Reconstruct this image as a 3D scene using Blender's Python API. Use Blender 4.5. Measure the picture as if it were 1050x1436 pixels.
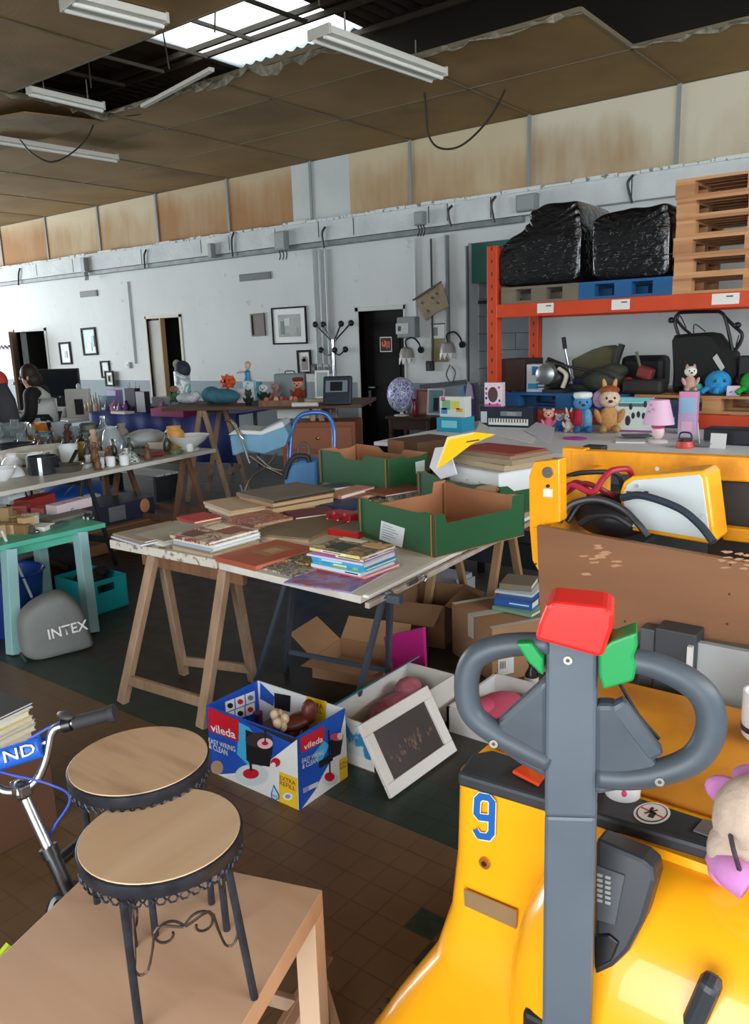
import bpy, math, random
import numpy as np
from mathutils import Vector, Matrix
rnd = random.Random(7)
SC = bpy.context.scene
for o in list(bpy.data.objects): bpy.data.objects.remove(o)
COL = SC.collection
# ------------------------------------------------------------------ camera
FPX, CX, CY, EYE = 1126.76, 525.0, 718.0, 1.65      # pixels of the 1050x1436 frame
def _rot(yaw, pitch, roll):
    cw, sw = math.cos(yaw), math.sin(yaw); cp, sp = math.cos(pitch), math.sin(pitch)
    F = np.array([-sw*cp, cw*cp, -sp]); Rt = np.array([cw, sw, 0.]); U = np.cross(Rt, F)
    c, s = math.cos(roll), math.sin(roll)
    return np.column_stack([c*Rt+s*U, -s*Rt+c*U, -F])
RC = _rot(*np.radians([37.623, 12.305, -1.909]))
cam = bpy.data.objects.new('camera', bpy.data.cameras.new('camera'))
COL.objects.link(cam)
cam.matrix_world = Matrix.Translation((0, 0, EYE)) @ Matrix([list(r) for r in RC]).to_4x4()
cam.data.sensor_fit = 'VERTICAL'; cam.data.sensor_height = 36.0; cam.data.lens = FPX*36.0/1436.0
cam.data.clip_start = 0.02; cam.data.clip_end = 200
SC.camera = cam
# ------------------------------------------------------------------ light
SC.view_settings.view_transform = 'Standard'; SC.view_settings.look = 'None'
SC.view_settings.gamma = 1.0; SC.view_settings.use_curve_mapping = False
SC.view_settings.exposure = -0.4
W = bpy.data.worlds.new('overcast_sky'); SC.world = W; W.use_nodes = True
bg = W.node_tree.nodes['Background']; bg.inputs[0].default_value = (0.86, 0.93, 1.0, 1); bg.inputs[1].default_value = 5.0
def area(name, loc, rot, sx, sy, power, col):
    l = bpy.data.lights.new(name, 'AREA'); l.shape = 'RECTANGLE'; l.size = sx; l.size_y = sy
    l.energy = power; l.color = col
    o = bpy.data.objects.new(name, l); COL.objects.link(o); o.location = loc; o.rotation_euler = rot
    return o
R90 = math.pi/2
# daylight entering by the big gate behind the viewer, and by the windows of the left end wall
area('gate_daylight', (0.9, -4.15, 1.75), (R90, 0, 0), 5.6, 3.2, 470, (0.95, 0.98, 1.0))
area('added_side_fill', (4.35, 2.6, 3.0), (0, R90, 0), 1.3, 7.6, 420, (0.93, 0.97, 1.0))  # unseen fill added high on the right to brighten the toy table
area('window_daylight', (-18.75, 3.2, 2.0), (0, -R90, 0), 2.2, 7.6, 1350, (0.88, 0.95, 1.0))

# ------------------------------------------------------------------ pixels to places
def ray(x, y): return RC @ np.array([x-CX, -(y-CY), -FPX])
EYEP = np.array([0, 0, EYE])
def onz(x, y, z=0.):
    d = ray(x, y); return EYEP + d*((z-EYE)/d[2])
def ony(x, y, Y):
    d = ray(x, y); return EYEP + d*(Y/d[1])
def onx(x, y, X):
    d = ray(x, y); return EYEP + d*(X/d[0])
def onp(x, y, p0, n):
    d = ray(x, y); n = np.array(n, float); return EYEP + d*(((np.array(p0)-EYEP)@n)/(d@n))
def atd(x, y, dep): return EYEP + ray(x, y)/FPX*dep
WY = 8.4                                              # back wall
def onw(x, y): return ony(x, y, WY)
# ------------------------------------------------------------------ materials
def lin(c):
    return tuple((v/255/12.92 if v/255 <= .04045 else ((v/255+.055)/1.055)**2.4) for v in c)
MATS = {}
def M(col, rough=.6, metal=0., col2=None, scale=6., mix=.5, bump=0., bscale=None, stretch=(1, 1, 1), coat=0., sharp=False, spec=.5, trans=0., detail=5, alpha=1., ior=1.45):
    key = (col, rough, metal, col2, scale, mix, bump, bscale, stretch, coat, sharp, spec, trans, detail, alpha)
    if key in MATS: return MATS[key]
    m = bpy.data.materials.new('mat_%d_%d_%d_%d' % (*col, len(MATS))); m.use_nodes = True
    nt = m.node_tree; b = nt.nodes['Principled BSDF']; L = nt.links.new
    b.inputs['Base Color'].default_value = (*lin(col), 1); b.inputs['Roughness'].default_value = rough
    b.inputs['Metallic'].default_value = metal; b.inputs['Specular IOR Level'].default_value = spec
    b.inputs['Coat Weight'].default_value = coat; b.inputs['Transmission Weight'].default_value = trans
    b.inputs['Alpha'].default_value = alpha; b.inputs['IOR'].default_value = ior
    if col2 or bump:
        tc = nt.nodes.new('ShaderNodeTexCoord'); mp = nt.nodes.new('ShaderNodeMapping')
        mp.inputs['Scale'].default_value = stretch; L(tc.outputs['Object'], mp.inputs[0])
        oi = nt.nodes.new('ShaderNodeObjectInfo'); ad = nt.nodes.new('ShaderNodeVectorMath'); ad.operation = 'ADD'
        ml = nt.nodes.new('ShaderNodeMath'); ml.operation = 'MULTIPLY'; ml.inputs[1].default_value = 37.
        L(oi.outputs['Random'], ml.inputs[0]); L(mp.outputs[0], ad.inputs[0]); L(ml.outputs[0], ad.inputs[1])
        nz = nt.nodes.new('ShaderNodeTexNoise'); nz.inputs['Scale'].default_value = scale; nz.inputs['Detail'].default_value = detail
        L(ad.outputs[0], nz.inputs['Vector'])
        if col2:
            cr = nt.nodes.new('ShaderNodeValToRGB'); h = .03 if sharp else .22
            cr.color_ramp.elements[0].position = max(0, 1-mix-h); cr.color_ramp.elements[1].position = min(1, 1-mix+h)
            cr.color_ramp.elements[0].color = (*lin(col), 1); cr.color_ramp.elements[1].color = (*lin(col2), 1)
            L(nz.outputs['Fac'], cr.inputs[0]); L(cr.outputs[0], b.inputs['Base Color'])
        if bump:
            n2 = nz
            if bscale:
                n2 = nt.nodes.new('ShaderNodeTexNoise'); n2.inputs['Scale'].default_value = bscale; n2.inputs['Detail'].default_value = 4
                L(ad.outputs[0], n2.inputs['Vector'])
            bp = nt.nodes.new('ShaderNodeBump'); bp.inputs['Strength'].default_value = bump; bp.inputs['Distance'].default_value = .02
            L(n2.outputs['Fac'], bp.inputs['Height']); L(bp.outputs[0], b.inputs['Normal'])
    MATS[key] = m; return m
def cover_mat(cols, scale=14., rough=.4, seed=0.):
    """printed cover: patches of several flat inks"""
    key = ('cover', tuple(cols), scale, rough, seed)
    if key in MATS: return MATS[key]
    m = bpy.data.materials.new('print_%d' % len(MATS)); m.use_nodes = True
    nt = m.node_tree; b = nt.nodes['Principled BSDF']; L = nt.links.new
    b.inputs['Roughness'].default_value = rough
    tc = nt.nodes.new('ShaderNodeTexCoord'); mp = nt.nodes.new('ShaderNodeMapping'); mp.inputs['Location'].default_value = (seed, seed*.7, 0)
    nz = nt.nodes.new('ShaderNodeTexNoise'); nz.inputs['Scale'].default_value = scale; nz.inputs['Detail'].default_value = 3; nz.inputs['Distortion'].default_value = 1.2
    cr = nt.nodes.new('ShaderNodeValToRGB'); cr.color_ramp.interpolation = 'CONSTANT'
    n = len(cols)
    while len(cr.color_ramp.elements) < n: cr.color_ramp.elements.new(.5)
    for i, c in enumerate(cols):
        e = cr.color_ramp.elements[i]; e.position = 0 if i == 0 else .34+.32*(i-.5)/(n-1) if n > 1 else 0; e.color = (*lin(c), 1)
    L(tc.outputs['Object'], mp.inputs[0]); L(mp.outputs[0], nz.inputs['Vector']); L(nz.outputs['Fac'], cr.inputs[0]); L(cr.outputs[0], b.inputs['Base Color'])
    MATS[key] = m; return m
def emit(col, s):
    m = bpy.data.materials.new('glow_%d' % len(MATS)); m.use_nodes = True; MATS[('e', col, s)] = m
    b = m.node_tree.nodes['Principled BSDF']; b.inputs['Emission Color'].default_value = (*lin(col), 1); b.inputs['Emission Strength'].default_value = s
    b.inputs['Base Color'].default_value = (*lin(col), 1); return m
# ------------------------------------------------------------------ objects
FR = {}                                               # world frames of things
def thing(name, label, cat, loc=(0, 0, 0), rz=0., group=None, R=None):
    o = bpy.data.objects.new(name, None); COL.objects.link(o); o.empty_display_size = .05
    o.location = tuple(float(v) for v in loc)
    Mx = R if R is not None else Matrix.Rotation(rz, 4, 'Z')
    o.rotation_euler = Mx.to_euler()
    o['label'] = label; o['category'] = cat
    if group: o['group'] = group
    FR[o.name] = (Matrix.Translation(o.location) @ Mx.to_4x4()).inverted()
    return o
def tag(o, label=None, cat=None, group=None, kind=None):
    if label: o['label'] = label
    if cat: o['category'] = cat
    if group: o['group'] = group
    if kind: o['kind'] = kind
    return o
def V3(p): return Vector((float(p[0]), float(p[1]), float(p[2])))
class B:
    def __init__(s): s.v = []; s.f = []
    def add(s, vs, fs):
        n = len(s.v); s.v += [V3(p) for p in vs]; s.f += [tuple(i+n for i in f) for f in fs]; return s
    def box(s, c, d, R=None, taper=1.):
        x, y, z = d[0]/2, d[1]/2, d[2]/2; c = V3(c)
        P = [Vector((sx*x*(taper if sz > 0 else 1), sy*y*(taper if sz > 0 else 1), sz*z)) for sz in (-1, 1) for sy in (-1, 1) for sx in (-1, 1)]
        if R is not None: P = [R @ p for p in P]
        return s.add([p+c for p in P], [(0, 2, 3, 1), (4, 5, 7, 6), (0, 1, 5, 4), (2, 6, 7, 3), (0, 4, 6, 2), (1, 3, 7, 5)])
    def mm(s, x0, x1, y0, y1, z0, z1): return s.box(((x0+x1)/2, (y0+y1)/2, (z0+z1)/2), (x1-x0, y1-y0, z1-z0))
    def bar(s, a, b, w, h, up=(0, 0, 1)):
        a, b = V3(a), V3(b); d = b-a; L = d.length; d = d.normalized(); u = V3(up)
        if abs(d.dot(u)) > .98: u = Vector((0, 1, 0))
        r = d.cross(u).normalized(); u = r.cross(d).normalized()
        P = [q + r*sx*w/2 + u*sz*h/2 for q in (a, b) for sz in (-1, 1) for sx in (-1, 1)]
        return s.add(P, [(0, 1, 3, 2), (4, 6, 7, 5), (0, 4, 5, 1), (2, 3, 7, 6), (0, 2, 6, 4), (1, 5, 7, 3)])
    def cyl(s, a, b, r1, r2=None, n=12):
        return s.tube([a, b], [r1, r1 if r2 is None else r2], n)
    def tube(s, pts, r, n=8, closed=False, caps=True, flat=1.):
        pts = [V3(p) for p in pts]; k = len(pts)
        rs = list(r) if isinstance(r, (list, tuple)) else [r]*k
        up = None; base = len(s.v)
        for i, p in enumerate(pts):
            if closed: t = pts[(i+1) % k]-pts[i-1]
            else: t = pts[min(i+1, k-1)]-pts[max(i-1, 0)]
            if t.length < 1e-9: t = Vector((0, 0, 1))
            t.normalize()
            if up is None:
                up = Vector((0, 0, 1)) if abs(t.z) < .9 else Vector((1, 0, 0))
            a = t.cross(up).normalized(); up = a.cross(t).normalized()
            for j in range(n):
                th = 2*math.pi*j/n
                s.v.append(p + a*math.cos(th)*rs[i] + up*math.sin(th)*rs[i]*flat)
        m = k if closed else k-1
        for i in range(m):
            for j in range(n):
                A = base+i*n; Bq = base+((i+1) % k)*n
                s.f.append((A+j, A+(j+1) % n, Bq+(j+1) % n, Bq+j))
        if caps and not closed:
            s.f.append(tuple(base+j for j in reversed(range(n)))); s.f.append(tuple(base+(k-1)*n+j for j in range(n)))
        return s
    def lathe(s, prof, n=14, c=(0, 0, 0), sx=1., sy=1., R=None, seg=None):
        base = len(s.v); c = V3(c)
        for r, z in prof:
            for j in range(n):
                th = 2*math.pi*j/n; p = Vector((r*math.cos(th)*sx, r*math.sin(th)*sy, z))
                if R is not None: p = R @ p
                s.v.append(p+c)
        for i in range(len(prof)-1):
            for j in range(n):
                A = base+i*n; q = A+n
                s.f.append((A+j, A+(j+1) % n, q+(j+1) % n, q+j))
        if prof[0][0] > 1e-5: s.f.append(tuple(base+j for j in reversed(range(n))))
        if prof[-1][0] > 1e-5: s.f.append(tuple(base+(len(prof)-1)*n+j for j in range(n)))
        return s
    def ell(s, c, r, n=12, m=8, R=None):
        pr = [(math.sin(math.pi*i/m), -math.cos(math.pi*i/m)) for i in range(m+1)]
        pr[0] = (1e-6, -1); pr[-1] = (1e-6, 1); base = len(s.v); c = V3(c)
        for a, z in pr:
            for j in range(n):
                th = 2*math.pi*j/n; p = Vector((a*math.cos(th)*r[0], a*math.sin(th)*r[1], z*r[2]))
                if R is not None: p = R @ p
                s.v.append(p+c)
        for i in range(m):
            for j in range(n):
                A = base+i*n; q = A+n
                s.f.append((A+j, A+(j+1) % n, q+(j+1) % n, q+j))
        return s
    def prism(s, poly, off):
        """poly: 3D polygon, off: extrusion vector"""
        P = [V3(p) for p in poly]; o = V3(off); n = len(P)
        return s.add(P+[p+o for p in P], [tuple(reversed(range(n))), tuple(range(n, 2*n))]+[(i, (i+1) % n, n+(i+1) % n, n+i) for i in range(n)])
    def loft(s, rings, caps=True):
        base = len(s.v); n = len(rings[0])
        for r in rings: s.v += [V3(p) for p in r]
        for i in range(len(rings)-1):
            for j in range(n):
                A = base+i*n; q = A+n
                s.f.append((A+j, A+(j+1) % n, q+(j+1) % n, q+j))
        if caps:
            s.f.append(tuple(base+j for j in reversed(range(n)))); s.f.append(tuple(base+(len(rings)-1)*n+j for j in range(n)))
        return s
    def build(s, name, mat, parent=None, world=True, smooth=False, bev=0., sub=0, label=None, cat=None, group=None, kind=None, fixn=True, solid=0.):
        vs = s.v
        if parent is not None and world and parent.name in FR:
            Mi = FR[parent.name]; vs = [Mi @ p for p in vs]
        me = bpy.data.meshes.new(name); 
        origin = Vector((0, 0, 0))
        if parent is None and cat:                      # origin at the base of a one-mesh thing
            xs = [p.x for p in vs]; ys = [p.y for p in vs]; zs = [p.z for p in vs]
            origin = Vector(((min(xs)+max(xs))/2, (min(ys)+max(ys))/2, min(zs))); vs = [p-origin for p in vs]
        me.from_pydata([tuple(p) for p in vs], [], s.f)
        if fixn:
            import bmesh
            bm = bmesh.new(); bm.from_mesh(me); bmesh.ops.recalc_face_normals(bm, faces=bm.faces); bm.to_mesh(me); bm.free()
        if smooth:
            me.polygons.foreach_set('use_smooth', [True]*len(me.polygons))
            if smooth != 'all':
                me.set_sharp_from_angle(angle=math.radians(40))
        me.materials.append(mat)
        o = bpy.data.objects.new(name, me); COL.objects.link(o); o.location = origin
        if parent is not None:
            o.parent = parent
            if parent.name in FR and world: FR[o.name] = FR[parent.name]
            elif world: FR[o.name] = Matrix.Identity(4)
        else:
            FR[o.name] = Matrix.Translation(origin).inverted()
        if solid:
            md = o.modifiers.new('thick', 'SOLIDIFY'); md.thickness = solid; md.offset = 0
        if bev:
            md = o.modifiers.new('bevel', 'BEVEL'); md.width = bev; md.segments = 2; md.limit_method = 'ANGLE'; md.angle_limit = .6
        if sub:
            md = o.modifiers.new('sub', 'SUBSURF'); md.levels = sub; md.render_levels = sub
        tag(o, label, cat, group, kind)
        return o
def struct(name, b, mat, **k): return b.build(name, mat, kind='structure', **k)
def text_mesh(txt, size, name='lettering', bold=.0, ext=.0006):
    cu = bpy.data.curves.new('txt', 'FONT'); cu.body = txt; cu.size = size; cu.extrude = ext; cu.offset = bold; cu.resolution_u = 2
    cu.align_x = 'LEFT'
    ob = bpy.data.objects.new('txt', cu); COL.objects.link(ob); bpy.context.view_layer.update()
    me = bpy.data.meshes.new_from_object(ob.evaluated_get(bpy.context.evaluated_depsgraph_get()))
    bpy.data.objects.remove(ob); me.name = name
    return me
def text_on(txt, p0, u, v, width, height, mat, parent, name='lettering', bold=0., shear=0.):
    """lettering that fills width x height from corner p0, along u and up v (unit vectors, world)"""
    me = text_mesh(txt, 1., name, bold, ext=0.0)
    co = [tuple(w.co) for w in me.vertices]
    x0 = min(c[0] for c in co); x1 = max(c[0] for c in co); y0 = min(c[1] for c in co); y1 = max(c[1] for c in co)
    p0, u, v = V3(p0), V3(u), V3(v); n = u.cross(v)
    Mi = FR[parent.name]
    for w in me.vertices:
        a = (w.co.x-x0)/(x1-x0); b_ = (w.co.y-y0)/(y1-y0)
        w.co = Mi @ (p0 + u*(a*width + shear*b_*height) + v*(b_*height) + n*.0012)
    me.materials.clear(); me.materials.append(mat)
    o = bpy.data.objects.new(name, me); COL.objects.link(o); o.parent = parent; FR[o.name] = Mi
    return o
def poly_on(pts, n, mat, parent, name='print', off=.0008):
    """a flat printed shape lying on a face with outward normal n (world points)"""
    n = V3(n).normalized()
    b = B(); k = len(pts); b.add([V3(p)+n*off for p in pts], [tuple(range(k))])
    return b.build(name, mat, parent, fixn=False)
def ellipse(c, u, v, a, b_, n=20): 
    c, u, v = V3(c), V3(u), V3(v); return [c+u*a*math.cos(2*math.pi*i/n)+v*b_*math.sin(2*math.pi*i/n) for i in range(n)]
def bez(P, n=16):
    """smooth Catmull-Rom path through points"""
    P = [V3(p) for p in P]; Q = [P[0]*2-P[1]]+P+[P[-1]*2-P[-2]]; out = []
    for i in range(1, len(Q)-2):
        for k in range(n):
            t = k/n; a, b_, c, d = Q[i-1:i+3]
            out.append(.5*((2*b_)+(c-a)*t+(2*a-5*b_+4*c-d)*t*t+(3*b_-a-3*c+d)*t**3))
    out.append(P[-1]); return out
def rect3(pl, pf, pr, z):
    """base rectangle from its left, front and right corner pixels on height z: front corner, unit axes and sizes"""
    l, f, r = (V3(onz(*p, z)) for p in (pl, pf, pr))
    a = l-f; b_ = r-f; La, Lb = a.length, b_.length; a.normalize(); b_ = (b_ - a*b_.dot(a)).normalized()
    return f, a, b_, La, Lb
def copy_tree(o, parent=None):
    c = o.copy(); COL.objects.link(c); c.parent = parent
    for ch in list(o.children): copy_tree(ch, c)
    return c
def children_of(o): return [c for c in bpy.data.objects if c.parent == o]
# ================================================================== THE ROOM
XL, XR, YF = -19.0, 4.2, -4.3
ZC = float(onw(745, 162)[2])                         # suspended ceiling
ZPB = float(onw(850, 250)[2])                        # foot of the upper panels
ZLG = ZPB - .27                                      # underside of the ledge
def nodes_mat(name):
    m = bpy.data.materials.new(name); m.use_nodes = True; nt = m.node_tree
    return m, nt, nt.nodes['Principled BSDF'], nt.links.new
def mathn(nt, op, a, b_=None):
    n = nt.nodes.new('ShaderNodeMath'); n.operation = op
    for i, v in enumerate((a, b_)):
        if v is None: continue
        if isinstance(v, (int, float)): n.inputs[i].default_value = v
        else: nt.links.new(v, n.inputs[i])
    return n.outputs[0]
def mixc(nt, fac, a, b_):
    n = nt.nodes.new('ShaderNodeMix'); n.data_type = 'RGBA'
    for k, v in ((0, fac), (6, a), (7, b_)):
        if isinstance(v, tuple): n.inputs[k].default_value = (*v, 1)
        elif isinstance(v, (int, float)): n.inputs[k].default_value = v
        else: nt.links.new(v, n.inputs[k])
    return n.outputs[2]
def noise(nt, vec, scale, detail=4):
    n = nt.nodes.new('ShaderNodeTexNoise'); n.inputs['Scale'].default_value = scale; n.inputs['Detail'].default_value = detail
    nt.links.new(vec, n.inputs['Vector']); return n.outputs['Fac']
# ---- floor: 10 cm tiles, brown field, dark green rows, worn grey-brown further in
TILE = .0975
def floor_mat():
    m, nt, b, L = nodes_mat('floor_tiles')
    g = nt.nodes.new('ShaderNodeNewGeometry'); sp = nt.nodes.new('ShaderNodeSeparateXYZ'); L(g.outputs['Position'], sp.inputs[0])
    fx = mathn(nt, 'FRACT', mathn(nt, 'DIVIDE', mathn(nt, 'ADD', sp.outputs[0], 1.1825+TILE*400), TILE))
    fy = mathn(nt, 'FRACT', mathn(nt, 'DIVIDE', mathn(nt, 'ADD', sp.outputs[1], -1.602+TILE*400), TILE))
    ln = mathn(nt, 'MAXIMUM', mathn(nt, 'LESS_THAN', fx, .035), mathn(nt, 'LESS_THAN', fy, .035))
    n1 = noise(nt, g.outputs['Position'], 1.6); n2 = noise(nt, g.outputs['Position'], 9.)
    brown = mixc(nt, n2, lin((98, 75, 52)), lin((118, 92, 66)))
    dark = mixc(nt, n1, lin((42, 38, 32)), lin((66, 61, 54)))
    far = mixc(nt, n1, lin((92, 92, 88)), lin((112, 112, 108)))
    green = mixc(nt, n2, lin((36, 50, 44)), lin((50, 64, 56)))
    c = mixc(nt, mathn(nt, 'GREATER_THAN', sp.outputs[1], 1.992), brown, green)
    c = mixc(nt, mathn(nt, 'GREATER_THAN', sp.outputs[1], 2.285), c, dark)
    c = mixc(nt, mathn(nt, 'GREATER_THAN', sp.outputs[1], 4.04), c, far)
    c = mixc(nt, mathn(nt, 'MULTIPLY', ln, .4), c, lin((48, 38, 28)))
    L(c, b.inputs['Base Color']); b.inputs['Roughness'].default_value = .42
    L(mathn(nt, 'ADD', mathn(nt, 'MULTIPLY', n2, .35), .25), b.inputs['Roughness'])
    return m
FLM = floor_mat()
floor = struct('floor', B().mm(XL-.2, XR+.2, YF-.2, WY+1.2, -.12, 0), FLM)
FR[floor.name] = Matrix.Identity(4)
tm = {}
def tile_mesh(i):
    if i in tm: return tm[i]
    b = B(); h = TILE/2-.0012
    b.add([(-h, -h, -.004), (h, -h, -.004), (h, h, -.004), (-h, h, -.004), (-h+.001, -h+.001, .0007), (h-.001, -h+.001, .0007), (h-.001, h-.001, .0007), (-h+.001, h-.001, .0007)],
          [(4, 5, 6, 7), (0, 1, 5, 4), (1, 2, 6, 5), (2, 3, 7, 6), (3, 0, 4, 7)])
    o = b.build('tile', FLM if i < 3 else M((44, 58, 51), .35, col2=(58, 72, 64), scale=30.)); me = o.data; bpy.data.objects.remove(o); tm[i] = me
    return me
def projpx(p):
    c = RC.T @ (np.array(p, float)-EYEP); return CX+FPX*c[0]/-c[2], CY-FPX*c[1]/-c[2]
cells = []
for i in range(-16, 16):
    for j in range(-14, 10):
        x = -1.1825+TILE*(i+.5); y = 1.602+TILE*(j+.5)
        px, py = projpx((x, y, 0))
        if (300 < px < 665 and 1075 < py < 1455) or (60 < px < 215 and 1060 < py < 1300): cells.append((x, y, i, j))
cells = sorted(cells, key=lambda c: c[0]**2+c[1]**2)[:300]
for x, y, i, j in cells:
    grn = (i, j) in ((0, 0), (1, -1), (-9, -3))
    o = bpy.data.objects.new('tile', tile_mesh(3 if grn else 0)); COL.objects.link(o); o.parent = floor; o.location = (x, y, 0)
# ---- back wall with its doorways
d1 = (float(onw(502.5, 437)[0]), float(onw(565.7, 433)[0]), float(onw(535, 435)[2]))
d2 = (float(onw(205, 447)[0]), float(onw(251, 445)[0]), float(onw(228, 446)[2]))
d3 = (float(onw(21, 466)[0]), float(onw(62, 463)[0]), float(onw(40, 465)[2]))
rc = (float(onw(657, 450)[0]), float(onw(745, 470)[0]), float(onw(672, 340)[2]))
def wall_mat():
    m, nt, b, L = nodes_mat('whitewashed_wall')
    g = nt.nodes.new('ShaderNodeNewGeometry'); sp = nt.nodes.new('ShaderNodeSeparateXYZ'); L(g.outputs['Position'], sp.inputs[0])
    mp = nt.nodes.new('ShaderNodeMapping'); mp.inputs['Scale'].default_value = (1, 1, .5); L(g.outputs['Position'], mp.inputs[0])
    n1 = noise(nt, mp.outputs[0], 1.1, 6); n2 = noise(nt, g.outputs['Position'], 7., 8)
    w = mixc(nt, n1, lin((182, 188, 188)), lin((208, 213, 212)))
    cr = nt.nodes.new('ShaderNodeValToRGB'); cr.color_ramp.elements[0].position = .66; cr.color_ramp.elements[1].position = .72; L(n2, cr.inputs[0])
    w = mixc(nt, mathn(nt, 'MULTIPLY', cr.outputs[0], .45), w, lin((150, 148, 142)))
    d = mixc(nt, n1, lin((112, 128, 138)), lin((140, 154, 162)))
    edge = mathn(nt, 'LESS_THAN', sp.outputs[2], float(onw(490, 536)[2]))
    L(mixc(nt, edge, w, d), b.inputs['Base Color']); b.inputs['Roughness'].default_value = .7
    bp = nt.nodes.new('ShaderNodeBump'); bp.inputs['Strength'].default_value = .35; bp.inputs['Distance'].default_value = .02; L(n2, bp.inputs['Height']); L(bp.outputs[0], b.inputs['Normal'])
    return m
WM = wall_mat()
wb = B(); xs = [XL, *d3[:2], *d2[:2], *d1[:2], *rc[:2], XR]; tops = [None, d3[2], None, d2[2], None, d1[2], None, rc[2], None]
for k, t in enumerate(tops): wb.mm(xs[k], xs[k+1], WY, WY+.22, t if t else 0, ZC+.03)
wall_back = struct('wall_back', wb, WM)
FR[wall_back.name] = Matrix.Identity(4)
struct('wall_attic', B().mm(XL, XR, WY, WY+.22, ZC+.03, 5.4), M((44, 38, 32), .9))
struct('wall_left', B().mm(XL-.2, XL, YF, -.8, 0, 5.4).mm(XL-.2, XL, 7.2, WY+.22, 0, 5.4).mm(XL-.2, XL, -.8, 7.2, 0, .9).mm(XL-.2, XL, -.8, 7.2, 3.2, 5.4), WM)
struct('wall_right', B().mm(XR, XR+.2, YF, WY+.22, 0, 2.3).mm(XR, XR+.2, YF, WY+.22, 3.7, 5.4).mm(XR, XR+.2, YF, -1.3, 2.3, 3.7).mm(XR, XR+.2, 6.5, WY+.22, 2.3, 3.7), WM)  # high gap in this wall is made up for the added side fill
struct('wall_front', B().mm(XL, -2., YF-.2, YF, 0, 5.4).mm(3.8, XR, YF-.2, YF, 0, 5.4).mm(-2., 3.8, YF-.2, YF, 3.4, 5.4), WM)
# rooms behind the doorways, dark
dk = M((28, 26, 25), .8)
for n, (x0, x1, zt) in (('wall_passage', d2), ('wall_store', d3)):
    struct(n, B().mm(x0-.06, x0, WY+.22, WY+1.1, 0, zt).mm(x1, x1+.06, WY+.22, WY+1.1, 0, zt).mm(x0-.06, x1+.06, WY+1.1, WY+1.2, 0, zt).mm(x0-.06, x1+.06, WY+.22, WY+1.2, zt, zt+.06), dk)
# recess with block masonry
bm_ = M((150, 160, 166), .75, col2=(172, 180, 184), scale=3., bump=.3, bscale=40.)
rx0, rx1, rz = rc
rec = struct('wall_recess', B().mm(rx0-.1, rx0, WY+.22, WY+.8, 0, rz).mm(rx1, rx1+.1, WY+.22, WY+.8, 0, rz).mm(rx0-.1, rx1+.1, WY+.8, WY+.9, 0, rz).mm(rx0-.1, rx1+.1, WY+.22, WY+.9, rz, rz+.08), M((96, 104, 108), .8))
FR[rec.name] = Matrix.Identity(4)
blk = None
for r in range(11):
    for side in range(2):
        if side == 0:
            for q in range(3):
                x0 = rx0+.004+(q-.5*(r % 2))*.41; x1 = x0+.4; x0 = max(x0, rx0+.004); x1 = min(x1, rx1-.004)
                if x1-x0 > .03: B().mm(x0, x1, WY+.785, WY+.8, r*.205+.004, r*.205+.2).build('block', bm_, rec)
        else:
            for q in range(3):
                y0 = WY+.004+(q-.5*(r % 2))*.41; y1 = min(y0+.4, WY+.78); y0 = max(y0, WY+.222)
                if y1-y0 > .03: B().mm(rx0, rx0+.012, y0, y1, r*.205+.004, r*.205+.2).build('block', bm_, rec)
zg0 = float(onw(672, 396)[2])
B().mm(rx0+.01, rx1-.01, WY+.06, WY+.16, zg0, rz).build('roller_housing', M((40, 92, 82), .5, col2=(52, 104, 92), scale=3.), rec)
zz = float(onw(670, 423)[2]); B().mm(rx0+.01, rx1-.01, WY+.2, WY+.24, zz-.02, zz+.02).build('dark_rail', M((22, 30, 40), .5), rec)
# ---- ledge beam above the conduit, joints and chipped upper lip
ledge = struct('trim_1', B().mm(XL, XR, WY-.13, WY, ZLG, ZPB-.01), M((180, 188, 190), .75, col2=(206, 212, 212), scale=2.2, bump=.5, bscale=18.))
FR[ledge.name] = Matrix.Identity(4)
lip = B(); x = XL
while x < XR:
    w = rnd.uniform(.12, .5); h = rnd.uniform(.008, .03); lip.mm(x, x+w*.96, WY-.15, WY-.1, ZPB-.03+rnd.uniform(-.008, .008), ZPB-.03+h+.014); x += w
lip.build('chipped_lip', M((120, 126, 126), .9, col2=(206, 210, 208), scale=14., sharp=True, mix=.6), ledge)
ck = B()
for px in (55, 107, 205, 290, 330, 395, 456, 505, 610, 636, 696, 890):
    p = onw(px, 330); jz = rnd.uniform(.0, .05)
    ck.mm(p[0]-.006, p[0]+.006, WY-.1325, WY-.12, ZLG+jz, ZPB-.04)
ck.build('crack', M((70, 74, 76), .9), ledge)
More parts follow.
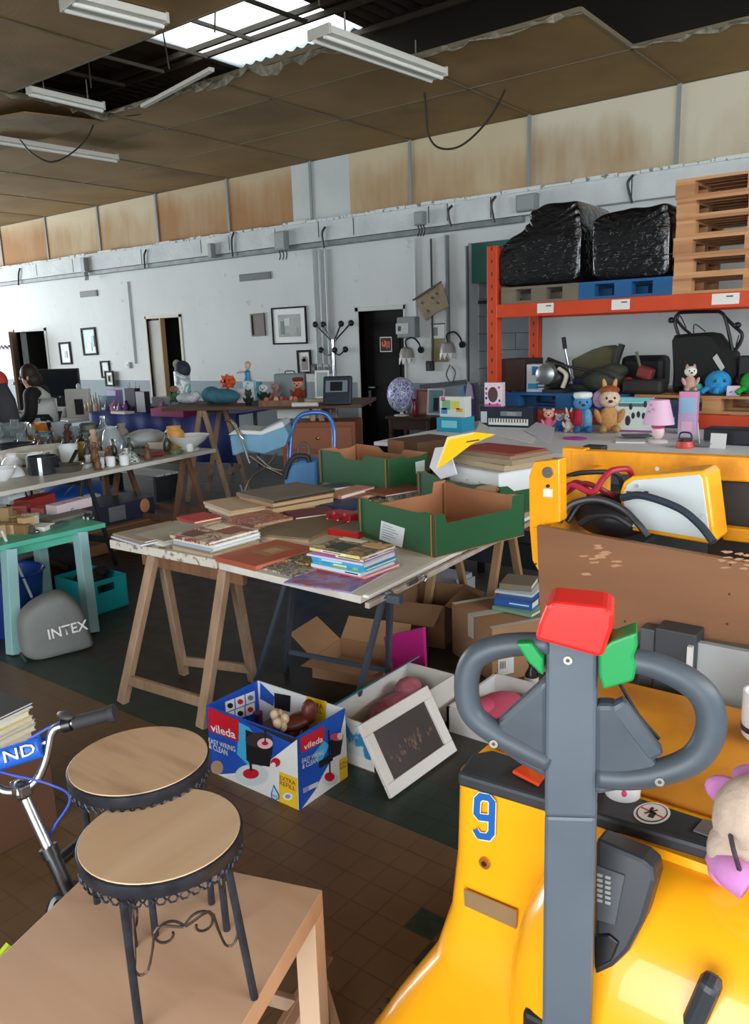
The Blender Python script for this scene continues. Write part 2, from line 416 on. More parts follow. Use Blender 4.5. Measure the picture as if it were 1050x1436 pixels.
# ---- upper panels between grey posts
PX = [float(onw(a, b_)[0]) for a, b_ in ((1, 316), (65, 303), (138, 287), (220, 270), (320, 250), (437, 226), (577, 196), (745, 162), (955, 119))]
step = (PX[-1]-PX[0])/8
GX = [PX[0]-step*2, PX[0]-step]+PX+[PX[-1]+step*k for k in (1, 2, 3, 4)]
def panel_mat(base, stain, mixv, seed, white=0.):
    m, nt, b, L = nodes_mat('stained_board'); b.inputs['Roughness'].default_value = .75
    tc = nt.nodes.new('ShaderNodeTexCoord'); mp = nt.nodes.new('ShaderNodeMapping'); mp.inputs['Location'].default_value = (seed, seed*1.7, 0); mp.inputs['Scale'].default_value = (1, 1, .5)
    L(tc.outputs['Object'], mp.inputs[0]); n1 = noise(nt, mp.outputs[0], 1.3, 5)
    mp2 = nt.nodes.new('ShaderNodeMapping'); mp2.inputs['Scale'].default_value = (6, 1, .8); L(tc.outputs['Object'], mp2.inputs[0]); n2 = noise(nt, mp2.outputs[0], 2., 4)
    sp = nt.nodes.new('ShaderNodeSeparateXYZ'); L(tc.outputs['Generated'], sp.inputs[0])
    # water stains have soaked up from the foot of each board, leaving a pale margin above
    f = mathn(nt, 'ADD', mathn(nt, 'MULTIPLY', n1, 1.0), mathn(nt, 'MULTIPLY', n2, .25))
    f = mathn(nt, 'SUBTRACT', mathn(nt, 'ADD', f, mixv), mathn(nt, 'MULTIPLY', mathn(nt, 'POWER', sp.outputs[2], 3.), .55))
    cr = nt.nodes.new('ShaderNodeValToRGB'); cr.color_ramp.elements[0].position = .38; cr.color_ramp.elements[1].position = .82; L(f, cr.inputs[0])
    L(mixc(nt, cr.outputs[0], lin(base), lin(stain)), b.inputs['Base Color'])
    return m
cream, tan, amber = (190, 176, 146), (160, 128, 86), (152, 108, 60)
pm = [panel_mat(cream, tan, .05, 3.), panel_mat((178, 158, 124), amber, .18, 9.), panel_mat((196, 190, 170), (156, 128, 88), -.02, 5.)]
band = struct('trim_2', B().mm(XL, XR, WY-.02, WY, ZPB, ZC+.05), M((96, 92, 84), .8))
FR[band.name] = Matrix.Identity(4)
for k in range(len(GX)-1):
    x0, x1 = GX[k]+.018, GX[k+1]-.018
    if k == 6:            # patched board: pale grey filler on its right-hand part and the next one's left
        xm = x1-.32
        B().mm(x0, xm, WY-.034, WY-.02, ZPB+.004, ZC-.012).build('panel', pm[1], band)
        B().mm(xm, x1, WY-.034, WY-.02, ZPB+.004, ZC-.012).build('panel', M((176, 186, 184), .7, col2=(190, 198, 196), scale=2.), band)
    elif k == 7:
        xm = x0+.62
        B().mm(x0, xm, WY-.034, WY-.02, ZPB+.004, ZC-.012).build('panel', M((176, 186, 184), .7, col2=(190, 198, 196), scale=2.), band)
        B().mm(xm, x1, WY-.034, WY-.02, ZPB+.004, ZC-.012).build('panel', pm[0], band)
    else:
        B().mm(x0, x1, WY-.034, WY-.02, ZPB+.004, ZC-.012).build('panel', pm[1] if k in (2, 5) else pm[2] if k >= 9 else pm[0], band)
    B().mm(GX[k+1]-.018, GX[k+1]+.018, WY-.055, WY-.02, ZPB, ZC).build('post', M((132, 138, 138), .5), band)
# ---- suspended ceiling: boards in a grid of grey bars, several fallen out
YJ = [WY, 7.1, 6.05, 5.33, 4.29, 3.2, 2.1, 1.0, -.1, -1.2, -2.3, YF]
XJ = [XL]+[g for g in GX if g > XL+.3]+[XR]
hole = set()
def cellof(x, y):
    i = max(k for k in range(len(XJ)-1) if XJ[k] <= x); j = max(k for k in range(len(YJ)-1) if YJ[k] >= y); return i, j
for x, y in ((-6.5, 4.8), (-4.95, 4.8), (-3.4, 5.7), (-3.4, 4.8), (-1.9, 6.6), (-1.9, 5.7), (-1.9, 4.8), (-.3, 6.6), (-.3, 5.7), (-3.4, 3.7)): hole.add(cellof(x, y))
gb = B()
for i, x in enumerate(XJ):
    for j in range(len(YJ)-1):
        a = (i, j) in hole or i >= len(XJ)-1; c = (i-1, j) in hole or i == 0
        if a and c: continue
        gb.mm(x-.012, x+.012, YJ[j+1], YJ[j], ZC-.006, ZC+.03)
for j, y in enumerate(YJ):
    for i in range(len(XJ)-1):
        if (i, j) in hole and (i, j-1) in hole: continue
        gb.mm(XJ[i], XJ[i+1], y-.012, y+.012, ZC-.006, ZC+.03)
ceiling = struct('ceiling', gb, M((112, 100, 78), .7))
FR[ceiling.name] = Matrix.Identity(4)
cm1 = M((150, 122, 74), .85, col2=(118, 90, 50), scale=.9, mix=.5, detail=6, bump=.1, bscale=30.)
cm2 = M((142, 114, 68), .85, col2=(88, 66, 38), scale=1.1, mix=.42, detail=7, bump=.1, bscale=30.)
for i in range(len(XJ)-1):
    for j in range(len(YJ)-1):
        if (i, j) in hole: continue
        b = B().mm(XJ[i]+.008, XJ[i+1]-.008, YJ[j+1]+.008, YJ[j]-.008, ZC, ZC+.016)
        o = b.build('ceiling_board', cm2 if (i+j) % 3 == 0 else cm1, ceiling)
# torn fibre edges hanging round the holes
te = M((150, 146, 128), .95, col2=(92, 84, 66), scale=20., sharp=False)
def torn(a, b_, seed, droop=.05):
    r = random.Random(seed); a, b_ = V3(a), V3(b_); n = 16; top = []; bot = []
    for k in range(n+1):
        p = a.lerp(b_, k/n); top.append(p+Vector((r.uniform(-.015, .015), r.uniform(-.03, .03), .02))); bot.append(p+Vector((r.uniform(-.02, .02), r.uniform(-.07, .02), -r.uniform(0, droop))))
    q = B(); q.add(top+bot, [(k, k+1, n+2+k, n+1+k) for k in range(n)])
    q.build('torn_edge', te, ceiling, solid=.012)
torn((-7.3, 5.33, ZC), (-5.74, 5.33, ZC), 1); torn((-5.74, 5.33, ZC), (-4.2, 5.33, ZC), 2, .1); torn((-4.2, 6.05, ZC), (-2.64, 6.05, ZC), 3, .03)
torn((-2.64, 7.1, ZC), (-1.1, 7.1, ZC), 4, .04); torn((-1.1, 7.1, ZC), (.4, 7.1, ZC), 5, .04); torn((-7.31, 4.3, ZC), (-7.31, 5.33, ZC), 6)
# sagging flap under the stained corner
B().add([(-9.4, 5.35, ZC), (-8.2, 5.35, ZC-.02), (-7.4, 5.36, ZC-.03), (-7.4, 4.5, ZC-.1), (-8.3, 4.4, ZC-.05), (-9.4, 4.4, ZC)], [(0, 1, 4, 5), (1, 2, 3, 4)]).build('sagging_board', cm2, ceiling, solid=.012)
# ---- roof above: dark fibre sheets on purlins with a translucent skylight
ZR = 5.25
sk = [onz(*p, ZR) for p in ((262, 60), (455, 62), (420, -30), (250, -30))]
sx0, sx1 = float(min(p[0] for p in sk)), float(max(p[0] for p in sk)); sx0 = float(onz(300, 30, ZR)[0])-.9; sx1 = sx0+2.1
sy1 = float(onz(400, 66, ZR)[1])+.25; sy0 = sy1-2.4
rf = B()
def corr(x0, x1, y0, y1, bb):
    n = max(2, int((x1-x0)/.09)); vs = []; fs = []
    for k in range(n+1):
        x = x0+(x1-x0)*k/n; z = ZR+(.025 if k % 2 else -.025); vs += [(x, y0, z), (x, y1, z)]
    for k in range(n): fs.append((2*k, 2*k+2, 2*k+3, 2*k+1))
    bb.add(vs, fs)
corr(XL-.2, sx0, YF-.2, WY+.3, rf); corr(sx1, XR+.2, YF-.2, WY+.3, rf); corr(sx0, sx1, YF-.2, sy0, rf); corr(sx0, sx1, sy1, WY+.3, rf)
roof = struct('roof', rf, M((58, 50, 42), .9, col2=(40, 34, 30), scale=1.5), solid=.01)
FR[roof.name] = Matrix.Identity(4)
sm, nt, b, L = nodes_mat('translucent_sheet'); nt.nodes.remove(b)
tr = nt.nodes.new('ShaderNodeBsdfTranslucent'); tr.inputs[0].default_value = (.9, .95, .97, 1); tp = nt.nodes.new('ShaderNodeBsdfTransparent'); tp.inputs[0].default_value = (.92, .96, .97, 1)
mx = nt.nodes.new('ShaderNodeMixShader'); mx.inputs[0].default_value = .55; L(tr.outputs[0], mx.inputs[1]); L(tp.outputs[0], mx.inputs[2]); L(mx.outputs[0], nt.nodes['Material Output'].inputs[0])
sl = B(); corr(sx0, sx1, sy0, sy1, sl); struct('skylight', sl, sm)
pu = M((74, 66, 56), .8)
for k, y in enumerate((sy0+.25, sy0+1.25, sy1-.2, 6.4, 7.6, 2.2, 1.0)): B().bar((XL, y, ZR-.09), (XR, y, ZR-.09), .045, .06).build('purlin', pu, roof)
for k in range(9):
    x = sx0-2.4+k*.82; B().bar((x, 2.0, ZR-.2), (x+.35, 7.4, ZR-.2), .03, .04).build('rafter', pu, roof)
for k in range(7): 
    x = -7.6+k*.9; B().cyl((x, 4.6+.15*(k % 3), ZC+.02), (x+.06, 4.7, ZR-.2), .007, n=5).build('hanger_rod', pu, roof)
# ---- doors
dm = M((9, 8, 7), .6, spec=.2, col2=(14, 11, 9), scale=2., stretch=(6, 6, .6))
x0, x1, zt = d1
dr = struct('door_1', B().mm(x0, x1, WY+.1, WY+.15, 0, zt), dm); FR[dr.name] = Matrix.Identity(4)
B().mm(x0+.14, x1-.14, WY+.094, WY+.1, .2, .9).mm(x0+.14, x1-.14, WY+.094, WY+.1, 1.02, zt-.16).build('door_panel', M((7, 6, 6), .6, spec=.2), dr, bev=.004)
B().mm(x0+.05, x0+.09, WY+.085, WY+.1, float(ony(510, 570, WY)[2]), float(ony(510, 548, WY)[2])).build('handle_plate', M((190, 196, 198), .3, 1.), dr, bev=.003)
B().bar((x0+.07, WY+.07, 1.0), (x0+.18, WY+.07, 1.0), .018, .018).bar((x0+.07, WY+.1, 1.0), (x0+.07, WY+.07, 1.0), .016, .016).build('lever', M((190, 196, 198), .3, 1.), dr, bev=.003)
c = ony(541.5, 483, WY+.1); uu, vv = (1, 0, 0), (0, 0, 1)
st = B().box((c[0], WY+.092, c[2]), (.19, .004, .19)).build('sticker', M((222, 216, 206), .5), dr, bev=.001, label='square sticker with orange strokes on black')
B().box((c[0], WY+.0885, c[2]), (.165, .003, .165)).build('sticker_field', M((20, 14, 14), .4), st)
for a, b_, cc, d in ((-.05, .03, -.05, -.02), (-.05, -.02, .0, -.02), (-.02, .05, .01, .0), (.0, .03, .06, .03), (.03, .04, .02, -.05), (.06, .03, .055, -.04), (-.03, .0, .06, -.01)):
    B().bar((c[0]+a, WY+.086, c[2]+b_), (c[0]+cc, WY+.086, c[2]+d), .018, .003, up=(0, 1, 0)).build('stroke', M((236, 104, 62), .5), st)
fm = M((190, 194, 190), .6)
struct('trim_3', B().mm(x0-.05, x0, WY-.012, WY+.1, 0, zt+.05).mm(x1, x1+.03, WY-.012, WY+.1, 0, zt+.05).mm(x0-.05, x1+.03, WY-.012, WY+.1, zt, zt+.06), fm)
x0, x1, zt = d2
xm = float(onw(224, 446)[0])
lf = struct('door_2', B().mm(x0, xm-.03, WY+.03, WY+.07, 0, zt-.03), M((170, 168, 160), .6, col2=(150, 148, 142), scale=2.)); FR[lf.name] = Matrix.Identity(4)
B().mm(xm-.03, xm, WY+.0, WY+.09, 0, zt).build('door_edge', M((170, 140, 96), .6), lf)
pd = B().mm(xm+.25, x1-.01, WY+.72, WY+.76, 0, zt-.35).build('far_panel', M((118, 106, 96), .7), lf)
struct('trim_4', B().mm(x0-.03, x0, WY-.012, WY+.1, 0, zt+.04).mm(x1, x1+.05, WY-.012, WY+.1, 0, zt+.04).mm(x0-.03, x1+.05, WY-.012, WY+.1, zt, zt+.05), M((188, 180, 162), .6))
x0, x1, zt = d3
lf = struct('door_3', B().bar((x0+.06, WY-.03, zt/2), (x0+.62, WY-.45, zt/2), .045, zt), M((124, 94, 66), .5, col2=(96, 70, 48), scale=2., stretch=(5, 5, .5))); FR[lf.name] = Matrix.Identity(4)
B().ell((x0+.56, WY-.46, 1.02), (.03, .03, .03)).build('door_knob', M((200, 170, 110), .3, 1.), lf, smooth='all')
struct('trim_5', B().mm(x0-.05, x0, WY-.012, WY+.1, 0, zt+.05).mm(x1, x1+.06, WY-.012, WY+.1, 0, zt+.05).mm(x0-.05, x1+.06, WY-.012, WY+.1, zt, zt+.06), fm)
# ---- conduit tray under the ledge and the drops down the wall
gm = M((128, 136, 138), .5, col2=(104, 110, 112), scale=9.); gl = M((176, 184, 186), .5)
tag(B().mm(XL, float(onw(738, 318)[0]), WY-.115, WY-.03, ZLG-.065, ZLG-.005).build('cable_tray', gm, bev=.006), 'long grey cable tray running under the white ledge of the back wall', 'cable tray')
def drop(px, py0, py1, r, lab, mat=gl, grp='conduits down the back wall'):
    a = onw(px, py0); b_ = onw(px+(3 if px < 500 else 1), py1)
    B().cyl((a[0], WY-r-.004, a[2]), (a[0], WY-r-.004, b_[2]), r, n=8).build('conduit', mat, smooth=True, label=lab, cat='conduit', group=grp)
drop(440, 350, 513, .018, 'thin grey conduit down the wall behind the coat stand, ending in a black socket')
drop(449, 350, 513, .018, 'thin grey conduit down the wall behind the coat stand, ending in a twin socket')
drop(458, 350, 513, .022, 'light grey conduit down the wall close behind the coat stand pole')
drop(180, 395, 510, .012, 'thin white conduit down the wall ending at a small lone socket')
drop(583, 335, 448, .02, 'pale conduit running down to the small grey fuse box by the black door')
drop(605, 335, 515, .013, 'thin black cable down the wall behind the hanging cardboard map', M((50, 52, 54), .5), 'cables down the wall by the black door')
drop(628, 330, 480, .03, 'thick grey conduit down the wall just right of the hanging cardboard map', M((110, 118, 120), .5))
drop(656, 345, 535, .02, 'dark pipe running down the corner of the wall recess', M((64, 74, 84), .5))
def wallbox(px, py, w, h, d, mat, name, lab, cat, bev=.008, grp=None):
    c = onw(px, py); return B().box((c[0], WY-d/2-.001, c[2]), (w, d, h)).build(name, mat, bev=bev, label=lab, cat=cat, group=grp)
for px, lab in ((441, 'black wall socket under the conduits behind the coat stand'), (449, 'grey twin socket under the middle conduit behind the coat stand'), (458, 'pale small socket nearest the coat stand pole')):
    s = wallbox(px+3, 517, .1, .13, .06, M((36, 38, 40), .5) if px == 441 else M((150, 156, 156), .5), 'wall_socket', lab, 'socket', grp='sockets behind the coat stand')
    c = onw(px+3, 517); B().cyl((c[0], WY-.068, c[2]), (c[0], WY-.06, c[2]), .03, n=12).build('socket_face', M((90, 94, 96), .5), s)
s = wallbox(181, 512, .1, .1, .04, M((200, 204, 202), .5), 'wall_socket', 'small white lone socket at the foot of the thin white conduit', 'socket'); c = onw(181, 512)
B().cyl((c[0], WY-.046, c[2]), (c[0], WY-.04, c[2]), .028, n=12).build('socket_face', M((150, 154, 154), .5), s)
for px, py, w, h, lab in ((398, 338, .2, .24, 'grey junction box with dangling leads on the ledge above the framed print'), (592, 307, .13, .15, 'small grey junction box on the ledge above the black door'), (742, 285, .24, .17, 'plain grey junction box on the ledge beside the black wrapped load'), (300, 352, .08, .2, 'narrow grey junction box on the ledge left of the others'), (122, 372, .12, .24, 'small junction box with black leads on the ledge near the far door')):
    c = ony(px, py, WY-.13)
    s = thing('junction_box', lab, 'junction box', (c[0], WY-.135, c[2]), 0, 'junction boxes on the ledge')
    B().box((c[0], WY-.175, c[2]), (w, .08, h)).build('box', M((128, 134, 136), .5), s, bev=.008)
    B().box((c[0], WY-.217, c[2]), (w*.82, .008, h*.82)).build('lid', M((142, 148, 150), .5), s, bev=.003)
    lb = M((30, 30, 32), .5)
    for q in range(3 if w > .1 and px != 742 else 0):
        x = c[0]-w*.3+q*w*.3; B().tube(bez([(x, WY-.17, c[2]-h/2), (x+.02, WY-.17, c[2]-h/2-.06), (x-.01, WY-.16, c[2]-h/2-.12)], 5), .008, 5).build('lead', lb, s)
# short black leads hanging on the ledge
for px, y0, y1, lab in ((28, 376, 400, 'short black lead hanging on the ledge nearest the far door'), (328, 325, 360, 'curved black lead on the ledge between the two left junction boxes'), (205, 350, 376, 'thin dark lead on the ledge above the half-open door'), (456, 318, 348, 'dark bent lead on the ledge over the coat stand'), (634, 288, 318, 'dark pipe lead on the ledge right of the small junction box'), (695, 275, 312, 'thin black vertical lead on the ledge before the plain junction box'), (888, 245, 285, 'thin black lead dropping behind the black wrapped load')):
    a = ony(px, y0, WY-.15); b_ = ony(px-2, y1, WY-.15)
    B().tube(bez([a, (a[0]-.05, WY-.16, (a[2]+b_[2])/2+.05), b_], 8), .014, 6).build('cable', M((34, 36, 38), .5), smooth=True, label=lab, cat='cable', group='short leads on the ledge')
# long slots
for px, py, w, lab in ((125, 412, .5, 'grey louvred vent slot on the wall above the leaning framed road print'), (358, 388, .62, 'grey louvred vent slot on the wall above the small brown picture')):
    c = onw(px, py); s = thing('vent', lab, 'vent', (c[0], WY, c[2]), 0, 'vent slots on the back wall')
    B().box((c[0], WY-.01, c[2]), (w, .02, .1)).build('vent_frame', M((110, 114, 116), .6), s, bev=.004)
    for q in range(3): B().box((c[0], WY-.024, c[2]-.03+q*.03), (w-.04, .01, .012)).build('louvre', M((78, 82, 84), .6), s)
# ---- lights and cables at the ceiling
def fixture(px0, px1, lab, w, tubes, drop_, z=None, ext0=0., housing=(206, 206, 196)):
    z = ZC-.02 if z is None else z
    a, b_ = V3(onz(*px0, z)), V3(onz(*px1, z)); a = a+(a-b_)*ext0
    s = thing('strip_light', lab, 'strip light', (a.x, a.y, z), 0, 'strip lights under the ceiling')
    d = (b_-a).normalized(); r = Vector((d.y, -d.x, 0))
    B().bar(a, b_, w, .05).build('housing', M(housing, .5), s, bev=.006)
    for e in (a, b_): B().bar(e-d*.01, e+d*.015, w*1.02, .075).build('end_cap', M((188, 186, 176), .5), s, bev=.004)
    for q in range(tubes):
        o = r*((q-(tubes-1)/2)*w*.5); B().cyl(a+o+Vector((0, 0, -.042)), b_+o+Vector((0, 0, -.042)), .016, n=10).build('tube', M((226, 228, 222), .3), s, smooth=True)
    for e in (a.lerp(b_, .2), a.lerp(b_, .8)): B().cyl(e, e+Vector((0, 0, .2)), .006, n=5).build('hanger', M((120, 116, 108), .6), s)
fixture((447, 45), (612, 104), 'twin-tube strip light with a dirty white housing beside the skylight hole', .22, 2, .1, ZC-.07)
fixture((96, 0), (222, 32), 'wide white strip light at the near edge of the left ceiling hole', .26, 2, .05, ZC-.03)
fixture((40, 125), (143, 149), 'bare narrow strip light crossing the dark left ceiling hole', .07, 1, .0)
fixture((-10, 193), (163, 221), 'narrow white strip light under the sagging stained ceiling board', .08, 1, .0, ZC-.06)
a, b_ = onz(200, 149, ZC-.03), onz(297, 97, ZC-.03)
B().bar(a, b_, .05, .03).build('ceiling_rail', M((196, 192, 180), .6), bev=.003, label='loose white ceiling rail hanging at the lip of the left ceiling hole', cat='rail')
ckm = M((44, 38, 32), .6)
def hang(pix, zs, lab, r=.009):
    pts = [onz(x, y, z) if z > EYE+.3 else None for (x, y), z in zip(pix, zs)]
    B().tube(bez(pts, 10), r, 6).build('hanging_cable', ckm, smooth=True, label=lab, cat='cable', group='cables hanging from the ceiling')
def hang_d(pix, d, lab, r=.009):
    B().tube(bez([atd(x, y, dd) for (x, y), dd in zip(pix, d)], 10), r, 6).build('hanging_cable', ckm, smooth=True, label=lab, cat='cable', group='cables hanging from the ceiling')
hang_d([(728, 38), (720, 95), (690, 160), (650, 202), (618, 208), (601, 190), (597, 150), (590, 80)], [7.6]*8, 'brown cable looping down from the ceiling hole beside the twin-tube light', .011)
hang_d([(297, 97), (270, 125), (195, 160), (140, 158)], [7.7, 7.8, 8.0, 8.1], 'thin dark cable sagging along the lip of the left ceiling hole')
hang_d([(140, 150), (124, 190), (100, 215), (72, 227), (45, 215), (28, 196)], [8.3]*6, 'dark cable looping beneath the narrow light under the sagging board')
# ================================================================== BIG THINGS IN FRONT
ZT = .735
wood = M((166, 138, 112), .6, col2=(138, 112, 90), scale=3., stretch=(8, 8, 1.), bump=.1)
wood_d = M((128, 92, 66), .6, col2=(100, 70, 50), scale=3., stretch=(8, 8, 1.))
chip = M((206, 200, 190), .7, col2=(138, 126, 112), scale=26., mix=.42, sharp=True, bump=.2)
paintw = M((214, 210, 202), .55, col2=(186, 178, 168), scale=7., mix=.35)
steel = M((96, 108, 124), .4, .6)
# ---- the book table: two boards on trestles
fl, fr_, = V3(onz(153, 757, ZT)), V3(onz(303, 785, ZT))
t1 = thing('trestle_table', 'chipped pale board on wooden trestle, left half of the book stall', 'table', (float(fl.x)+.3, float(fl.y)+.6, 0), 0, 'boards of the book stall')
ed = (fr_-fl).normalized(); dep = Vector((-ed.y, ed.x, 0)); LB = 1.7
B().prism([fl, fr_, fr_+dep*LB, fl+dep*LB], (0, 0, -.042)).build('tabletop', chip, t1, bev=.004)
def leg(a, b_, w, t, name, mat, par): return B().bar(a, b_, w, t, up=(0, 1, 0)).build(name, mat, par, bev=.003)
TA, TB, TC, TD = (V3(onz(*p)) for p in ((172, 985), (283, 1020), (258, 945), (355, 955)))
zu = ZT-.042
rA = V3(onz(203, 783, zu)); rB = V3(onz(303, 803, zu))
rA = rA+Vector((0, .05, 0)); rB = rB+Vector((0, .05, 0))
leg(TA, rA, .05, .035, 'leg', wood, t1); leg(TB, rB, .05, .035, 'leg', wood, t1)
rA2 = rA+Vector((.0, .045, 0)); rB2 = rB+Vector((.0, .045, 0))
leg(TC, rA2, .045, .035, 'leg', wood, t1); leg(TD, rB2, .045, .035, 'leg', wood, t1)
B().bar(rA+Vector((-.1, .02, -.03)), rB+Vector((.1, .02, -.03)), .03, .055).build('ridge_beam', wood_d, t1, bev=.003)
B().bar(TA.lerp(rA, .16), TB.lerp(rB, .16), .022, .05).build('stretcher', wood, t1, bev=.003); B().bar(TC.lerp(rA2, .12), TD.lerp(rB2, .12), .022, .045).build('stretcher', wood, t1, bev=.003)
c1, c2, c3 = V3(onz(306, 789, ZT)), V3(onz(505, 836, ZT)), V3(onz(740, 722, ZT))
t2 = thing('trestle_table', 'white painted board with rails on steel trestle, right half of the book stall', 'table', (float(c2.x)-.4, float(c2.y)+.9, 0), 0, 'boards of the book stall')
ey = (c3-c2).normalized(); ex = (c2-c1).normalized()
L2 = 2.5
c1 = fr_+(c1-fr_)*1.0
B().prism([c1, c2, c2+ey*L2, c1+ey*L2], (0, 0, -.03)).build('tabletop', paintw, t2, bev=.003)
B().bar(c2+ey*.02+Vector((.006, 0, -.0065)), c2+ey*L2+Vector((.006, 0, -.0065)), .03, .012).build('edge_rail', M((224, 222, 216), .5), t2, bev=.003)
B().bar(c2+ey*.02+Vector((.014, 0, -.04)), c2+ey*L2+Vector((.014, 0, -.04)), .02, .022).build('lower_rail', M((196, 190, 182), .5, col2=(150, 128, 112), scale=9.), t2, bev=.003)
h0 = c2+ey*.28+Vector((.03, 0, -.03)); B().bar(h0, h0+ey*.07, .012, .012).tube(bez([h0+ey*.07, h0+ey*.1+Vector((.01, 0, .012)), h0+ey*.12+Vector((.012, 0, 0)), h0+ey*.105+Vector((.01, 0, -.014))], 5), .005, 6).build('latch', M((150, 150, 148), .3, 1.), t2)
zu2 = ZT-.03
S1, S2, S3, S4 = (V3(onz(*p)) for p in ((359, 958), (493, 1012), (401, 941), (543, 970)))
q1 = V3(onz(376, 822, zu2)); q2 = V3(onz(522, 842, zu2)); mid = Vector((0, .14, 0))
for a, b_ in ((S1, q1+mid*.8), (S2, q2+mid*.5), (S3, q1+mid), (S4, q2+mid*.8)): leg(a, b_, .022, .022, 'leg', steel, t2)
B().bar(q1+mid*.9+Vector((-.1, 0, -.015)), q2+mid*.7+Vector((.06, 0, -.015)), .03, .03).build('ridge_bar', steel, t2)
B().bar(S3.lerp(q1+mid, .25), S4.lerp(q2+mid*.8, .25), .015, .02).build('stretcher', steel, t2)
# far trestle that carries the back of the boards
tb0 = c2+ey*1.75+Vector((-.25, 0, 0)); t2w = M((150, 118, 84), .6)
for s in (0, 1):
    base = tb0+Vector((-.4*s, 0, 0))
    for k in (-1, 1): leg((base.x, base.y+.24*k, 0), (base.x, base.y+.02*k, zu2-.01), .045, .03, 'leg', t2w, t2)
B().bar(tb0+Vector((.1, 0, -.06)), tb0+Vector((-.5, 0, -.06)), .035, .05).build('ridge_beam', t2w, t2)

# ---- printed mop carton
bx0, bx1, by0, by1, bh = -2.289, -1.822, 1.865, 2.142, .282
vb = thing('mop_carton', 'open blue and white printed mop carton standing on the floor before the trestle table', 'carton', ((bx0+bx1)/2, (by0+by1)/2, 0))
blue = M((28, 74, 176), .35, col2=(40, 92, 196), scale=4.); white = M((232, 236, 238), .35); tw = .005
B().mm(bx0, bx1, by0, by0+tw, .003, bh).build('front_wall', blue, vb); B().mm(bx1-tw, bx1, by0, by1, .003, bh).build('end_wall', blue, vb)
B().mm(bx0, bx1, by1-tw, by1, .003, bh).build('back_wall', white, vb); B().mm(bx0, bx0+tw, by0, by1, .003, bh).build('end_wall', blue, vb)
B().mm(bx0, bx1, by0, by1, 0, .003).build('base', M((150, 116, 84), .8), vb)
Zc = lambda x, y: (280+x/4.773, 940+y/4.771)
def vf(*pts): return [ony(*Zc(*p), by0) for p in pts]
def vr(*pts): return [onx(*Zc(*p), bx1) for p in pts]
def vbk(*pts): return [ony(*Zc(*p), by1-tw) for p in pts]
def vlf(*pts): return [onx(*Zc(*p), bx0+tw) for p in pts]
NF, NR, NBk, NL = (0, -1, 0), (1, 0, 0), (0, -1, 0), (1, 0, 0)
red = M((200, 30, 48), .35); yel = M((238, 200, 46), .35); cyan = M((70, 176, 226), .35); blk = M((32, 30, 36), .4); sky = M((196, 218, 232), .35)
poly_on(vf((652, 462), (664, 948), (80, 700), (330, 680), (420, 640)), NF, white, vb, 'white_field'); poly_on(vr((972, 285), (990, 735), (672, 940), (790, 760), (920, 520)), NR, white, vb, 'white_field')
poly_on(vf((262, 345), (330, 380), (470, 560), (420, 640), (330, 640), (250, 560)), NF, cyan, vb, 'cyan_glow', .0010); poly_on(vr((830, 470), (865, 500), (800, 640), (760, 560)), NR, cyan, vb, 'cyan_glow', .0010)
for pts, pl, nn in (((57, 245), (263, 333), (262, 478), (62, 402)), vf, NF), (((668, 456), (832, 370), (830, 478), (676, 552)), vr, NR): poly_on(pl(*pts), nn, red, vb, 'logo_panel', .0014)
def txt_on(txt, pa, pb, pc, pl, mat, name='lettering', bold=.005, off=.0016, nrm=NF):
    a, b_, c = (V3(p) for p in pl(pa, pb, pc)); u = b_-a; v = c-a; w = u.length; u.normalize(); v = (v-u*v.dot(u)); h = v.length; v.normalize()
    return text_on(txt, a+V3(nrm)*off, u, v, w, h, mat, vb, name, bold)
txt_on('vileda', (80, 405), (245, 458), (80, 352), vf, white, bold=.015); txt_on('vileda', (693, 535), (820, 475), (690, 495), vr, white, bold=.015, nrm=NR)
txt_on('EASY WRING', (65, 482), (243, 545), (62, 448), vf, white); txt_on('& CLEAN', (66, 518), (190, 570), (64, 482), vf, white)
txt_on('EASY WRING', (680, 622), (825, 560), (678, 592), vr, white, nrm=NR); txt_on('& CLEAN', (682, 660), (785, 612), (680, 628), vr, white, nrm=NR)
def blob(c, a, b_, pl, nn, mat, name, off, n=20):
    pts = [(c[0]+a*math.cos(2*math.pi*i/n), c[1]+b_*math.sin(2*math.pi*i/n)) for i in range(n)]; return poly_on(pl(*reversed(pts)), nn, mat, vb, name, off)
# bucket, wringer and mop head as printed
poly_on(vf((308, 395), (315, 600), (345, 625), (470, 645), (492, 510), (420, 440)), NF, blk, vb, 'bucket_print', .0016)
blob((400, 465), 92, 50, vf, NF, M((60, 50, 56), .4), 'bucket_print', .002); blob((440, 488), 52, 36, vf, NF, M((228, 190, 198), .4), 'wringer_print', .0024); blob((440, 486), 22, 14, vf, NF, red, 'wringer_print', .0028)
poly_on(vf((436, 392), (446, 392), (446, 480), (438, 480)), NF, blk, vb, 'mop_handle_print', .003)
blob((350, 700), 112, 72, vf, NF, M((206, 220, 222), .5), 'mop_head_print', .0017); blob((345, 690), 54, 34, vf, NF, red, 'mop_head_print', .0022); poly_on(vf((334, 610), (350, 612), (356, 672), (338, 670)), NF, blk, vb, 'mop_handle_print', .0026)
blob((510, 615), 32, 30, vf, NF, red, 'wheel_print', .0022); blob((496, 632), 16, 18, vf, NF, white, 'wheel_print', .0026)
blob((118, 650), 42, 48, vf, NF, M((170, 140, 120), .5), 'photo_print', .0016)
poly_on(vf((535, 675), (655, 722), (660, 945), (530, 890)), NF, yel, vb, 'refill_panel', .0016)
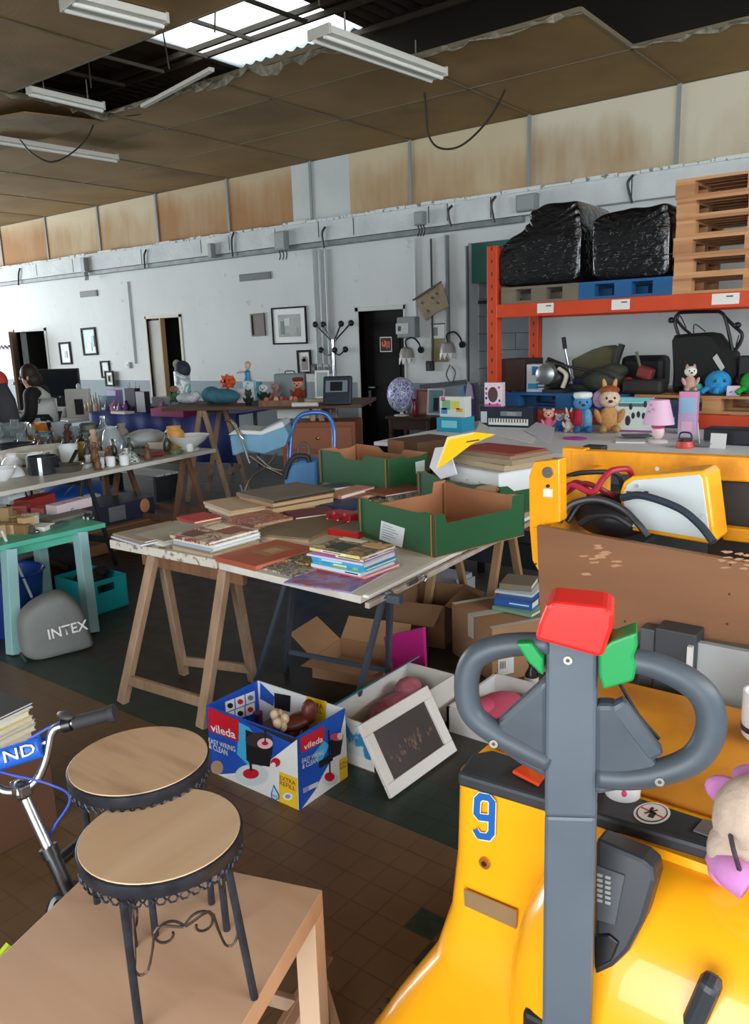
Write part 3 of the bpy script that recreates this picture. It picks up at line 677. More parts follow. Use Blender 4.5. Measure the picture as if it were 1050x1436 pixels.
txt_on('EXTRA', (540, 728), (645, 770), (540, 700), vf, M((150, 60, 30), .5), nrm=NF, off=.002); txt_on('REFILL', (540, 762), (645, 806), (540, 734), vf, M((150, 60, 30), .5), off=.002); blob((592, 842), 34, 26, vf, NF, white, 'refill_print', .0022); blob((592, 842), 18, 14, vf, NF, M((150, 150, 156), .5), 'refill_print', .0026)
poly_on(vf((497, 762), (535, 830), (535, 860), (510, 872), (480, 855), (477, 825)), NF, M((30, 110, 180), .4), vb, 'drop_print', .0016); poly_on(vf((497, 778), (527, 832), (527, 855), (508, 863), (487, 850), (485, 828)), NF, M((196, 226, 240), .4), vb, 'drop_print', .002)
txt_on('99%', (490, 845), (526, 858), (490, 825), vf, M((30, 110, 180), .4), off=.0024)
# end face: tilted bucket, mop, barcode
poly_on(vr((868, 470), (880, 590), (940, 560), (960, 430)), NR, blk, vb, 'bucket_print', .0016); blob((915, 445), 44, 26, vr, NR, M((206, 80, 110), .4), 'wringer_print', .002); blob((935, 440), 18, 24, vr, NR, white, 'wringer_print', .0024)
poly_on(vr((855, 400), (864, 396), (874, 690), (864, 694)), NR, blk, vb, 'mop_handle_print', .0022); poly_on(vr((790, 610), (880, 560), (890, 600), (800, 655)), NR, blk, vb, 'hand_grip_print', .0024)
blob((868, 725), 58, 44, vr, NR, M((206, 220, 222), .5), 'mop_head_print', .0016); blob((866, 712), 34, 30, vr, NR, red, 'mop_head_print', .002); poly_on(vr((930, 600), (985, 570), (988, 720), (935, 745)), NR, yel, vb, 'refill_panel', .0018)
txt_on('EXTRA', (932, 640), (982, 618), (932, 620), vr, M((150, 60, 30), .5), nrm=NR, off=.0022); txt_on('REFILL', (934, 664), (982, 642), (934, 646), vr, M((150, 60, 30), .5), nrm=NR, off=.0022)
poly_on(vr((672, 880), (672, 938), (790, 775), (770, 790)), NR, blue, vb, 'blue_corner', .0012); poly_on(vr((690, 790), (790, 742), (790, 770), (692, 822)), NR, M((206, 212, 222), .5), vb, 'barcode_field', .0018)
for k in range(9): poly_on(vr((694+k*4, 789-k*2), (696+k*4, 788-k*2), (696+k*4, 818-k*2), (694+k*4, 819-k*2)), NR, M((80, 110, 180), .5), vb, 'barcode_line', .0022)
# inside: icon grid, print on the back flap
for r in range(2):
    for q in range(3):
        a0 = 168+q*68; b0 = 212+r*78-q*26; poly_on(vlf((a0, b0), (a0+62, b0-24), (a0+66, b0+46), (a0+5, b0+70)), NL, M((226, 230, 234), .4), vb, 'icon_square', .001)
        cc = (a0+34, b0+24); n = 12; poly_on(vlf(*[(cc[0]+20*math.cos(-2*math.pi*i/n), cc[1]+18*math.sin(-2*math.pi*i/n)) for i in range(n)]), NL, [blk, red, M((120, 126, 130), .5)][(r*2+q) % 3], vb, 'icon', .0016)
poly_on(vbk((405, 80), (500, 175), (495, 240), (405, 190)), NBk, blue, vb, 'blue_corner', .001); poly_on(vbk((712, 170), (850, 208), (840, 360), (715, 320)), NBk, yel, vb, 'refill_panel', .001)
txt_on('EXTRA', (722, 232), (828, 262), (724, 198), vbk, M((130, 60, 30), .5), off=.0014); txt_on('REFILL', (722, 262), (825, 292), (724, 234), vbk, M((130, 60, 30), .5), off=.0014)
poly_on(vbk((500, 150), (610, 170), (605, 280), (500, 250)), NBk, blk, vb, 'bucket_print', .001)
poly_on(vf((286, 335), (652, 462), (655, 600), (640, 500)), NF, M((36, 40, 48), .5), vb, 'dark_edge', .0005)
# things inside the carton: brown shoe, dolls' limbs, small toys
def cpt(x, y, z): return V3(onz(*Zc(x, y), z))
c = cpt(660, 340, .24); tag(B().ell(c, (.045, .075, .03)).ell(c+Vector((.03, .03, .035)), (.03, .032, .05)).tube([c+Vector((0, -.03, 0)), (c.x-.02, c.y-.03, .12), (c.x-.03, c.y-.04, .004)], .03).build('wooden_shoe', M((92, 40, 28), .4), smooth='all'), 'glossy red-brown wooden shoe lying in the mop carton', 'shoe')
d = thing('ball_cluster', 'cluster of cream wooden beads on a stem in the mop carton', 'beads', (*cpt(540, 330, .25)[:2], .003))
for k, (dx, dy) in enumerate(((500, 300), (535, 295), (512, 335), (570, 325), (540, 350), (556, 375), (520, 355))):
    B().ell(cpt(dx, dy, .27-.01*(k % 3)), (.017, .017, .021)).build('bead', M((214, 190, 158), .5), d, smooth='all')
e = cpt(535, 335, .25); B().cyl((e.x, e.y, .004), (e.x, e.y, .25), .02).build('stem', M((120, 90, 70), .6), d)
c = cpt(390, 320, .2); B().lathe([(.028, 0), (.034, .06), (.03, .14), (.018, .17), (.018, .2), (.02, .22)], 12, (c.x, c.y, .004)).build('purple_bottle', M((74, 44, 84), .35), smooth=True, label='small dark purple bottle standing in the mop carton', cat='bottle')
c = cpt(450, 340, .16); B().box((c.x, c.y+.02, .075), (.07, .08, .14)).build('green_tin', M((88, 100, 60), .5, col2=(130, 70, 60), scale=20., sharp=True), bev=.006, label='small printed green tin box in the mop carton', cat='tin')
c = cpt(760, 350, .2); B().lathe([(.03, 0), (.036, .03), (.036, .16), (.03, .19), (.02, .2)], 12, (min(c.x, bx1-.05), min(c.y, by1-.05), .004)).build('straw_jar', M((150, 122, 84), .6), smooth=True, label='straw-coloured small jar in the corner of the mop carton', cat='jar')

# ---- beech side table with the two stools
beech = M((204, 170, 142), .45, col2=(190, 154, 126), scale=1.5, stretch=(1, 6, 1), mix=.5)
beech2 = M((210, 178, 148), .45)
ZD = .45
dc = V3(onz(452, 1248, ZD)); du = Vector((-.95, -.313, 0)).normalized(); dv = Vector((.313, -.95, 0)).normalized(); DL = .55
dt = thing('side_table', 'square beech-veneer side table under the two round stools', 'table', (float((dc+du*.27+dv*.27).x), float((dc+du*.27+dv*.27).y), 0))
B().prism([dc, dc+du*DL, dc+du*DL+dv*DL, dc+dv*DL], (0, 0, -.05)).build('tabletop', beech, dt, bev=.002)
for a, b_ in ((0, 0), (1, 0), (0, 1), (1, 1)):
    p = dc+du*(a*(DL-.05))+dv*(b_*(DL-.05)); B().prism([p, p+du*.05, p+du*.05+dv*.05, p+dv*.05], (0, 0, -.0)).v
    q = B(); z0 = 0.; P = [p, p+du*.05, p+du*.05+dv*.05, p+dv*.05]; q.prism([(w.x, w.y, 0) for w in P], (0, 0, ZD-.05)); q.build('leg', beech2, dt, bev=.002)
# folded wooden stool leaning beside the table
fs = thing('folding_stool', 'folded brown wooden stool leaning by the beech side table', 'stool', (*atd(440, 1420, 1.86)[:2], 0))
fq = lambda x, y, d=1.9: V3(atd(x, y, d))
for a, b_, m_ in (((459, 1336), (392, 1450), wood_d), ((436, 1340), (470, 1450), wood), ((452, 1372), (420, 1440), wood)):
    p, q = fq(*a), fq(*b_); q = p+(q-p)*(p.z/(p.z-q.z)); B().bar(p, q, .026, .03).build('leg', m_, fs, bev=.003)
B().bar(fq(378, 1398), fq(428, 1412), .02, .035).build('rail', wood, fs, bev=.003)
iron = M((34, 36, 42), .45, .5, col2=(58, 62, 72), scale=30.)
def stool(lab, cpx, zs, R, feet, seatmat, zb):
    c = V3(onz(*cpx, zs)); t = thing('round_stool', lab, 'stool', (c.x, c.y, zb), 0, 'round iron stools')
    B().lathe([(R-.004, -.012), (R-.001, -.006), (R-.001, -.0015), (R-.002, 0), (1e-5, 0)], 48, c).build('seat', seatmat, t, smooth=True)
    B().lathe([(R-.0005, -.002), (R+.003, -.004), (R+.003, -.026), (R, -.03), (R-.006, -.026), (R-.006, -.004)], 48, c).build('band', iron, t, smooth=True)
    lace = B()
    for k in range(46):
        th = 2*math.pi*k/46; p = c+Vector((math.cos(th)*R, math.sin(th)*R, -.036)); u = Vector((-math.sin(th), math.cos(th), 0)); w = Vector((0, 0, 1))
        lace.tube([p+u*.0085*math.cos(a)+w*.0085*math.sin(a) for a in [i*math.pi/3 for i in range(6)]], .0022, 4, closed=True)
    lace.build('lace_trim', iron, t, kind='stuff')
    tops = []
    for p in feet:
        p = V3(p); d = (p-c); d.z = 0; d.normalize(); tp = c+d*(R-.012)+Vector((0, 0, -.02)); tops.append((tp, p)); B().cyl(tp, p, .0075, n=8).build('leg', iron, t, smooth=True)
    for k in range(4):
        (a, fa), (b_, fb) = tops[k], tops[(k+1) % 4]; zA = .36
        pa, pb = a.lerp(fa, .42), b_.lerp(fb, .42); m = (pa+pb)/2; u = (pb-pa); Lw = u.length; u.normalize(); w = Vector((0, 0, 1)); sc = B()
        for s in (-1, 1):
            P = [m+u*s*Lw*.5+w*-.03, m+u*s*Lw*.44+w*-.055, m+u*s*Lw*.36+w*-.05, m+u*s*Lw*.30+w*-.01, m+u*s*Lw*.24+w*.028]
            for i in range(13):
                th = math.pi*.95-i*.52; r = Lw*.15*(1-i*.055); P.append(m+u*s*(Lw*.16-r*math.cos(math.pi-th)*1.0)+w*(.008+r*math.sin(th)))
            sc.tube(bez(P, 3), .0026, 5)
        sc.build('scroll', M((70, 60, 54), .4, .7), t)
    return t
f1 = [onz(*p, ZD) for p in ((357, 1400), (196, 1446), (218, 1312), (318, 1304))]
stool('front round stool with plain pale wooden seat and black scrolled iron legs', (225, 1166), .765, .1475, [f1[0], f1[1], f1[2], f1[3]], M((200, 172, 140), .35, col2=(188, 156, 124), scale=2., stretch=(8, 1, 1)), ZD)
c2s = onz(195, 1063, .80)
fa = onz(126, 1266, ZD)-c2s; fa = math.atan2(fa[1], fa[0]); f2 = [(c2s[0]+.128*math.cos(fa+q), c2s[1]+.128*math.sin(fa+q), ZD) for q in (0, R90, 2*R90, 3*R90)]
stool('rear round stool, its wooden seat marked by a dark worn streak', (195, 1063), .80, .1425, f2, M((188, 156, 124), .35, col2=(140, 108, 82), scale=3., mix=.36, stretch=(1.2, 7, 1)), ZD)

# ---- child's bicycle at the left edge
bd = 1.9
def bp(x, y, d=bd): return V3(atd(x, y, d))
clamp, head = bp(30, 1108), bp(68, 1190)
bu = (bp(62, 1047)-bp(0, 1066)).normalized()
ax = (head-clamp).normalized()
bk = thing('bicycle', "child's bicycle with blue handlebar pad and black frame beside the side table", 'bicycle', (float(head.x)-.3, float(head.y), 0))
alu = M((190, 194, 198), .28, 1.); bkm = M((24, 25, 28), .3, coat=.3); grip = M((44, 44, 48), .7); rub = M((26, 26, 27), .8)
half = [clamp, bp(50, 1096), bp(63, 1070), bp(69, 1045), bp(74, 1026), bp(90, 1017), bp(160, 1000)]
def mir(p): d = (p-clamp).dot(bu); return p-bu*2*d
path = bez([mir(p) for p in reversed(half[1:])]+half, 6); B().tube(path, .0105, 10).build('handlebar', alu, bk, smooth=True)
for s, f in ((0, lambda p: p), (1, mir)):
    a, b_ = f(bp(104, 1014)), f(bp(158, 1000)); g = B().tube([a, b_], .0165, 12).build('grip', grip, bk, smooth=True)
    B().cyl(b_-(b_-a).normalized()*.008, b_+(b_-a).normalized()*.006, .021, n=12).build('grip_flange', grip, g, smooth=True)
    a, b_ = f(bp(88, 1018)), f(bp(100, 1015)); B().cyl(a, b_, .017, n=12).build('brake_clamp', bkm, bk, smooth=True)
    a = f(bp(92, 1010)); B().ell(a+Vector((0, 0, .012)), (.028, .014, .009)).build('brake_lever', M((60, 60, 64), .5), bk, smooth='all'); 
cr0 = bp(68, 1040); B().tube([mir(cr0), cr0], .007, 8).build('crossbar', alu, bk, smooth=True)
pa, pb = bp(60, 1044)-bu*.0, bp(60, 1044); pb = bp(60, 1046); pa = pb-bu*.16
pad = B().tube([pa, pb], .026, 14).build('handlebar_pad', M((36, 96, 196), .5), bk, smooth=True, label='blue foam pad with white lettering')
cdir = (EYEP_V:=Vector((0, 0, EYE)))-((pa+pb)/2); nrm = (cdir-bu*cdir.dot(bu)).normalized(); vv_ = nrm.cross(bu).normalized()
if vv_.z < 0: vv_ = -vv_
for dy, m_, bo in ((0, M((30, 36, 50), .5), .03), (.0006, white, .0)):
    text_on('ND', pb-bu*.082+nrm*(.0265+dy)-vv_*.012, bu, vv_, .076, .026, m_, pad, 'lettering', bo)
B().tube([clamp-ax*.01, head], .0125, 12).build('stem', alu, bk, smooth=True); B().ell(clamp, (.026, .022, .026)).box(clamp+Vector((0, 0, .005)), (.05, .03, .03)).build('stem_clamp', M((150, 150, 148), .35, 1.), bk, bev=.004)
hb = head+ax*.12; B().cyl(head-ax*.005, head+ax*.02, .022, n=14).build('headset', bkm, bk, smooth=True); B().cyl(head, hb, .018, n=12).build('head_tube', bkm, bk, smooth=True)
axle = hb+Vector((.06, .02, 0)); axle.z = .2
fw = Vector((-bu.y, bu.x, 0)).normalized(); side = Vector((bu.x, bu.y, 0)).normalized()
if (axle-head).dot(fw) < 0: fw = -fw
axle = Vector((hb.x, hb.y, .2))+fw*.10
for s in (-1, 1): B().tube(bez([hb, hb+side*s*.045+Vector((0, 0, -.03)), axle+side*s*.05], 6), .012, 8).build('fork_blade', bkm, bk, smooth=True)
def wheel(cx_, nm):
    ring = [cx_+fw*.19*math.cos(a)+Vector((0, 0, 1))*.178*math.sin(a) for a in [2*math.pi*i/28 for i in range(28)]]
    w = B().tube(ring, .021, 8, closed=True).build(nm, rub, bk, smooth='all'); ring2 = [cx_+(p-cx_)*.87 for p in ring]; B().tube(ring2, .008, 6, closed=True).build('rim', alu, w, smooth='all')
    sp_ = B()
    for i in range(0, 28, 2): sp_.cyl(cx_, ring2[i], .0012, n=4)
    sp_.build('spokes', alu, w, kind='stuff'); B().cyl(cx_-side*.045, cx_+side*.045, .014).build('hub', alu, w)
wheel(axle, 'front_wheel'); rear = axle-fw*.72; rear.z = .2; wheel(rear, 'rear_wheel')
bb = axle-fw*.36; bb.z = .19; st_ = bb-fw*.08; st_.z = .45
B().tube([head+ax*.1, bb], .017, 10).build('down_tube', bkm, bk, smooth=True); B().tube([head+ax*.04, Vector((st_.x, st_.y, .36))], .016, 10).build('top_tube', bkm, bk, smooth=True); B().tube([bb, st_], .015, 10).build('seat_tube', bkm, bk, smooth=True)
for s in (-1, 1): B().tube([Vector((st_.x, st_.y, .34))+side*s*.02, rear+side*s*.05], .009, 6).tube([bb+side*s*.03, rear+side*s*.05], .009, 6).build('rear_stay', bkm, bk, smooth=True)
B().ell(Vector((st_.x, st_.y, .5))-fw*.03, (.09, .06, .03)).build('saddle', rub, bk, smooth='all'); B().cyl(bb-side*.05, bb+side*.05, .02).bar(bb+side*.06, bb+side*.06+fw*.1-Vector((0, 0, .06)), .014, .02).build('crank', alu, bk)
B().tube(bez([bp(86, 1012), bp(60, 1025), bp(20, 1050), bp(-10, 1075, 1.92), bp(10, 1085, 1.88), bp(70, 1100, 1.86), bp(98, 1122, 1.88), bp(70, 1180, 1.93), hb+Vector((0, .02, 0))], 8), .003, 5).build('brake_cable', M((58, 92, 200), .5), bk, smooth=True)
p = bp(14, 1340, 1.86); B().box(p, (.012, .03, .06), Matrix.Rotation(.5, 3, 'X')).build('decal', M((196, 220, 60), .5), bk)
# ================================================================== YELLOW PALLET STACKER
yel_p = M((250, 176, 22), .28, col2=(240, 160, 18), scale=1.5, coat=.4)
yel_w = M((240, 162, 28), .45, col2=(150, 84, 30), scale=9., mix=.3)
gry = M((78, 88, 98), .42, col2=(88, 98, 108), scale=5.); gry_d = M((46, 52, 58), .45); blackp = M((38, 42, 46), .5, col2=(52, 56, 60), scale=14.)
jk = thing('pallet_stacker', 'yellow pedestrian pallet stacker with grey tiller arm and red button', 'pallet stacker', (-.4, 1.65, 0))
def ring(x0, x1, y0, y1, z, r, n=5, fr=None):
    P = []; 
    for cx_, cy_, a0 in ((x1-r, y1-r, 0), (x0+r, y1-r, 90), (x0+r, y0+r, 180), (x1-r, y0+r, 270)):
        for k in range(n): a = math.radians(a0+90*k/(n-1)); P.append((cx_+r*math.cos(a), cy_+r*math.sin(a), z))
    return P
# cowl with flared skirt
B().loft([ring(-.935, .18, 1.03, 1.95, .03, .06), ring(-.945, .18, 1.02, 1.95, .1, .07), ring(-.935, .17, 1.05, 1.95, .18, .08), ring(-.9, .13, 1.14, 1.95, .255, .08), ring(-.86, .1, 1.24, 1.95, .325, .07), ring(-.842, .09, 1.285, 1.95, .42, .06), ring(-.832, .09, 1.30, 1.95, .55, .055), ring(-.825, .085, 1.305, 1.95, .74, .05)]).build('cowl', yel_p, jk, smooth=True)
# round motor cover behind the tiller
def sup(cx_, hw, y0, y1, z, n=40, e=4.2):
    P = []
    for k in range(n):
        a = 2*math.pi*k/n; c, s = math.cos(a), math.sin(a); f = lambda v: math.copysign(abs(v)**(2/e), v); P.append((cx_+hw*f(c), (y0+y1)/2+(y1-y0)/2*f(s), z))
    return P
B().loft([sup(-.345, .16, 1.26, 1.5, .135), sup(-.345, .235, 1.17, 1.5, .18), sup(-.345, .275, 1.12, 1.5, .26), sup(-.345, .285, 1.105, 1.5, .38), sup(-.345, .28, 1.11, 1.5, .5), sup(-.345, .262, 1.14, 1.5, .6), sup(-.345, .22, 1.2, 1.5, .68), sup(-.345, .15, 1.28, 1.5, .722)]).build('motor_cover', yel_p, jk, smooth='all')
# console on the cover
pc = [onp(x, y, (-.32, 1.118, .4), (.1, -1, .22)) for x, y in ((838, 1172), (905, 1200), (920, 1212), (922, 1232), (905, 1290), (884, 1330), (862, 1352), (836, 1364))]
nC = Vector((.1, -1, .22)).normalized()
co = B().prism([V3(p)-nC*.05 for p in pc], nC*.065).build('console', M((44, 48, 54), .4), jk, bev=.008)
pk = [onp(x, y, (-.32, 1.118, .4), (.1, -1, .22)) for x, y in ((840, 1208), (880, 1222), (866, 1292), (840, 1284))]
B().prism([V3(p)+nC*.013 for p in pk], nC*.006).build('key_panel', M((70, 74, 80), .4), co, bev=.002)
for r in range(6):
    for q in range(2):
        x, y = 842+q*11, 1218+r*7+q*3; pp = [onp(a, b_, (-.32, 1.118, .4), (.1, -1, .22)) for a, b_ in ((x, y), (x+8, y+2), (x+7, y+6), (x, y+4))]; B().prism([V3(p)+nC*.018 for p in pp], nC*.004).build('key', M((150, 152, 150), .4), co)
pq = [onp(x, y, (-.32, 1.118, .4), (.1, -1, .22)) for x, y in ((838, 1305), (858, 1303), (872, 1315), (862, 1340), (838, 1352))]
B().prism([V3(p)+nC*.013 for p in pq], nC*.008).build('socket_flap', M((18, 18, 20), .3), co, bev=.003)
# black top rail, reflector, stickers
ZB = .765
tr_ = [V3(onz(x, y, ZB)) for x, y in ((641, 1084), (1018, 1196), (1060, 1170), (868, 1108), (690, 1050), (660, 1056))]
B().prism(tr_, (0, 0, -.03)).build('top_rail', blackp, jk, bev=.008)
rp = [V3(onz(x, y, ZB+.004)) for x, y in ((718, 1085), (755, 1104), (764, 1092), (738, 1074))]; B().prism(rp, (0, 0, .008)).build('reflector', M((206, 66, 30), .2, coat=.6), jk, bev=.002)
def top_px(x, y, z=ZB+.0015): return V3(onz(x, y, z))
c = top_px(914, 1140); u = (top_px(940, 1140)-c); v = (top_px(914, 1128)-c)
B().add([c+u*math.cos(a)+v*1.25*math.sin(a) for a in [2*math.pi*i/24 for i in range(24)]], [tuple(range(24))]).build('warning_sticker', M((226, 222, 216), .5), jk, label='round white no-riding sticker with crossed figure')
for rr, mm_ in ((.86, M((60, 60, 62), .5)), (.78, M((222, 216, 210), .5))):
    B().add([c+Vector((0, 0, .0008 if rr > .8 else .0014))+u*rr*math.cos(a)+v*1.25*rr*math.sin(a) for a in [2*math.pi*i/24 for i in range(24)]], [tuple(range(24))]).build('sticker_ring', mm_, jk)
for a, b_, w in (((-.1, -.5), (.1, .0), .3), ((-.1, .1), (.05, .45), .16), ((-.4, -.1), (.3, .2), .1), ((-.6, .5), (.6, -.55), .1)):
    p, q = c+u*a[0]+v*1.2*a[1]+Vector((0, 0, .0018)), c+u*b_[0]+v*1.2*b_[1]+Vector((0, 0, .0018)); B().bar(p, q, w*u.length, .0006).build('pictogram', M((50, 46, 46), .5) if w != .1 or a[0] != -.6 else M((190, 60, 50), .5), jk)
pl = [top_px(x, y) for x, y in ((972, 1166), (1005, 1178), (1022, 1160), (986, 1150))]; B().prism(pl, (0, 0, .003)).build('rating_plate', M((176, 178, 176), .3, .8), jk)
pl = [top_px(x, y, ZB-.028) for x, y in ((842, 1162), (866, 1172), (872, 1156), (846, 1146))]; B().prism(pl, (0, 0, .003)).build('rating_plate', M((206, 204, 190), .4), jk)
# front plate: number, bolt, badge
YP = 1.298
nine = [(667, 1165), (671, 1172), (684, 1174), (689, 1168), (690, 1125), (685, 1119), (674, 1117), (669, 1122), (668, 1141), (672, 1146), (689, 1148)]
for w_, m_, o_ in ((.019, M((222, 222, 218), .4), .0012), (.0145, M((28, 96, 170), .4), .0022)):
    q = B()
    for k in range(len(nine)-1): a, b_ = (V3(ony(*nine[k+z_], YP-o_-k*6e-5)) for z_ in (0, 1)); d = (b_-a).normalized()*.003; q.bar(a-d, b_+d, .0008, w_, up=tuple((b_-a).cross(Vector((0, 1, 0)))))
    q.build('number_nine', m_, jk)
c = ony(680, 1210, YP); B().cyl((c[0], YP+.004, c[2]), (c[0], YP-.004, c[2]), .013, n=16).build('bolt', M((210, 150, 60), .3, .7), jk); B().cyl((c[0], YP, c[2]), (c[0], YP-.006, c[2]), .006, n=10).build('bolt_recess', M((50, 26, 14), .5), jk)
pl = [ony(x, y, YP-.016) for x, y in ((650, 1247), (724, 1278), (723, 1303), (651, 1270))]; B().prism(pl, (0, .004, 0)).build('badge', M((172, 148, 112), .35, .5), jk)
# paint chips on the skirt
for k in range(22):
    x = -.938; z = rnd.uniform(.05, .2); B().ell((x-.004, 1.12+rnd.uniform(-.02, .2), z), (.006, .006, rnd.uniform(.004, .01)), 6, 4).build('paint_chip', M((50, 34, 24), .8), jk)
p = ony(985, 1405, 1.13); B().box(p, (.034, .04, .1), Matrix.Rotation(.25, 3, 'Y')).build('foot_pedal', gry_d, jk, bev=.012)
c = ony(755, 1425, 1.14); B().box((c[0]+.01, 1.16, c[2]-.02), (.06, .1, .09)).build('tiller_pivot', M((28, 28, 30), .5), jk, bev=.01)
# tiller arm, turned towards the viewer
TO = np.array([-.46, 1.075, 1.]); ty = math.radians(20); tu = Vector((math.cos(ty), math.sin(ty), 0)); tn = Vector((math.sin(ty), -math.cos(ty), 0))
def tp(x, y, off=0.): return V3(onp(x, y, TO, tuple(tn)))+tn*off
arm = [tp(766, 880, .012), tp(838, 886, .012), tp(836, 1142, .012), tp(764, 1140, .012)]
ta_ = B().prism(arm, -tn*.075).build('tiller_head', gry, jk, bev=.006)
low = [tp(764, 1141, .008), tp(836, 1143, .008), tp(828, 1470, .008), tp(760, 1470, .008)]
B().prism(low, -tn*.06).build('tiller_arm', gry, jk, bev=.006)
b1 = tp(794, 1470, -.02); B().bar(b1+Vector((0, 0, .03)), (b1.x, b1.y, .28), .075, .055, up=tuple(tn)).build('tiller_base', gry_d, jk, bev=.006); B().bar((b1.x, b1.y, .33), (b1.x+.04, 1.3, .33), .09, .1).build('pivot_neck', gry_d, jk, bev=.01)
cpy = [tp(752, 888), tp(758, 866), tp(768, 842), tp(776, 836), tp(852, 844), tp(862, 852), tp(860, 872), tp(846, 912), tp(838, 912)]
B().prism([p+tn*.028 for p in cpy], -tn*.08).build('red_button', M((226, 36, 30), .35), jk, bev=.009)
grn = M((20, 140, 72), .35)
gl_ = [tp(*q) for q in ((726, 893), (748, 892), (764, 915), (764, 938), (744, 920))]; B().prism([p+tn*.03 for p in gl_], -tn*.05).build('thumb_lever', grn, jk, bev=.004)
gr_ = [tp(*q) for q in ((840, 905), (858, 893), (893, 880), (894, 900), (888, 915), (893, 928), (888, 948), (846, 960), (840, 940))]; B().prism([p+tn*.02 for p in gr_], -tn*.05).build('thumb_lever', grn, jk, bev=.004)
hm = M((74, 84, 94), .45, col2=(60, 68, 76), scale=7.)
lp = bez([tp(*q) for q in ((770, 903), (735, 903), (695, 908), (664, 925), (654, 960), (662, 1000), (695, 1028), (735, 1050), (770, 1068))], 6)
B().tube(lp, [.0168+.003*math.sin(math.pi*i/(len(lp)-1)) for i in range(len(lp))], 14).build('grip_loop', hm, jk, smooth='all')
rp_ = bez([tp(*q) for q in ((872, 925), (915, 932), (965, 955), (992, 985), (996, 1025), (975, 1062), (930, 1082), (880, 1090), (838, 1088))], 6)
B().tube(rp_, [.0178+.004*math.sin(math.pi*i/(len(rp_)-1)) for i in range(len(rp_))], 14).build('grip_loop', hm, jk, smooth='all')
wl = [tp(*q, .01) for q in ((700, 1010), (768, 948), (768, 1090), (728, 1068), (690, 1042))]; B().prism(wl, -tn*.035).build('grip_web', hm, jk, bev=.008)
wr = [tp(*q, .01) for q in ((834, 985), (862, 985), (884, 1022), (915, 1060), (930, 1082), (900, 1100), (834, 1112))]; B().prism(wr, -tn*.035).build('grip_web', hm, jk, bev=.008)
B().bar(tp(862, 985, -.005), tp(920, 1062, -.005), .03, .028, up=tuple(tn)).build('grip_web_rim', hm, jk, bev=.008)
B().tube(bez([tp(868, 965, -.02), tp(895, 1010, -.02), tp(925, 1045, -.02)], 6), .003, 5).build('tiller_cable', M((22, 22, 24), .5), jk)
for x, y in ((797, 921), (695, 1034), (924, 1086)):
    p = tp(x, y, .013 if x == 797 else .02); B().cyl(p-tn*.006, p+tn*.0025, .0068, n=14).build('screw', M((206, 208, 206), .25, 1.), jk, smooth=True); B().cyl(p+tn*.0025, p+tn*.003, .003, n=6).build('screw_socket', M((60, 62, 64), .5), jk)
# hood behind the rail, mast channels, guard panel
B().mm(-.8, .07, 1.45, 1.93, .741, .752).build('hood', M((210, 140, 34), .5, col2=(150, 90, 34), scale=5., mix=.4), jk, bev=.004)
def ycol(x0, x1, y0, y1, Y, dep, nm, mat):
    a = ony(x0, y0, Y); b_ = ony(x1, y1, Y); return B().mm(a[0], b_[0], Y, Y+dep, min(a[2], b_[2])-.2, max(a[2], b_[2])).build(nm, mat, jk, bev=.004)
ycol(918, 968, 880, 1040, 1.98, .08, 'mast_channel', M((66, 72, 78), .45, .4)); ycol(897, 912, 880, 1020, 2.0, .05, 'mast_channel', M((88, 94, 98), .45, .4))
a = ony(965, 905, 1.975); B().mm(a[0], a[0]+.012, 1.965, 1.98, .68, a[2]).build('mast_strip', M((206, 208, 206), .4), jk)
a = ony(972, 900, 2.0); B().mm(a[0], .12, 2.0, 2.02, .6, a[2]).build('guard_panel', M((150, 158, 162), .4, col2=(166, 172, 174), scale=3.), jk)
a = ony(1000, 1060, 1.9); B().mm(a[0]-.02, a[0]+.16, 1.86, 1.94, a[2]-.03, a[2]+.01).build('steel_block', M((160, 160, 158), .35, .8), jk, bev=.004)
for x0 in (-.92, .05):
    B().mm(x0, x0+.12, 1.95, 3.1, .03, .1).build('support_leg', yel_w, jk, bev=.008)
# load tray: brown board in front, frame and rail behind
pb_ = [ony(752, 737, 2.05), ony(1050, 790, 2.05), ony(1050, 905, 2.05), ony(757, 870, 2.05)]
P0, P1, P2, P3 = (V3(p) for p in pb_); ext = 1.3
P1 = P0+(P1-P0)*ext; P2 = P3+(P2-P3)*ext
brd = B().prism([P0, P1, P2, P3], (0, .022, 0)).build('front_board', M((136, 94, 62), .45, col2=(118, 80, 52), scale=1.2, stretch=(1, 1, 5), mix=.5), jk, bev=.002, label='scuffed brown wooden board')
def bpx(x, y, o=0): return V3(ony(730+x/3.281, 600+y/3.28, 2.0492-o))
for k in range(26):
    x, y = rnd.gauss(370, 50), rnd.gauss(570, 40); 
    if k > 14: x, y = 980+rnd.uniform(-70, 70), 600+rnd.uniform(-30, 50)
    B().add([bpx(x+rnd.uniform(12, 34)*math.cos(t), y+rnd.uniform(3, 8)*math.sin(t), k*6e-5) for t in [-2*math.pi*i/9 for i in range(9)]], [tuple(range(9))]).build('scuff', M((176, 134, 102), .6), brd)
for x, y in ((70, 625), (960, 765), (480, 890), (950, 902), (965, 628), (840, 955)): p = bpx(x, y); B().cyl(p, p-Vector((0, .002, 0)), .003, n=8).build('nail', M((60, 40, 30), .5), brd)
B().mm(-1.0, .05, 2.072, 2.62, .86, .88).build('tray_floor', M((110, 74, 52), .7), jk)
fp = [ony(x, y, 2.1) for x, y in ((741, 668), (748, 648), (784, 644), (785, 732), (742, 742))]
fp2 = B().prism(fp, (0, .05, 0)).prism([ony(x, y, 2.101) for x, y in ((742, 740), (756, 740), (755, 802), (746, 786))], (0, .04, 0)).build('frame_plate', yel_p, jk, bev=.004)
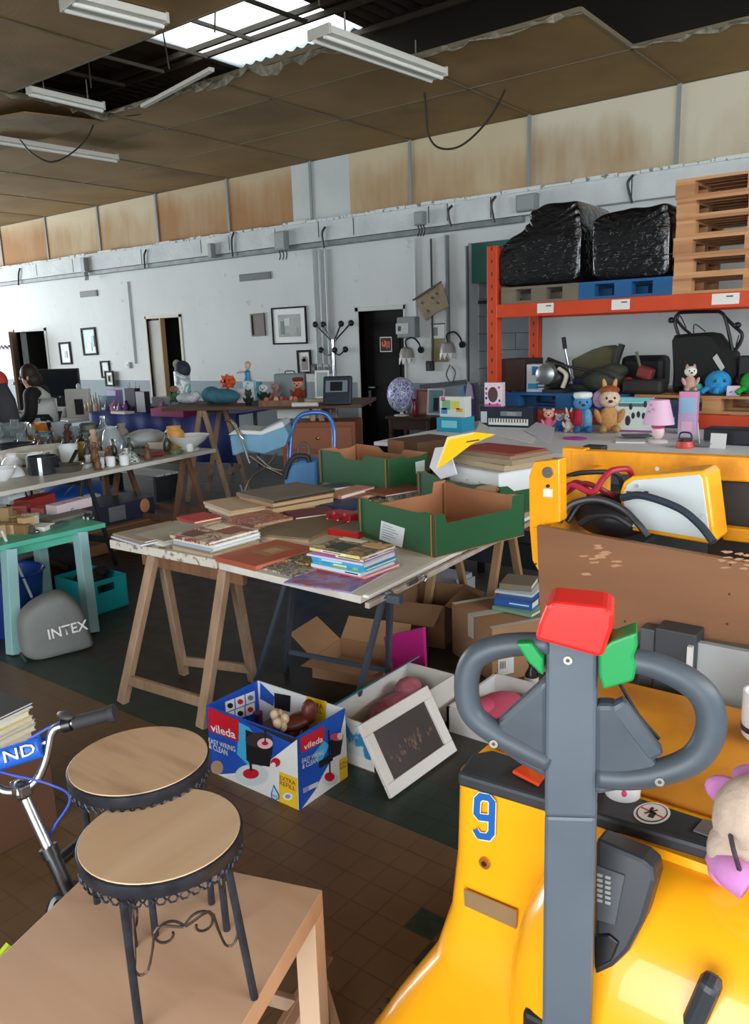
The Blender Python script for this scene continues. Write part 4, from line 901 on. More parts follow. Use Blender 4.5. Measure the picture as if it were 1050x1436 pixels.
c = ony(769, 662, 2.1); B().cyl((c[0], 2.1, c[2]), (c[0], 2.09, c[2]), .016, n=16).build('lock', M((160, 160, 156), .3, 1.), fp2); B().cyl((c[0], 2.1, c[2]-.04), (c[0], 2.094, c[2]-.04), .005, n=10).build('lock_hole', M((30, 20, 16), .5), fp2)
B().box((c[0], 2.097, c[2]-.06), (.028, .003, .024)).build('sticker', M((226, 222, 210), .5), fp2)
B().mm(-1.035, -1.0, 2.16, 2.62, .80, float(ony(741, 668, 2.1)[2])-.03).build('frame_side', yel_w, jk, bev=.004)
YB = 2.55
a, b_ = ony(788, 628, YB), ony(818, 690, YB); B().mm(a[0], b_[0], YB, YB+.05, b_[2]-.2, a[2]).build('frame_post', yel_w, jk, bev=.004)
a, b_ = ony(800, 638, YB), ony(1050, 642, YB); B().bar((a[0], YB+.02, a[2]-.02), (b_[0]+.9, YB+.02, a[2]+.005), .045, .075).build('frame_rail', yel_w, jk, bev=.006)
a = ony(830, 625, YB+.06); B().mm(a[0]-.03, a[0]+.04, YB+.05, YB+.1, a[2]-.5, a[2]).build('mast_upright', M((40, 38, 36), .6), jk, bev=.004)
a = ony(1050, 690, YB); B().mm(a[0]-.12, .1, YB+.04, YB+.09, a[2]-.32, a[2]+.02).build('mast_grille', M((58, 54, 50), .6), jk, bev=.004)
a = ony(1025, 735, 2.5); B().mm(a[0]-.02, .08, 2.49, 2.53, a[2]-.05, a[2]-.01).build('frame_rail', yel_w, jk, bev=.004)
# ---- charger and its cables lying in the tray
CY_ = 2.28
ch = thing('battery_charger', 'pale-faced battery charger in a yellow casing lying in the tray', 'charger', (-.72, CY_+.05, .88))
f_ = [ony(x, y, CY_) for x, y in ((869, 690), (874, 676), (886, 668), (985, 660), (992, 668), (1003, 758), (1000, 764), (872, 742))]
B().prism(f_, (0, .13, 0)).build('casing', yel_p, ch, bev=.006)
g_ = [ony(x, y, CY_-.001) for x, y in ((874, 692), (879, 680), (889, 673), (980, 665), (985, 671), (996, 752), (994, 757), (877, 737))]
B().prism(g_, (0, -.004, 0)).build('face_plate', M((196, 206, 208), .4), ch, bev=.002)
for x, y in ((893, 681), (986, 722), (922, 657)): p = ony(x, y, CY_-.004); B().cyl((p[0], CY_-.004, p[2]), (p[0], CY_-.009, p[2]), .006, n=12).build('screw', M((200, 200, 198), .3, 1.), ch)
ink = M((40, 44, 50), .5)
for x, y, w, h in ((882, 690, .018, .004), (884, 695, .005, .018), (893, 692, .014, .004), (906, 690, .012, .005), (908, 696, .004, .014)): p = ony(x, y, CY_-.006); B().box(p, (w, .0015, h)).build('marking', ink, ch)
def cab(pix, r, mat, lab):
    B().tube(bez([ony(x, y, Y) for x, y, Y in pix], 9), r, 8).build('power_cable', mat, smooth=True, label=lab, cat='cable', group='cables in the stacker tray')
rb = M((150, 26, 52), .4); kb = M((44, 46, 50), .45); kb2 = M((30, 32, 36), .45)
cab([(776, 726, 2.13), (785, 700, 2.15), (800, 680, 2.18), (830, 690, 2.2), (845, 672, 2.22), (858, 660, 2.24), (880, 658, 2.3), (886, 668, 2.36)], .009, rb, 'thick red cable arching beside the charger')
cab([(778, 728, 2.16), (782, 705, 2.17), (795, 690, 2.2), (820, 678, 2.24), (850, 690, 2.27), (868, 700, 2.35)], .008, M((120, 30, 44), .4), 'dull crimson cable lying under the arching red one')
cab([(784, 732, 2.14), (800, 708, 2.16), (835, 700, 2.18), (870, 712, 2.2), (895, 735, 2.2), (908, 752, 2.2)], .01, kb, 'black cable curving low before the charger face')
cab([(812, 735, 2.12), (830, 725, 2.12), (860, 724, 2.12), (885, 738, 2.12)], .009, kb2, 'short black cable loop lowest against the brown board')
cab([(872, 698, 2.22), (900, 695, 2.2), (950, 712, 2.18), (980, 735, 2.16), (1000, 760, 2.14)], .011, M((46, 58, 70), .4), 'dark blue-grey cable draped across the charger face')
cab([(786, 672, 2.3), (810, 664, 2.32), (850, 662, 2.34), (868, 668, 2.36), (874, 690, 2.38)], .008, kb, 'thin black cable along the top behind the red one')
cab([(780, 730, 2.18), (790, 695, 2.2), (806, 676, 2.24), (822, 684, 2.28), (826, 700, 2.3)], .007, M((120, 40, 36), .4), 'thin rust-red cable looping at the left of the tray')
cab([(795, 732, 2.2), (815, 706, 2.24), (850, 704, 2.26), (880, 722, 2.24)], .009, kb2, 'second black cable curving behind the low one')
B().ell(ony(860, 722, 2.34), (.12, .1, .07)).build('cable_coil', kb2, smooth='all', label='dark coil of cable heaped at the bottom of the tray', cat='cable')
# ---- soft toy, mug and cup riding on the stacker
zh = .753
c = V3(onz(1052, 1190, zh+.04)); ds = thing('soft_toy', 'pink and beige cuddly toy slumped on the stacker hood', 'soft toy', (c.x, c.y, zh))
bei = M((196, 176, 158), .9, col2=(176, 156, 140), scale=30., bump=.4); pnk = M((206, 140, 196), .8, col2=(188, 120, 180), scale=12., bump=.2)
q = V3(onz(1052, 1150, zh+.1)); B().ell(q, (.06, .065, .075)).ell(V3(onz(1035, 1195, zh+.05)), (.05, .05, .055)).build('body', bei, ds, smooth='all')
q = V3(onz(1022, 1112, zh+.09)); B().ell(q, (.045, .02, .03), R=Matrix.Rotation(.6, 3, 'Y') @ Matrix.Rotation(.4, 3, 'Z')).ell(q+Vector((.04, .01, .035)), (.04, .02, .025)).build('ear', pnk, ds, smooth='all')
B().ell(V3(onz(1018, 1218, zh+.0)), (.03, .035, .028)).build('foot', pnk, ds, smooth='all'); B().tube(bez([V3(onz(1012, 1205, zh+.03)), V3(onz(1030, 1225, zh+.045)), V3(onz(1050, 1240, zh+.04))], 5), .028, 8).build('leg', pnk, ds, smooth='all')
B().tube(bez([V3(onz(1020, 1150, zh+.09)), V3(onz(1028, 1190, zh+.1)), V3(onz(1038, 1225, zh+.06))], 6), .004, 5).build('ribbon', M((60, 44, 56), .6), ds)
def mug(c, r, h, mat, lab, handle=True, cat='mug', grp=None):
    t = thing('mug', lab, cat, c, rnd.uniform(0, 6), grp); b = B().lathe([(r*.75, 0), (r*.95, .01), (r, h*.5), (r, h), (r*.9, h), (r*.85, h*.15), (1e-5, .012)], 20); o = b.build('cup', mat, t, world=False, smooth=True)
    if handle: B().tube(bez([(r*.95, 0, h*.8), (r*1.5, 0, h*.75), (r*1.55, 0, h*.4), (r*.95, 0, h*.2)], 5), r*.12, 6).build('handle', mat, t, world=False, smooth=True)
    return t
p = onz(1046, 1075, .753); m = mug((p[0], 1.8, .753), .045, .11, M((220, 222, 224), .3), 'white mug with a dark band of lettering on the stacker hood', False)
B().lathe([(.0456, .022), (.0456, .034)], 20).build('lettering_band', M((40, 40, 44), .4), m, world=False)
p = onz(856, 1122, ZB); m = mug((p[0]+.01, p[1]+.035, .753), .035, .075, M((224, 220, 220), .3), 'small white cup with pink flowers behind the tiller arm', False, 'cup')
for k in range(9): a = k*.7; B().ell((.0345*math.cos(a), .0345*math.sin(a), .03+.03*((k*37) % 10)/10), (.006, .006, .007), 6, 4).build('flower_print', M((206, 70, 110), .5), m, world=False)
# ================================================================== BOOK STALL GOODS
paper = M((224, 214, 194), .8, col2=(196, 182, 156), scale=60., stretch=(1, 1, 14)); paper_w = M((226, 226, 220), .8, col2=(196, 198, 194), scale=60., stretch=(1, 1, 14)); paper_b = M((186, 160, 122), .85, col2=(150, 122, 88), scale=60., stretch=(1, 1, 14))
BK = []
def clash(A, Bq):
    (ax, ay, aw, ad, ar), (bx, by, bw, bd, br) = A, Bq; dx, dy = bx-ax, by-ay
    for r in (ar, ar+R90, br, br+R90):
        c, s = math.cos(r), math.sin(r); ra = abs(math.cos(ar-r))*aw/2+abs(math.sin(ar-r))*ad/2; rb = abs(math.cos(br-r))*bw/2+abs(math.sin(br-r))*bd/2
        if abs(dx*c+dy*s) > ra+rb-.003: return False
    return True
def settle(x, y, z, w, d, h, rz):
    # a book that would cut into its neighbours is nudged aside, else laid on top of them
    for st in (0, .008, .016, .025, .035, .05):
        for k in range(1 if st == 0 else 8):
            q = (x+st*math.cos(k*.785), y+st*math.sin(k*.785), w, d, rz)
            if not any(z < b[1]-.0005 and z+h > b[0]+.0005 and clash(q, b[2]) for b in BK): BK.append((z, z+h, q)); return q[0], q[1], z
    tops = [b[1] for b in BK if z < b[1]-.0005 and z+h > b[0]+.0005 and clash((x, y, w, d, rz), b[2])]
    if tops and max(tops)-z < .014: z = max(tops)+.0003
    BK.append((z, z+h, (x, y, w, d, rz))); return x, y, z
def book(lab, c, z, w, d, h, rz, cov, pages=None, grp='books on the stall', cat='book', thin=False, extra=None, name='book'):
    t = thing(name, lab, cat, settle(float(c[0]), float(c[1]), float(z), w, d, h, rz), rz, grp); e = .0012 if thin else .0024; o = .001 if thin else .004
    b = B(); b.box((0, 0, e/2), (w, d, e)); b.box((0, 0, h-e/2), (w, d, e)); b.box((0, -d/2+e/2, h/2), (w, e, h-2*e)); cv = b.build('cover', cov, t, world=False)
    B().box((0, .001, h/2), (w-2*o, d-2*o, h-2*e)).build('pages', pages or paper_w, t, world=False)
    for i_, (kind, col, (x0, x1, y0, y1)) in enumerate(extra or ()):
        if kind == 'top': B().box((w*(x0+x1)/2, d*(y0+y1)/2, h+.0004), (w*(x1-x0), d*(y1-y0), .0008+.0004*i_)).build('cover_picture', col, cv, world=False)
        else: B().box((w*(x0+x1)/2, -d/2-.0003, h*(y0+y1)/2), (w*(x1-x0), .0008+.0004*i_, h*(y1-y0))).build('spine_title', col, cv, world=False)
    return t
def book_px(lab, pl, pf, pr, ztop, h, cov, pages=None, dz=0, **k):
    f, a, b_, La, Lb = rect3(pl, pf, pr, ztop); c = f+a*La/2+b_*Lb/2; return book(lab, c, ztop-h, La, Lb, h, math.atan2(-a.y, -a.x), cov, pages, **k)
def pile_px(labs, pl, pf, pr, ztop, hs, covs, pages=None, jit=.01, seed=1, extras=None, **k):
    f, a, b_, La, Lb = rect3(pl, pf, pr, ztop); c = f+a*La/2+b_*Lb/2; rz = math.atan2(-a.y, -a.x); z = ztop; r = random.Random(seed)
    for i, (l, h, cv) in enumerate(zip(labs, hs, covs)):
        z -= h; j = 0 if i == 0 else jit
        book(l, (c.x+r.uniform(-j, j), c.y+r.uniform(-j, j)), z, La*(1 if i == 0 else r.uniform(.94, 1.04)), Lb*(1 if i == 0 else r.uniform(.94, 1.04)), h-.0003, rz+r.uniform(-3, 3)*j, cv, (pages[i] if isinstance(pages, list) else pages), extra=(extras or {}).get(i), **k)
def cm(*cols, s=18., seed=0.): return cover_mat(cols, s, .4, seed)
wht = M((228, 228, 222), .5); ink_ = M((60, 54, 52), .5)
book_px('large purple and blue picture book lying under the corner stack', (398, 816), (492, 830), (556, 803), ZT+.006, .006, cm((120, 110, 170), (150, 130, 180), (170, 90, 100), (92, 100, 150), s=9.), thin=True)
# children's books at the corner
pile_px(['green and brown illustrated children\'s book on top of the corner stack', 'purple-spined children\'s book second in the corner stack', 'pale lilac thin children\'s book in the corner stack', 'sky-blue thick children\'s book in the middle of the corner stack', 'turquoise and lime children\'s book in the corner stack', 'white-spined children\'s book low in the corner stack', 'pink-edged children\'s book at the bottom of the corner stack'],
        (434, 767), (508, 781), (547, 763), ZT+.0975, [.014, .012, .008, .017, .013, .014, .012],
        [cm((110, 112, 70), (72, 84, 56), (170, 130, 100), (200, 196, 150), seed=1), M((158, 78, 160), .4), M((206, 206, 224), .4), M((58, 150, 206), .4, col2=(90, 180, 224), scale=20.), M((40, 156, 196), .4, col2=(150, 200, 70), scale=12., sharp=True, mix=.4), M((190, 220, 230), .4), M((224, 128, 128), .4)], None, .014, 3,
        {0: [('spine', M((214, 214, 120), .5), (-.5, .45, .1, .9)), ('spine', M((230, 226, 214), .5), (-.28, .2, .2, .85)), ('spine', M((150, 60, 50), .5), (-.24, .1, .38, .66)), ('top', M((206, 170, 120), .5), (.1, .42, .1, .4)), ('top', M((220, 214, 190), .5), (-.45, .0, .26, .44)), ('top', M((60, 66, 50), .5), (-.3, .05, -.35, .1))],
         1: [('spine', M((236, 226, 190), .5), (-.05, .48, .15, .85)), ('spine', ink_, (0., .42, .35, .65))], 3: [('spine', M((200, 224, 236), .5), (-.3, .1, .3, .7))], 4: [('spine', M((214, 226, 120), .5), (-.1, .15, .2, .8))], 5: [('spine', M((60, 70, 80), .5), (.2, .45, .3, .7))]}, grp="children's books stacked at the stall corner")
# pale comics pile and magazines on the chipped board
pile_px(['cream comic album with red-brown drawing on top of the pale pile', 'white comic album second in the pale pile', 'pale blue comic album third in the pale pile', 'grey comic album fourth in the pale pile', 'tan comic album at the bottom of the pale pile'], (238, 750), (292, 761), (360, 741), ZT+.072, [.014, .014, .015, .012, .016],
        [cm((206, 190, 166), (190, 176, 150), (140, 66, 62), (222, 208, 186), s=13., seed=4), M((216, 214, 206), .5), M((160, 176, 184), .5), M((128, 120, 110), .5), M((176, 152, 124), .5)], [paper_w, M((190, 212, 216), .8, col2=(226, 232, 230), scale=60., stretch=(1, 1, 14)), paper_w, paper, paper_b], .01, 5, {0: [('top', M((146, 84, 76), .5), (-.05, .4, .0, .4)), ('top', M((110, 70, 60), .5), (-.38, -.02, -.4, -.08)), ('top', M((226, 212, 188), .5), (-.4, -.08, .1, .42))]}, grp='comic albums on the chipped board')
pile_px(['grey-green thin magazine on top of the flat magazine pile', 'cream thin magazine inside the flat magazine pile', 'off-white thin magazine at the base of the flat magazine pile'], (188, 749), (231, 759), (276, 738), ZT+.03, [.008, .01, .012], [M((150, 148, 132), .5, col2=(172, 166, 146), scale=9.), M((200, 190, 166), .5), M((206, 204, 196), .5)], None, .02, 7, thin=True, grp='magazines on the chipped board', cat='magazine', name='magazine')
pile_px(['brown-grey magazine at the very corner of the chipped board', 'white magazine with a dark blue edge under the corner magazine'], (158, 752), (203, 764), (256, 741), ZT+.015, [.007, .008], [M((142, 124, 106), .5, col2=(168, 150, 128), scale=9.), M((196, 200, 206), .5)], None, .015, 9, thin=True, grp='magazines on the chipped board', cat='magazine', name='magazine')
book_px('beige paperback under the small red book', (226, 735), (262, 742), (296, 728), ZT+.02, .02, M((196, 178, 150), .6), paper_b); book_px('small plain red book on a beige paperback', (247, 725), (272, 732), (293, 722), ZT+.034, .013, M((178, 50, 44), .5), paper)
pile_px(['plain sand-coloured booklet on top of the back pile', 'cream booklet in the middle of the sand-coloured pile', 'tan booklet at the bottom of the sand-coloured pile'], (285, 703), (324, 717), (362, 700), ZT+.06, [.016, .02, .022], [M((184, 160, 128), .6), M((206, 190, 160), .6), M((170, 140, 108), .6)], [paper_b]*3, .02, 11, grp='booklets in the sand-coloured pile')
pile_px(['large dark album with a grey-brown cover on top of brown cards', 'brown card folder just under the dark album', 'loose tan card folder second under the dark album', 'worn brown folder at the base below the dark album'], (331, 690), (383, 702), (436, 682), ZT+.095, [.022, .02, .026, .026], [M((116, 104, 84), .5, col2=(96, 86, 72), scale=6.), M((160, 126, 94), .7), M((176, 144, 108), .7), M((130, 100, 74), .7)], [M((40, 34, 30), .7), paper_b, paper_b, paper_b], .025, 13, grp='album and card folders')
pile_px(['pink-brown lettered booklet on top of a pair', 'dusty rose booklet under the lettered one'], (318, 722), (356, 733), (389, 719), ZT+.04, [.018, .02], [cm((184, 128, 110), (150, 84, 76), (206, 160, 136), s=24., seed=2), M((190, 134, 112), .6)], [paper_b]*2, .012, 15, grp='pink-brown booklets')
book_px('maroon hardback with gilt-looking spine between the folders', (397, 717), (414, 726), (462, 714), ZT+.034, .026, M((104, 40, 62), .45), paper, extra=[('spine', M((170, 110, 90), .4, .4), (-.3, .3, .3, .6))])
pile_px(['large grey-brown flat folder lying open-edged', 'cream folder under the large grey-brown one'], (352, 748), (434, 755), (457, 724), ZT+.026, [.01, .016], [M((132, 114, 92), .6, col2=(116, 100, 82), scale=5.), M((196, 172, 134), .7)], [paper_b]*2, .012, 17, grp='flat folders')
book_px('orange-red hardback with a faded oval picture at the front edge', (301, 780), (357, 794), (412, 764), ZT+.022, .022, M((178, 92, 62), .5, col2=(160, 78, 54), scale=5.), M((196, 120, 92), .7), extra=[('top', M((150, 120, 80), .5), (-.2, .2, -.1, .3)), ('top', M((190, 150, 110), .5), (-.1, .14, .0, .2))])
book_px('grey comic magazine with dense drawings at the front edge', (357, 793), (414, 808), (447, 788), ZT+.008, .008, cm((150, 146, 138), (90, 86, 84), (190, 184, 170), (120, 112, 100), s=30.), thin=True, cat='magazine', name='magazine', extra=[('top', M((206, 200, 186), .5), (-.45, .0, .3, .46))])
book_px('yellow and black comic magazine overlapping the grey one', (394, 783), (430, 790), (456, 775), ZT+.017, .009, cm((206, 164, 52), (80, 70, 60), (150, 140, 120), (226, 206, 130), s=26., seed=3), thin=True, cat='magazine', name='magazine')
book_px('flat red box with a grey lid beside the green crate', (458, 741), (500, 747), (504, 733), ZT+.03, .03, M((190, 34, 34), .4), M((180, 60, 54), .6), cat='box', name='game_box', extra=[('top', M((128, 116, 104), .5), (-.48, .48, -.45, .45))])
t = thing('tin_box', 'red tin with small white and black figures beside the green crate', 'tin', (*onz(483, 734, ZT)[:2], ZT)); B().box((0, 0, .03), (.16, .1, .06)).build('tin', M((150, 26, 34), .35), t, world=False, bev=.006)
for k in range(7): B().ell((-.07+k*.023, -.051, .02+.02*(k % 3)), (.008, .003, .01), 8, 6).build('figure_print', [M((226, 220, 210), .5), M((40, 34, 34), .5), M((206, 60, 60), .5)][k % 3], t, world=False)
for lab, pl, pf, pr, zt, h, cv, pg in (('white and teal hardback behind the other back-row books', (433, 682), (446, 687), (470, 677), ZT+.05, .024, M((70, 86, 84), .5), None), ('white spiral catalogue under the teal hardback', (435, 690), (452, 695), (478, 682), ZT+.026, .02, M((190, 194, 190), .5), None), ('peach-covered paperback in the back row', (444, 691), (469, 694), (512, 681), ZT+.05, .02, M((206, 146, 120), .5), None), ('dusty salmon paperback under the peach one', (448, 697), (472, 701), (516, 687), ZT+.028, .02, M((176, 110, 92), .5), paper), ('white-edged navy hardback before the peach paperback', (439, 707), (501, 710), (510, 699), ZT+.03, .022, M((40, 50, 84), .45), None), ('rust-coloured folded catalogue behind the green crate', (510, 690), (540, 697), (560, 683), ZT+.03, .012, M((150, 84, 66), .5), None), ('cream newspaper with black headline letters by the crate corner', (500, 706), (538, 712), (552, 698), ZT+.02, .012, cm((206, 198, 170), (60, 52, 46), (220, 214, 190), s=40.), None), ('grey and black lettered magazine between the crates', (541, 696), (562, 703), (586, 688), ZT+.04, .02, cm((120, 120, 122), (50, 48, 50), (180, 170, 160), (110, 60, 50), s=28., seed=6), None), ('pale magazine under the lettered one between the crates', (536, 702), (560, 709), (588, 694), ZT+.018, .016, M((190, 196, 200), .5), None)):
    book_px(lab, pl, pf, pr, zt, h, cv, pg, grp='books along the back of the stall')
# ---- green fruit crates
grn_c = M((26, 76, 42), .5, col2=(32, 86, 48), scale=3.); brn_c = M((168, 116, 78), .8, col2=(154, 104, 70), scale=5.)
def crate(lab, pl, pf, pr, z, h, prof_a, prof_b, group='green cardboard fruit crates', in_=True):
    f, a, b_, La, Lb = rect3(pl, pf, pr, z); t = thing('fruit_crate', lab, 'crate', f+a*La/2+b_*Lb/2, 0, group); up = Vector((0, 0, 1)); th = .006
    B().prism([f, f+a*La, f+a*La+b_*Lb, f+b_*Lb], (0, 0, .005)).build('base', brn_c, t)
    def wall(o, d, L, prof, nrm, nm):
        top = [o+d*(L*s)+up*(h*v) for s, v in prof]; poly = [o, *top, o+d*L]
        w = B().prism([p+up*.003 if i in (0, len(poly)-1) else p for i, p in enumerate(poly)], -nrm*th*.5).build(nm, grn_c, t); B().prism([p-nrm*th*.5+up*.004 if i in (0, len(poly)-1) else p-nrm*th*.5 for i, p in enumerate(poly)], -nrm*th*.5).build('lining', brn_c, w); return w
    nb = -b_; na = -a
    wf = wall(f, a, La, prof_a, nb, 'end_wall'); wr = wall(f, b_, Lb, prof_b, na, 'side_wall')
    wall(f+b_*Lb, a, La, prof_a, b_, 'end_wall'); wall(f+a*La, b_, Lb, prof_b, a, 'side_wall')
    for s in (0, 1):
        for q in (0, 1):
            p = f+a*La*s+b_*Lb*q; B().bar(p+(a*(.02 if s == 0 else -.02))+(b_*(.008 if q == 0 else -.008))+up*.006, p+(a*(.02 if s == 0 else -.02))+(b_*(.008 if q == 0 else -.008))+up*(h*.98), .004, .03).build('corner_post', brn_c, t)
    return t, f, a, b_, La, Lb, wf, wr
PA = [(0, 1), (.12, 1), (.2, .95), (.8, .95), (.88, 1), (1, 1)]; PB = [(0, 1), (.1, .97), (.13, .74), (.84, .74), (.86, 1.04), (1, 1.04)]
t, f, a, b_, La, Lb, wf, wr = crate('open green fruit crate with a white paper label at the stall edge', (503, 752), (610, 783), (700, 745), ZT, .188, PA, PB)
o0 = f+a*La*.42; lp_ = [onp(x, y, tuple(f), tuple(-b_)) for x, y in ((535, 730), (568, 741), (564, 768), (532, 756))]; lb_ = B().prism([V3(p)-b_*.001 for p in lp_], -b_*.001).build('paper_label', M((216, 222, 228), .6), wf)
for k in range(6): u0 = V3(lp_[0]).lerp(V3(lp_[3]), .15+.13*k); u1 = V3(lp_[1]).lerp(V3(lp_[2]), .15+.13*k); B().bar(u0.lerp(u1, .1)-b_*.0028, u0.lerp(u1, .5+.35*((k*7) % 5)/5)-b_*.0028, .0006, .0025).build('writing', M((110, 124, 150), .6), lb_)
ci = f+a*La*.35+b_*Lb*.55; book('red hardback lying inside the open green crate at the stall edge', ci, ZT+.006, .2, .15, .05, .3, M((160, 36, 32), .5)); book('brown paperback lying inside the open green crate at the stall edge', f+a*La*.75+b_*Lb*.4, ZT+.006, .14, .2, .06, .1, M((150, 104, 66), .5), paper)
PA2 = [(0, 1), (.2, 1), (.3, .9), (.7, .9), (.8, 1), (1, 1)]
t, f, a, b_, La, Lb, wf, wr = crate('green fruit crate with oval handhold, filled with white box and old papers', (585, 700), (700, 727), (750, 697), ZT, .16, PA2, [(0, 1), (.1, .98), (.18, .78), (.85, .76), (1, .95)])
hp = [onp(640+x, 686+y, tuple(f), tuple(-b_)) for x, y in [(43+17*math.cos(-2*math.pi*i/16), 0+5.5*math.sin(-2*math.pi*i/16)) for i in range(16)]]; B().prism([V3(p)-b_*.0005 for p in hp], -b_*.0015).build('handhold', M((190, 150, 112), .7), wf)
ctr = f+a*La*.5+b_*Lb*.5; rz_ = math.atan2(-a.y, -a.x)
wbx = thing('white_box', 'white cardboard box standing in the handhold crate', 'box', (ctr.x+.06, ctr.y, ZT+.006), rz_); B().box((0, 0, .1), (La*.58, Lb*.8, .2)).build('body', M((214, 220, 222), .6), wbx, world=False, bev=.003); B().box((0, 0, .203), (La*.6, Lb*.82, .006)).build('lid', M((196, 202, 204), .6), wbx, world=False, bev=.002)
for k in range(5): B().box((-.1+k*.05, -Lb*.4-.001, .12+.02*(k % 2)), (.008, .002, .006)).build('mark', M((140, 150, 156), .6), wbx, world=False)
cd = thing('photo_card', 'dark grey photo card leaning in the handhold crate', 'card', (f+a*La*.86+b_*Lb*.3).to_tuple(), rz_); B().box((0, 0, .1), (.09, .004, .19)).build('card', M((86, 88, 92), .5, col2=(130, 132, 136), scale=20.), cd, world=False); B().box((0, -.003, .13), (.06, .002, .07)).build('photo', M((150, 152, 154), .5), cd, world=False); cd.location.z = ZT+.006
zz0 = ZT+.214; pc_ = (ctr.x+.03, ctr.y-.0)
for k, (w, d, h, m, l) in enumerate(((.47, .34, .03, M((150, 132, 106), .8, col2=(176, 158, 130), scale=60., stretch=(1, 1, 14)), 'thick sheaf of yellowed papers at the bottom of the old paper heap'), (.46, .33, .025, M((164, 146, 118), .8, col2=(132, 114, 90), scale=60., stretch=(1, 1, 14)), 'sheaf of tan papers in the middle of the old paper heap'), (.44, .31, .02, M((138, 120, 96), .8, col2=(120, 104, 84), scale=60., stretch=(1, 1, 14)), 'brownish sheaf of papers near the top of the old paper heap'), (.42, .27, .008, M((150, 66, 54), .5), 'red-brown folder on top of the old paper heap'))):
    B().box((pc_[0], pc_[1], zz0+h/2), (w, d, h), Matrix.Rotation(rz_+rnd.uniform(-.12, .12), 3, 'Z')).build('paper_sheaf', m, label=l, cat='papers', group='old paper heap'); zz0 += h
def sheet(pts, mat, nm, lab, cat, grp=None, th=.0012): 
    return B().prism([V3(p) for p in pts], (0, 0, th)).build(nm, mat, label=lab, cat=cat, group=grp)
zp = zz0+.003
ep = V3(ony(655, 630, f.y-.01)); enr = (.25, -.8, .45); ev = lambda x, y: V3(onp(x, y, tuple(ep), enr))
yv = thing('envelope', 'bright yellow envelope draped over the edge of the old paper heap', 'envelope', ep)
B().prism([ev(*q) for q in ((611, 658), (627, 613), (665, 606), (695, 609), (661, 623), (623, 652))], Vector(enr).normalized()*-.002).build('paper', M((242, 200, 24), .45), yv)
B().prism([ev(*q)+Vector(enr)*.002 for q in ((611, 658), (627, 613), (665, 606), (664, 609), (629, 617), (614, 655))], Vector(enr).normalized()*-.001).build('folded_edge', M((228, 214, 150), .5), yv)
B().prism([ev(*q)+Vector(enr)*.002 for q in ((654, 619), (672, 616), (672, 618), (654, 621))], Vector(enr).normalized()*-.001).build('lettering', M((110, 80, 30), .6), yv)
zz = zp
for pts, l, m_ in ((((690, 608), (746, 622), (760, 604), (700, 600)), 'white printed sheet lying on the old paper heap', (214, 218, 222)), (((664, 612), (690, 612), (684, 598), (672, 592)), 'crumpled white sheet under the yellow envelope', (220, 222, 220)), (((736, 604), (772, 622), (778, 600), (752, 592)), 'lilac-grey sheet overhanging the old paper heap', (196, 200, 212))):
    zz += .002; sheet([onz(x, y, zz) for x, y in pts], M(m_, .6), 'paper_sheet', l, 'paper', 'loose sheets on the paper heap')
bg_ = [V3(ony(x, y, f.y+.05)) for x, y in ((602, 655), (610, 628), (628, 626), (640, 665), (618, 672))]; B().prism(bg_, (0, .01, 0)).build('white_bag', M((210, 214, 222), .6), label='white paper bag hanging between crate and yellow envelope', cat='bag')
t, f, a, b_, La, Lb, wf, wr = crate('dark green fruit crate at the back of the stall with a blank white tag', (448, 676), (545, 694), (596, 682), ZT, .215, [(0, 1), (.3, 1), (.36, .84), (.6, .84), (.68, 1), (1, 1)], [(0, 1), (.4, 1), (.5, .92), (.8, .92), (1, 1)])
lp_ = [onp(x, y, tuple(f), tuple(-a)) for x, y in ((582, 648), (595, 645), (595, 661), (583, 664))]; B().prism([V3(p)-a*.001 for p in lp_], -a*.001).build('paper_tag', M((206, 212, 212), .6), wr)
bq = thing('carton', 'plain brown carton standing behind the dark green crate', 'carton', (*onz(575, 655, ZT)[:2], ZT)); bc = onz(578, 668, ZT); f, a, b_, La, Lb = rect3((545, 655), (586, 662), (622, 650), ZT)
B().prism([f, f+a*La, f+a*La+b_*Lb, f+b_*Lb], (0, 0, .2)).build('body', M((96, 66, 46), .8), bq); B().prism([f-b_*.001+a*La*.45+Vector((0, 0, .1)), f-b_*.001+a*La+Vector((0, 0, .1)), f-b_*.001+a*La+Vector((0, 0, .2)), f-b_*.001+a*La*.45+Vector((0, 0, .2))], -b_*.003).build('flap', M((150, 106, 74), .8), bq)

# ================================================================== UNDER AND AROUND THE STALL
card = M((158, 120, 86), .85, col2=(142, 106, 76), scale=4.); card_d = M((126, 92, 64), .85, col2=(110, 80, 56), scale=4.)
def carton(lab, f, a, b_, La, Lb, h, flaps=(1, 1, 1, 1), mat=card, ang=(.5, .6, .4, .7), grp=None, closed=False):
    t = thing('carton', lab, 'carton', f+a*La/2+b_*Lb/2, 0, grp); up = Vector((0, 0, 1)); e = .005
    if closed:
        B().prism([f, f+a*La, f+a*La+b_*Lb, f+b_*Lb], up*h).build('body', mat, t, bev=.003); return t
    B().prism([f, f+a*La, f+a*La+b_*Lb, f+b_*Lb], up*e).build('base', mat, t)
    for i, (o, d, L, n) in enumerate(((f, a, La, -b_), (f, b_, Lb, -a), (f+b_*Lb, a, La, b_), (f+a*La, b_, Lb, a))):
        w = B().prism([o+up*e, o+d*L+up*e, o+d*L+up*h, o+up*h], -n*e).build('wall', mat, t)
        if flaps[i]:
            g = ang[i]; fd = (n*math.cos(g)+up*math.sin(g))*(La if i % 2 else Lb)*.42
            B().prism([o+d*.005+up*h, o+d*(L-.005)+up*h, o+d*(L*.96)+up*h+fd, o+d*(L*.04)+up*h+fd], (n*.3+up).normalized()*.004).build('flap', mat, w)
    return t
vz = lambda p: V3(onz(*p))
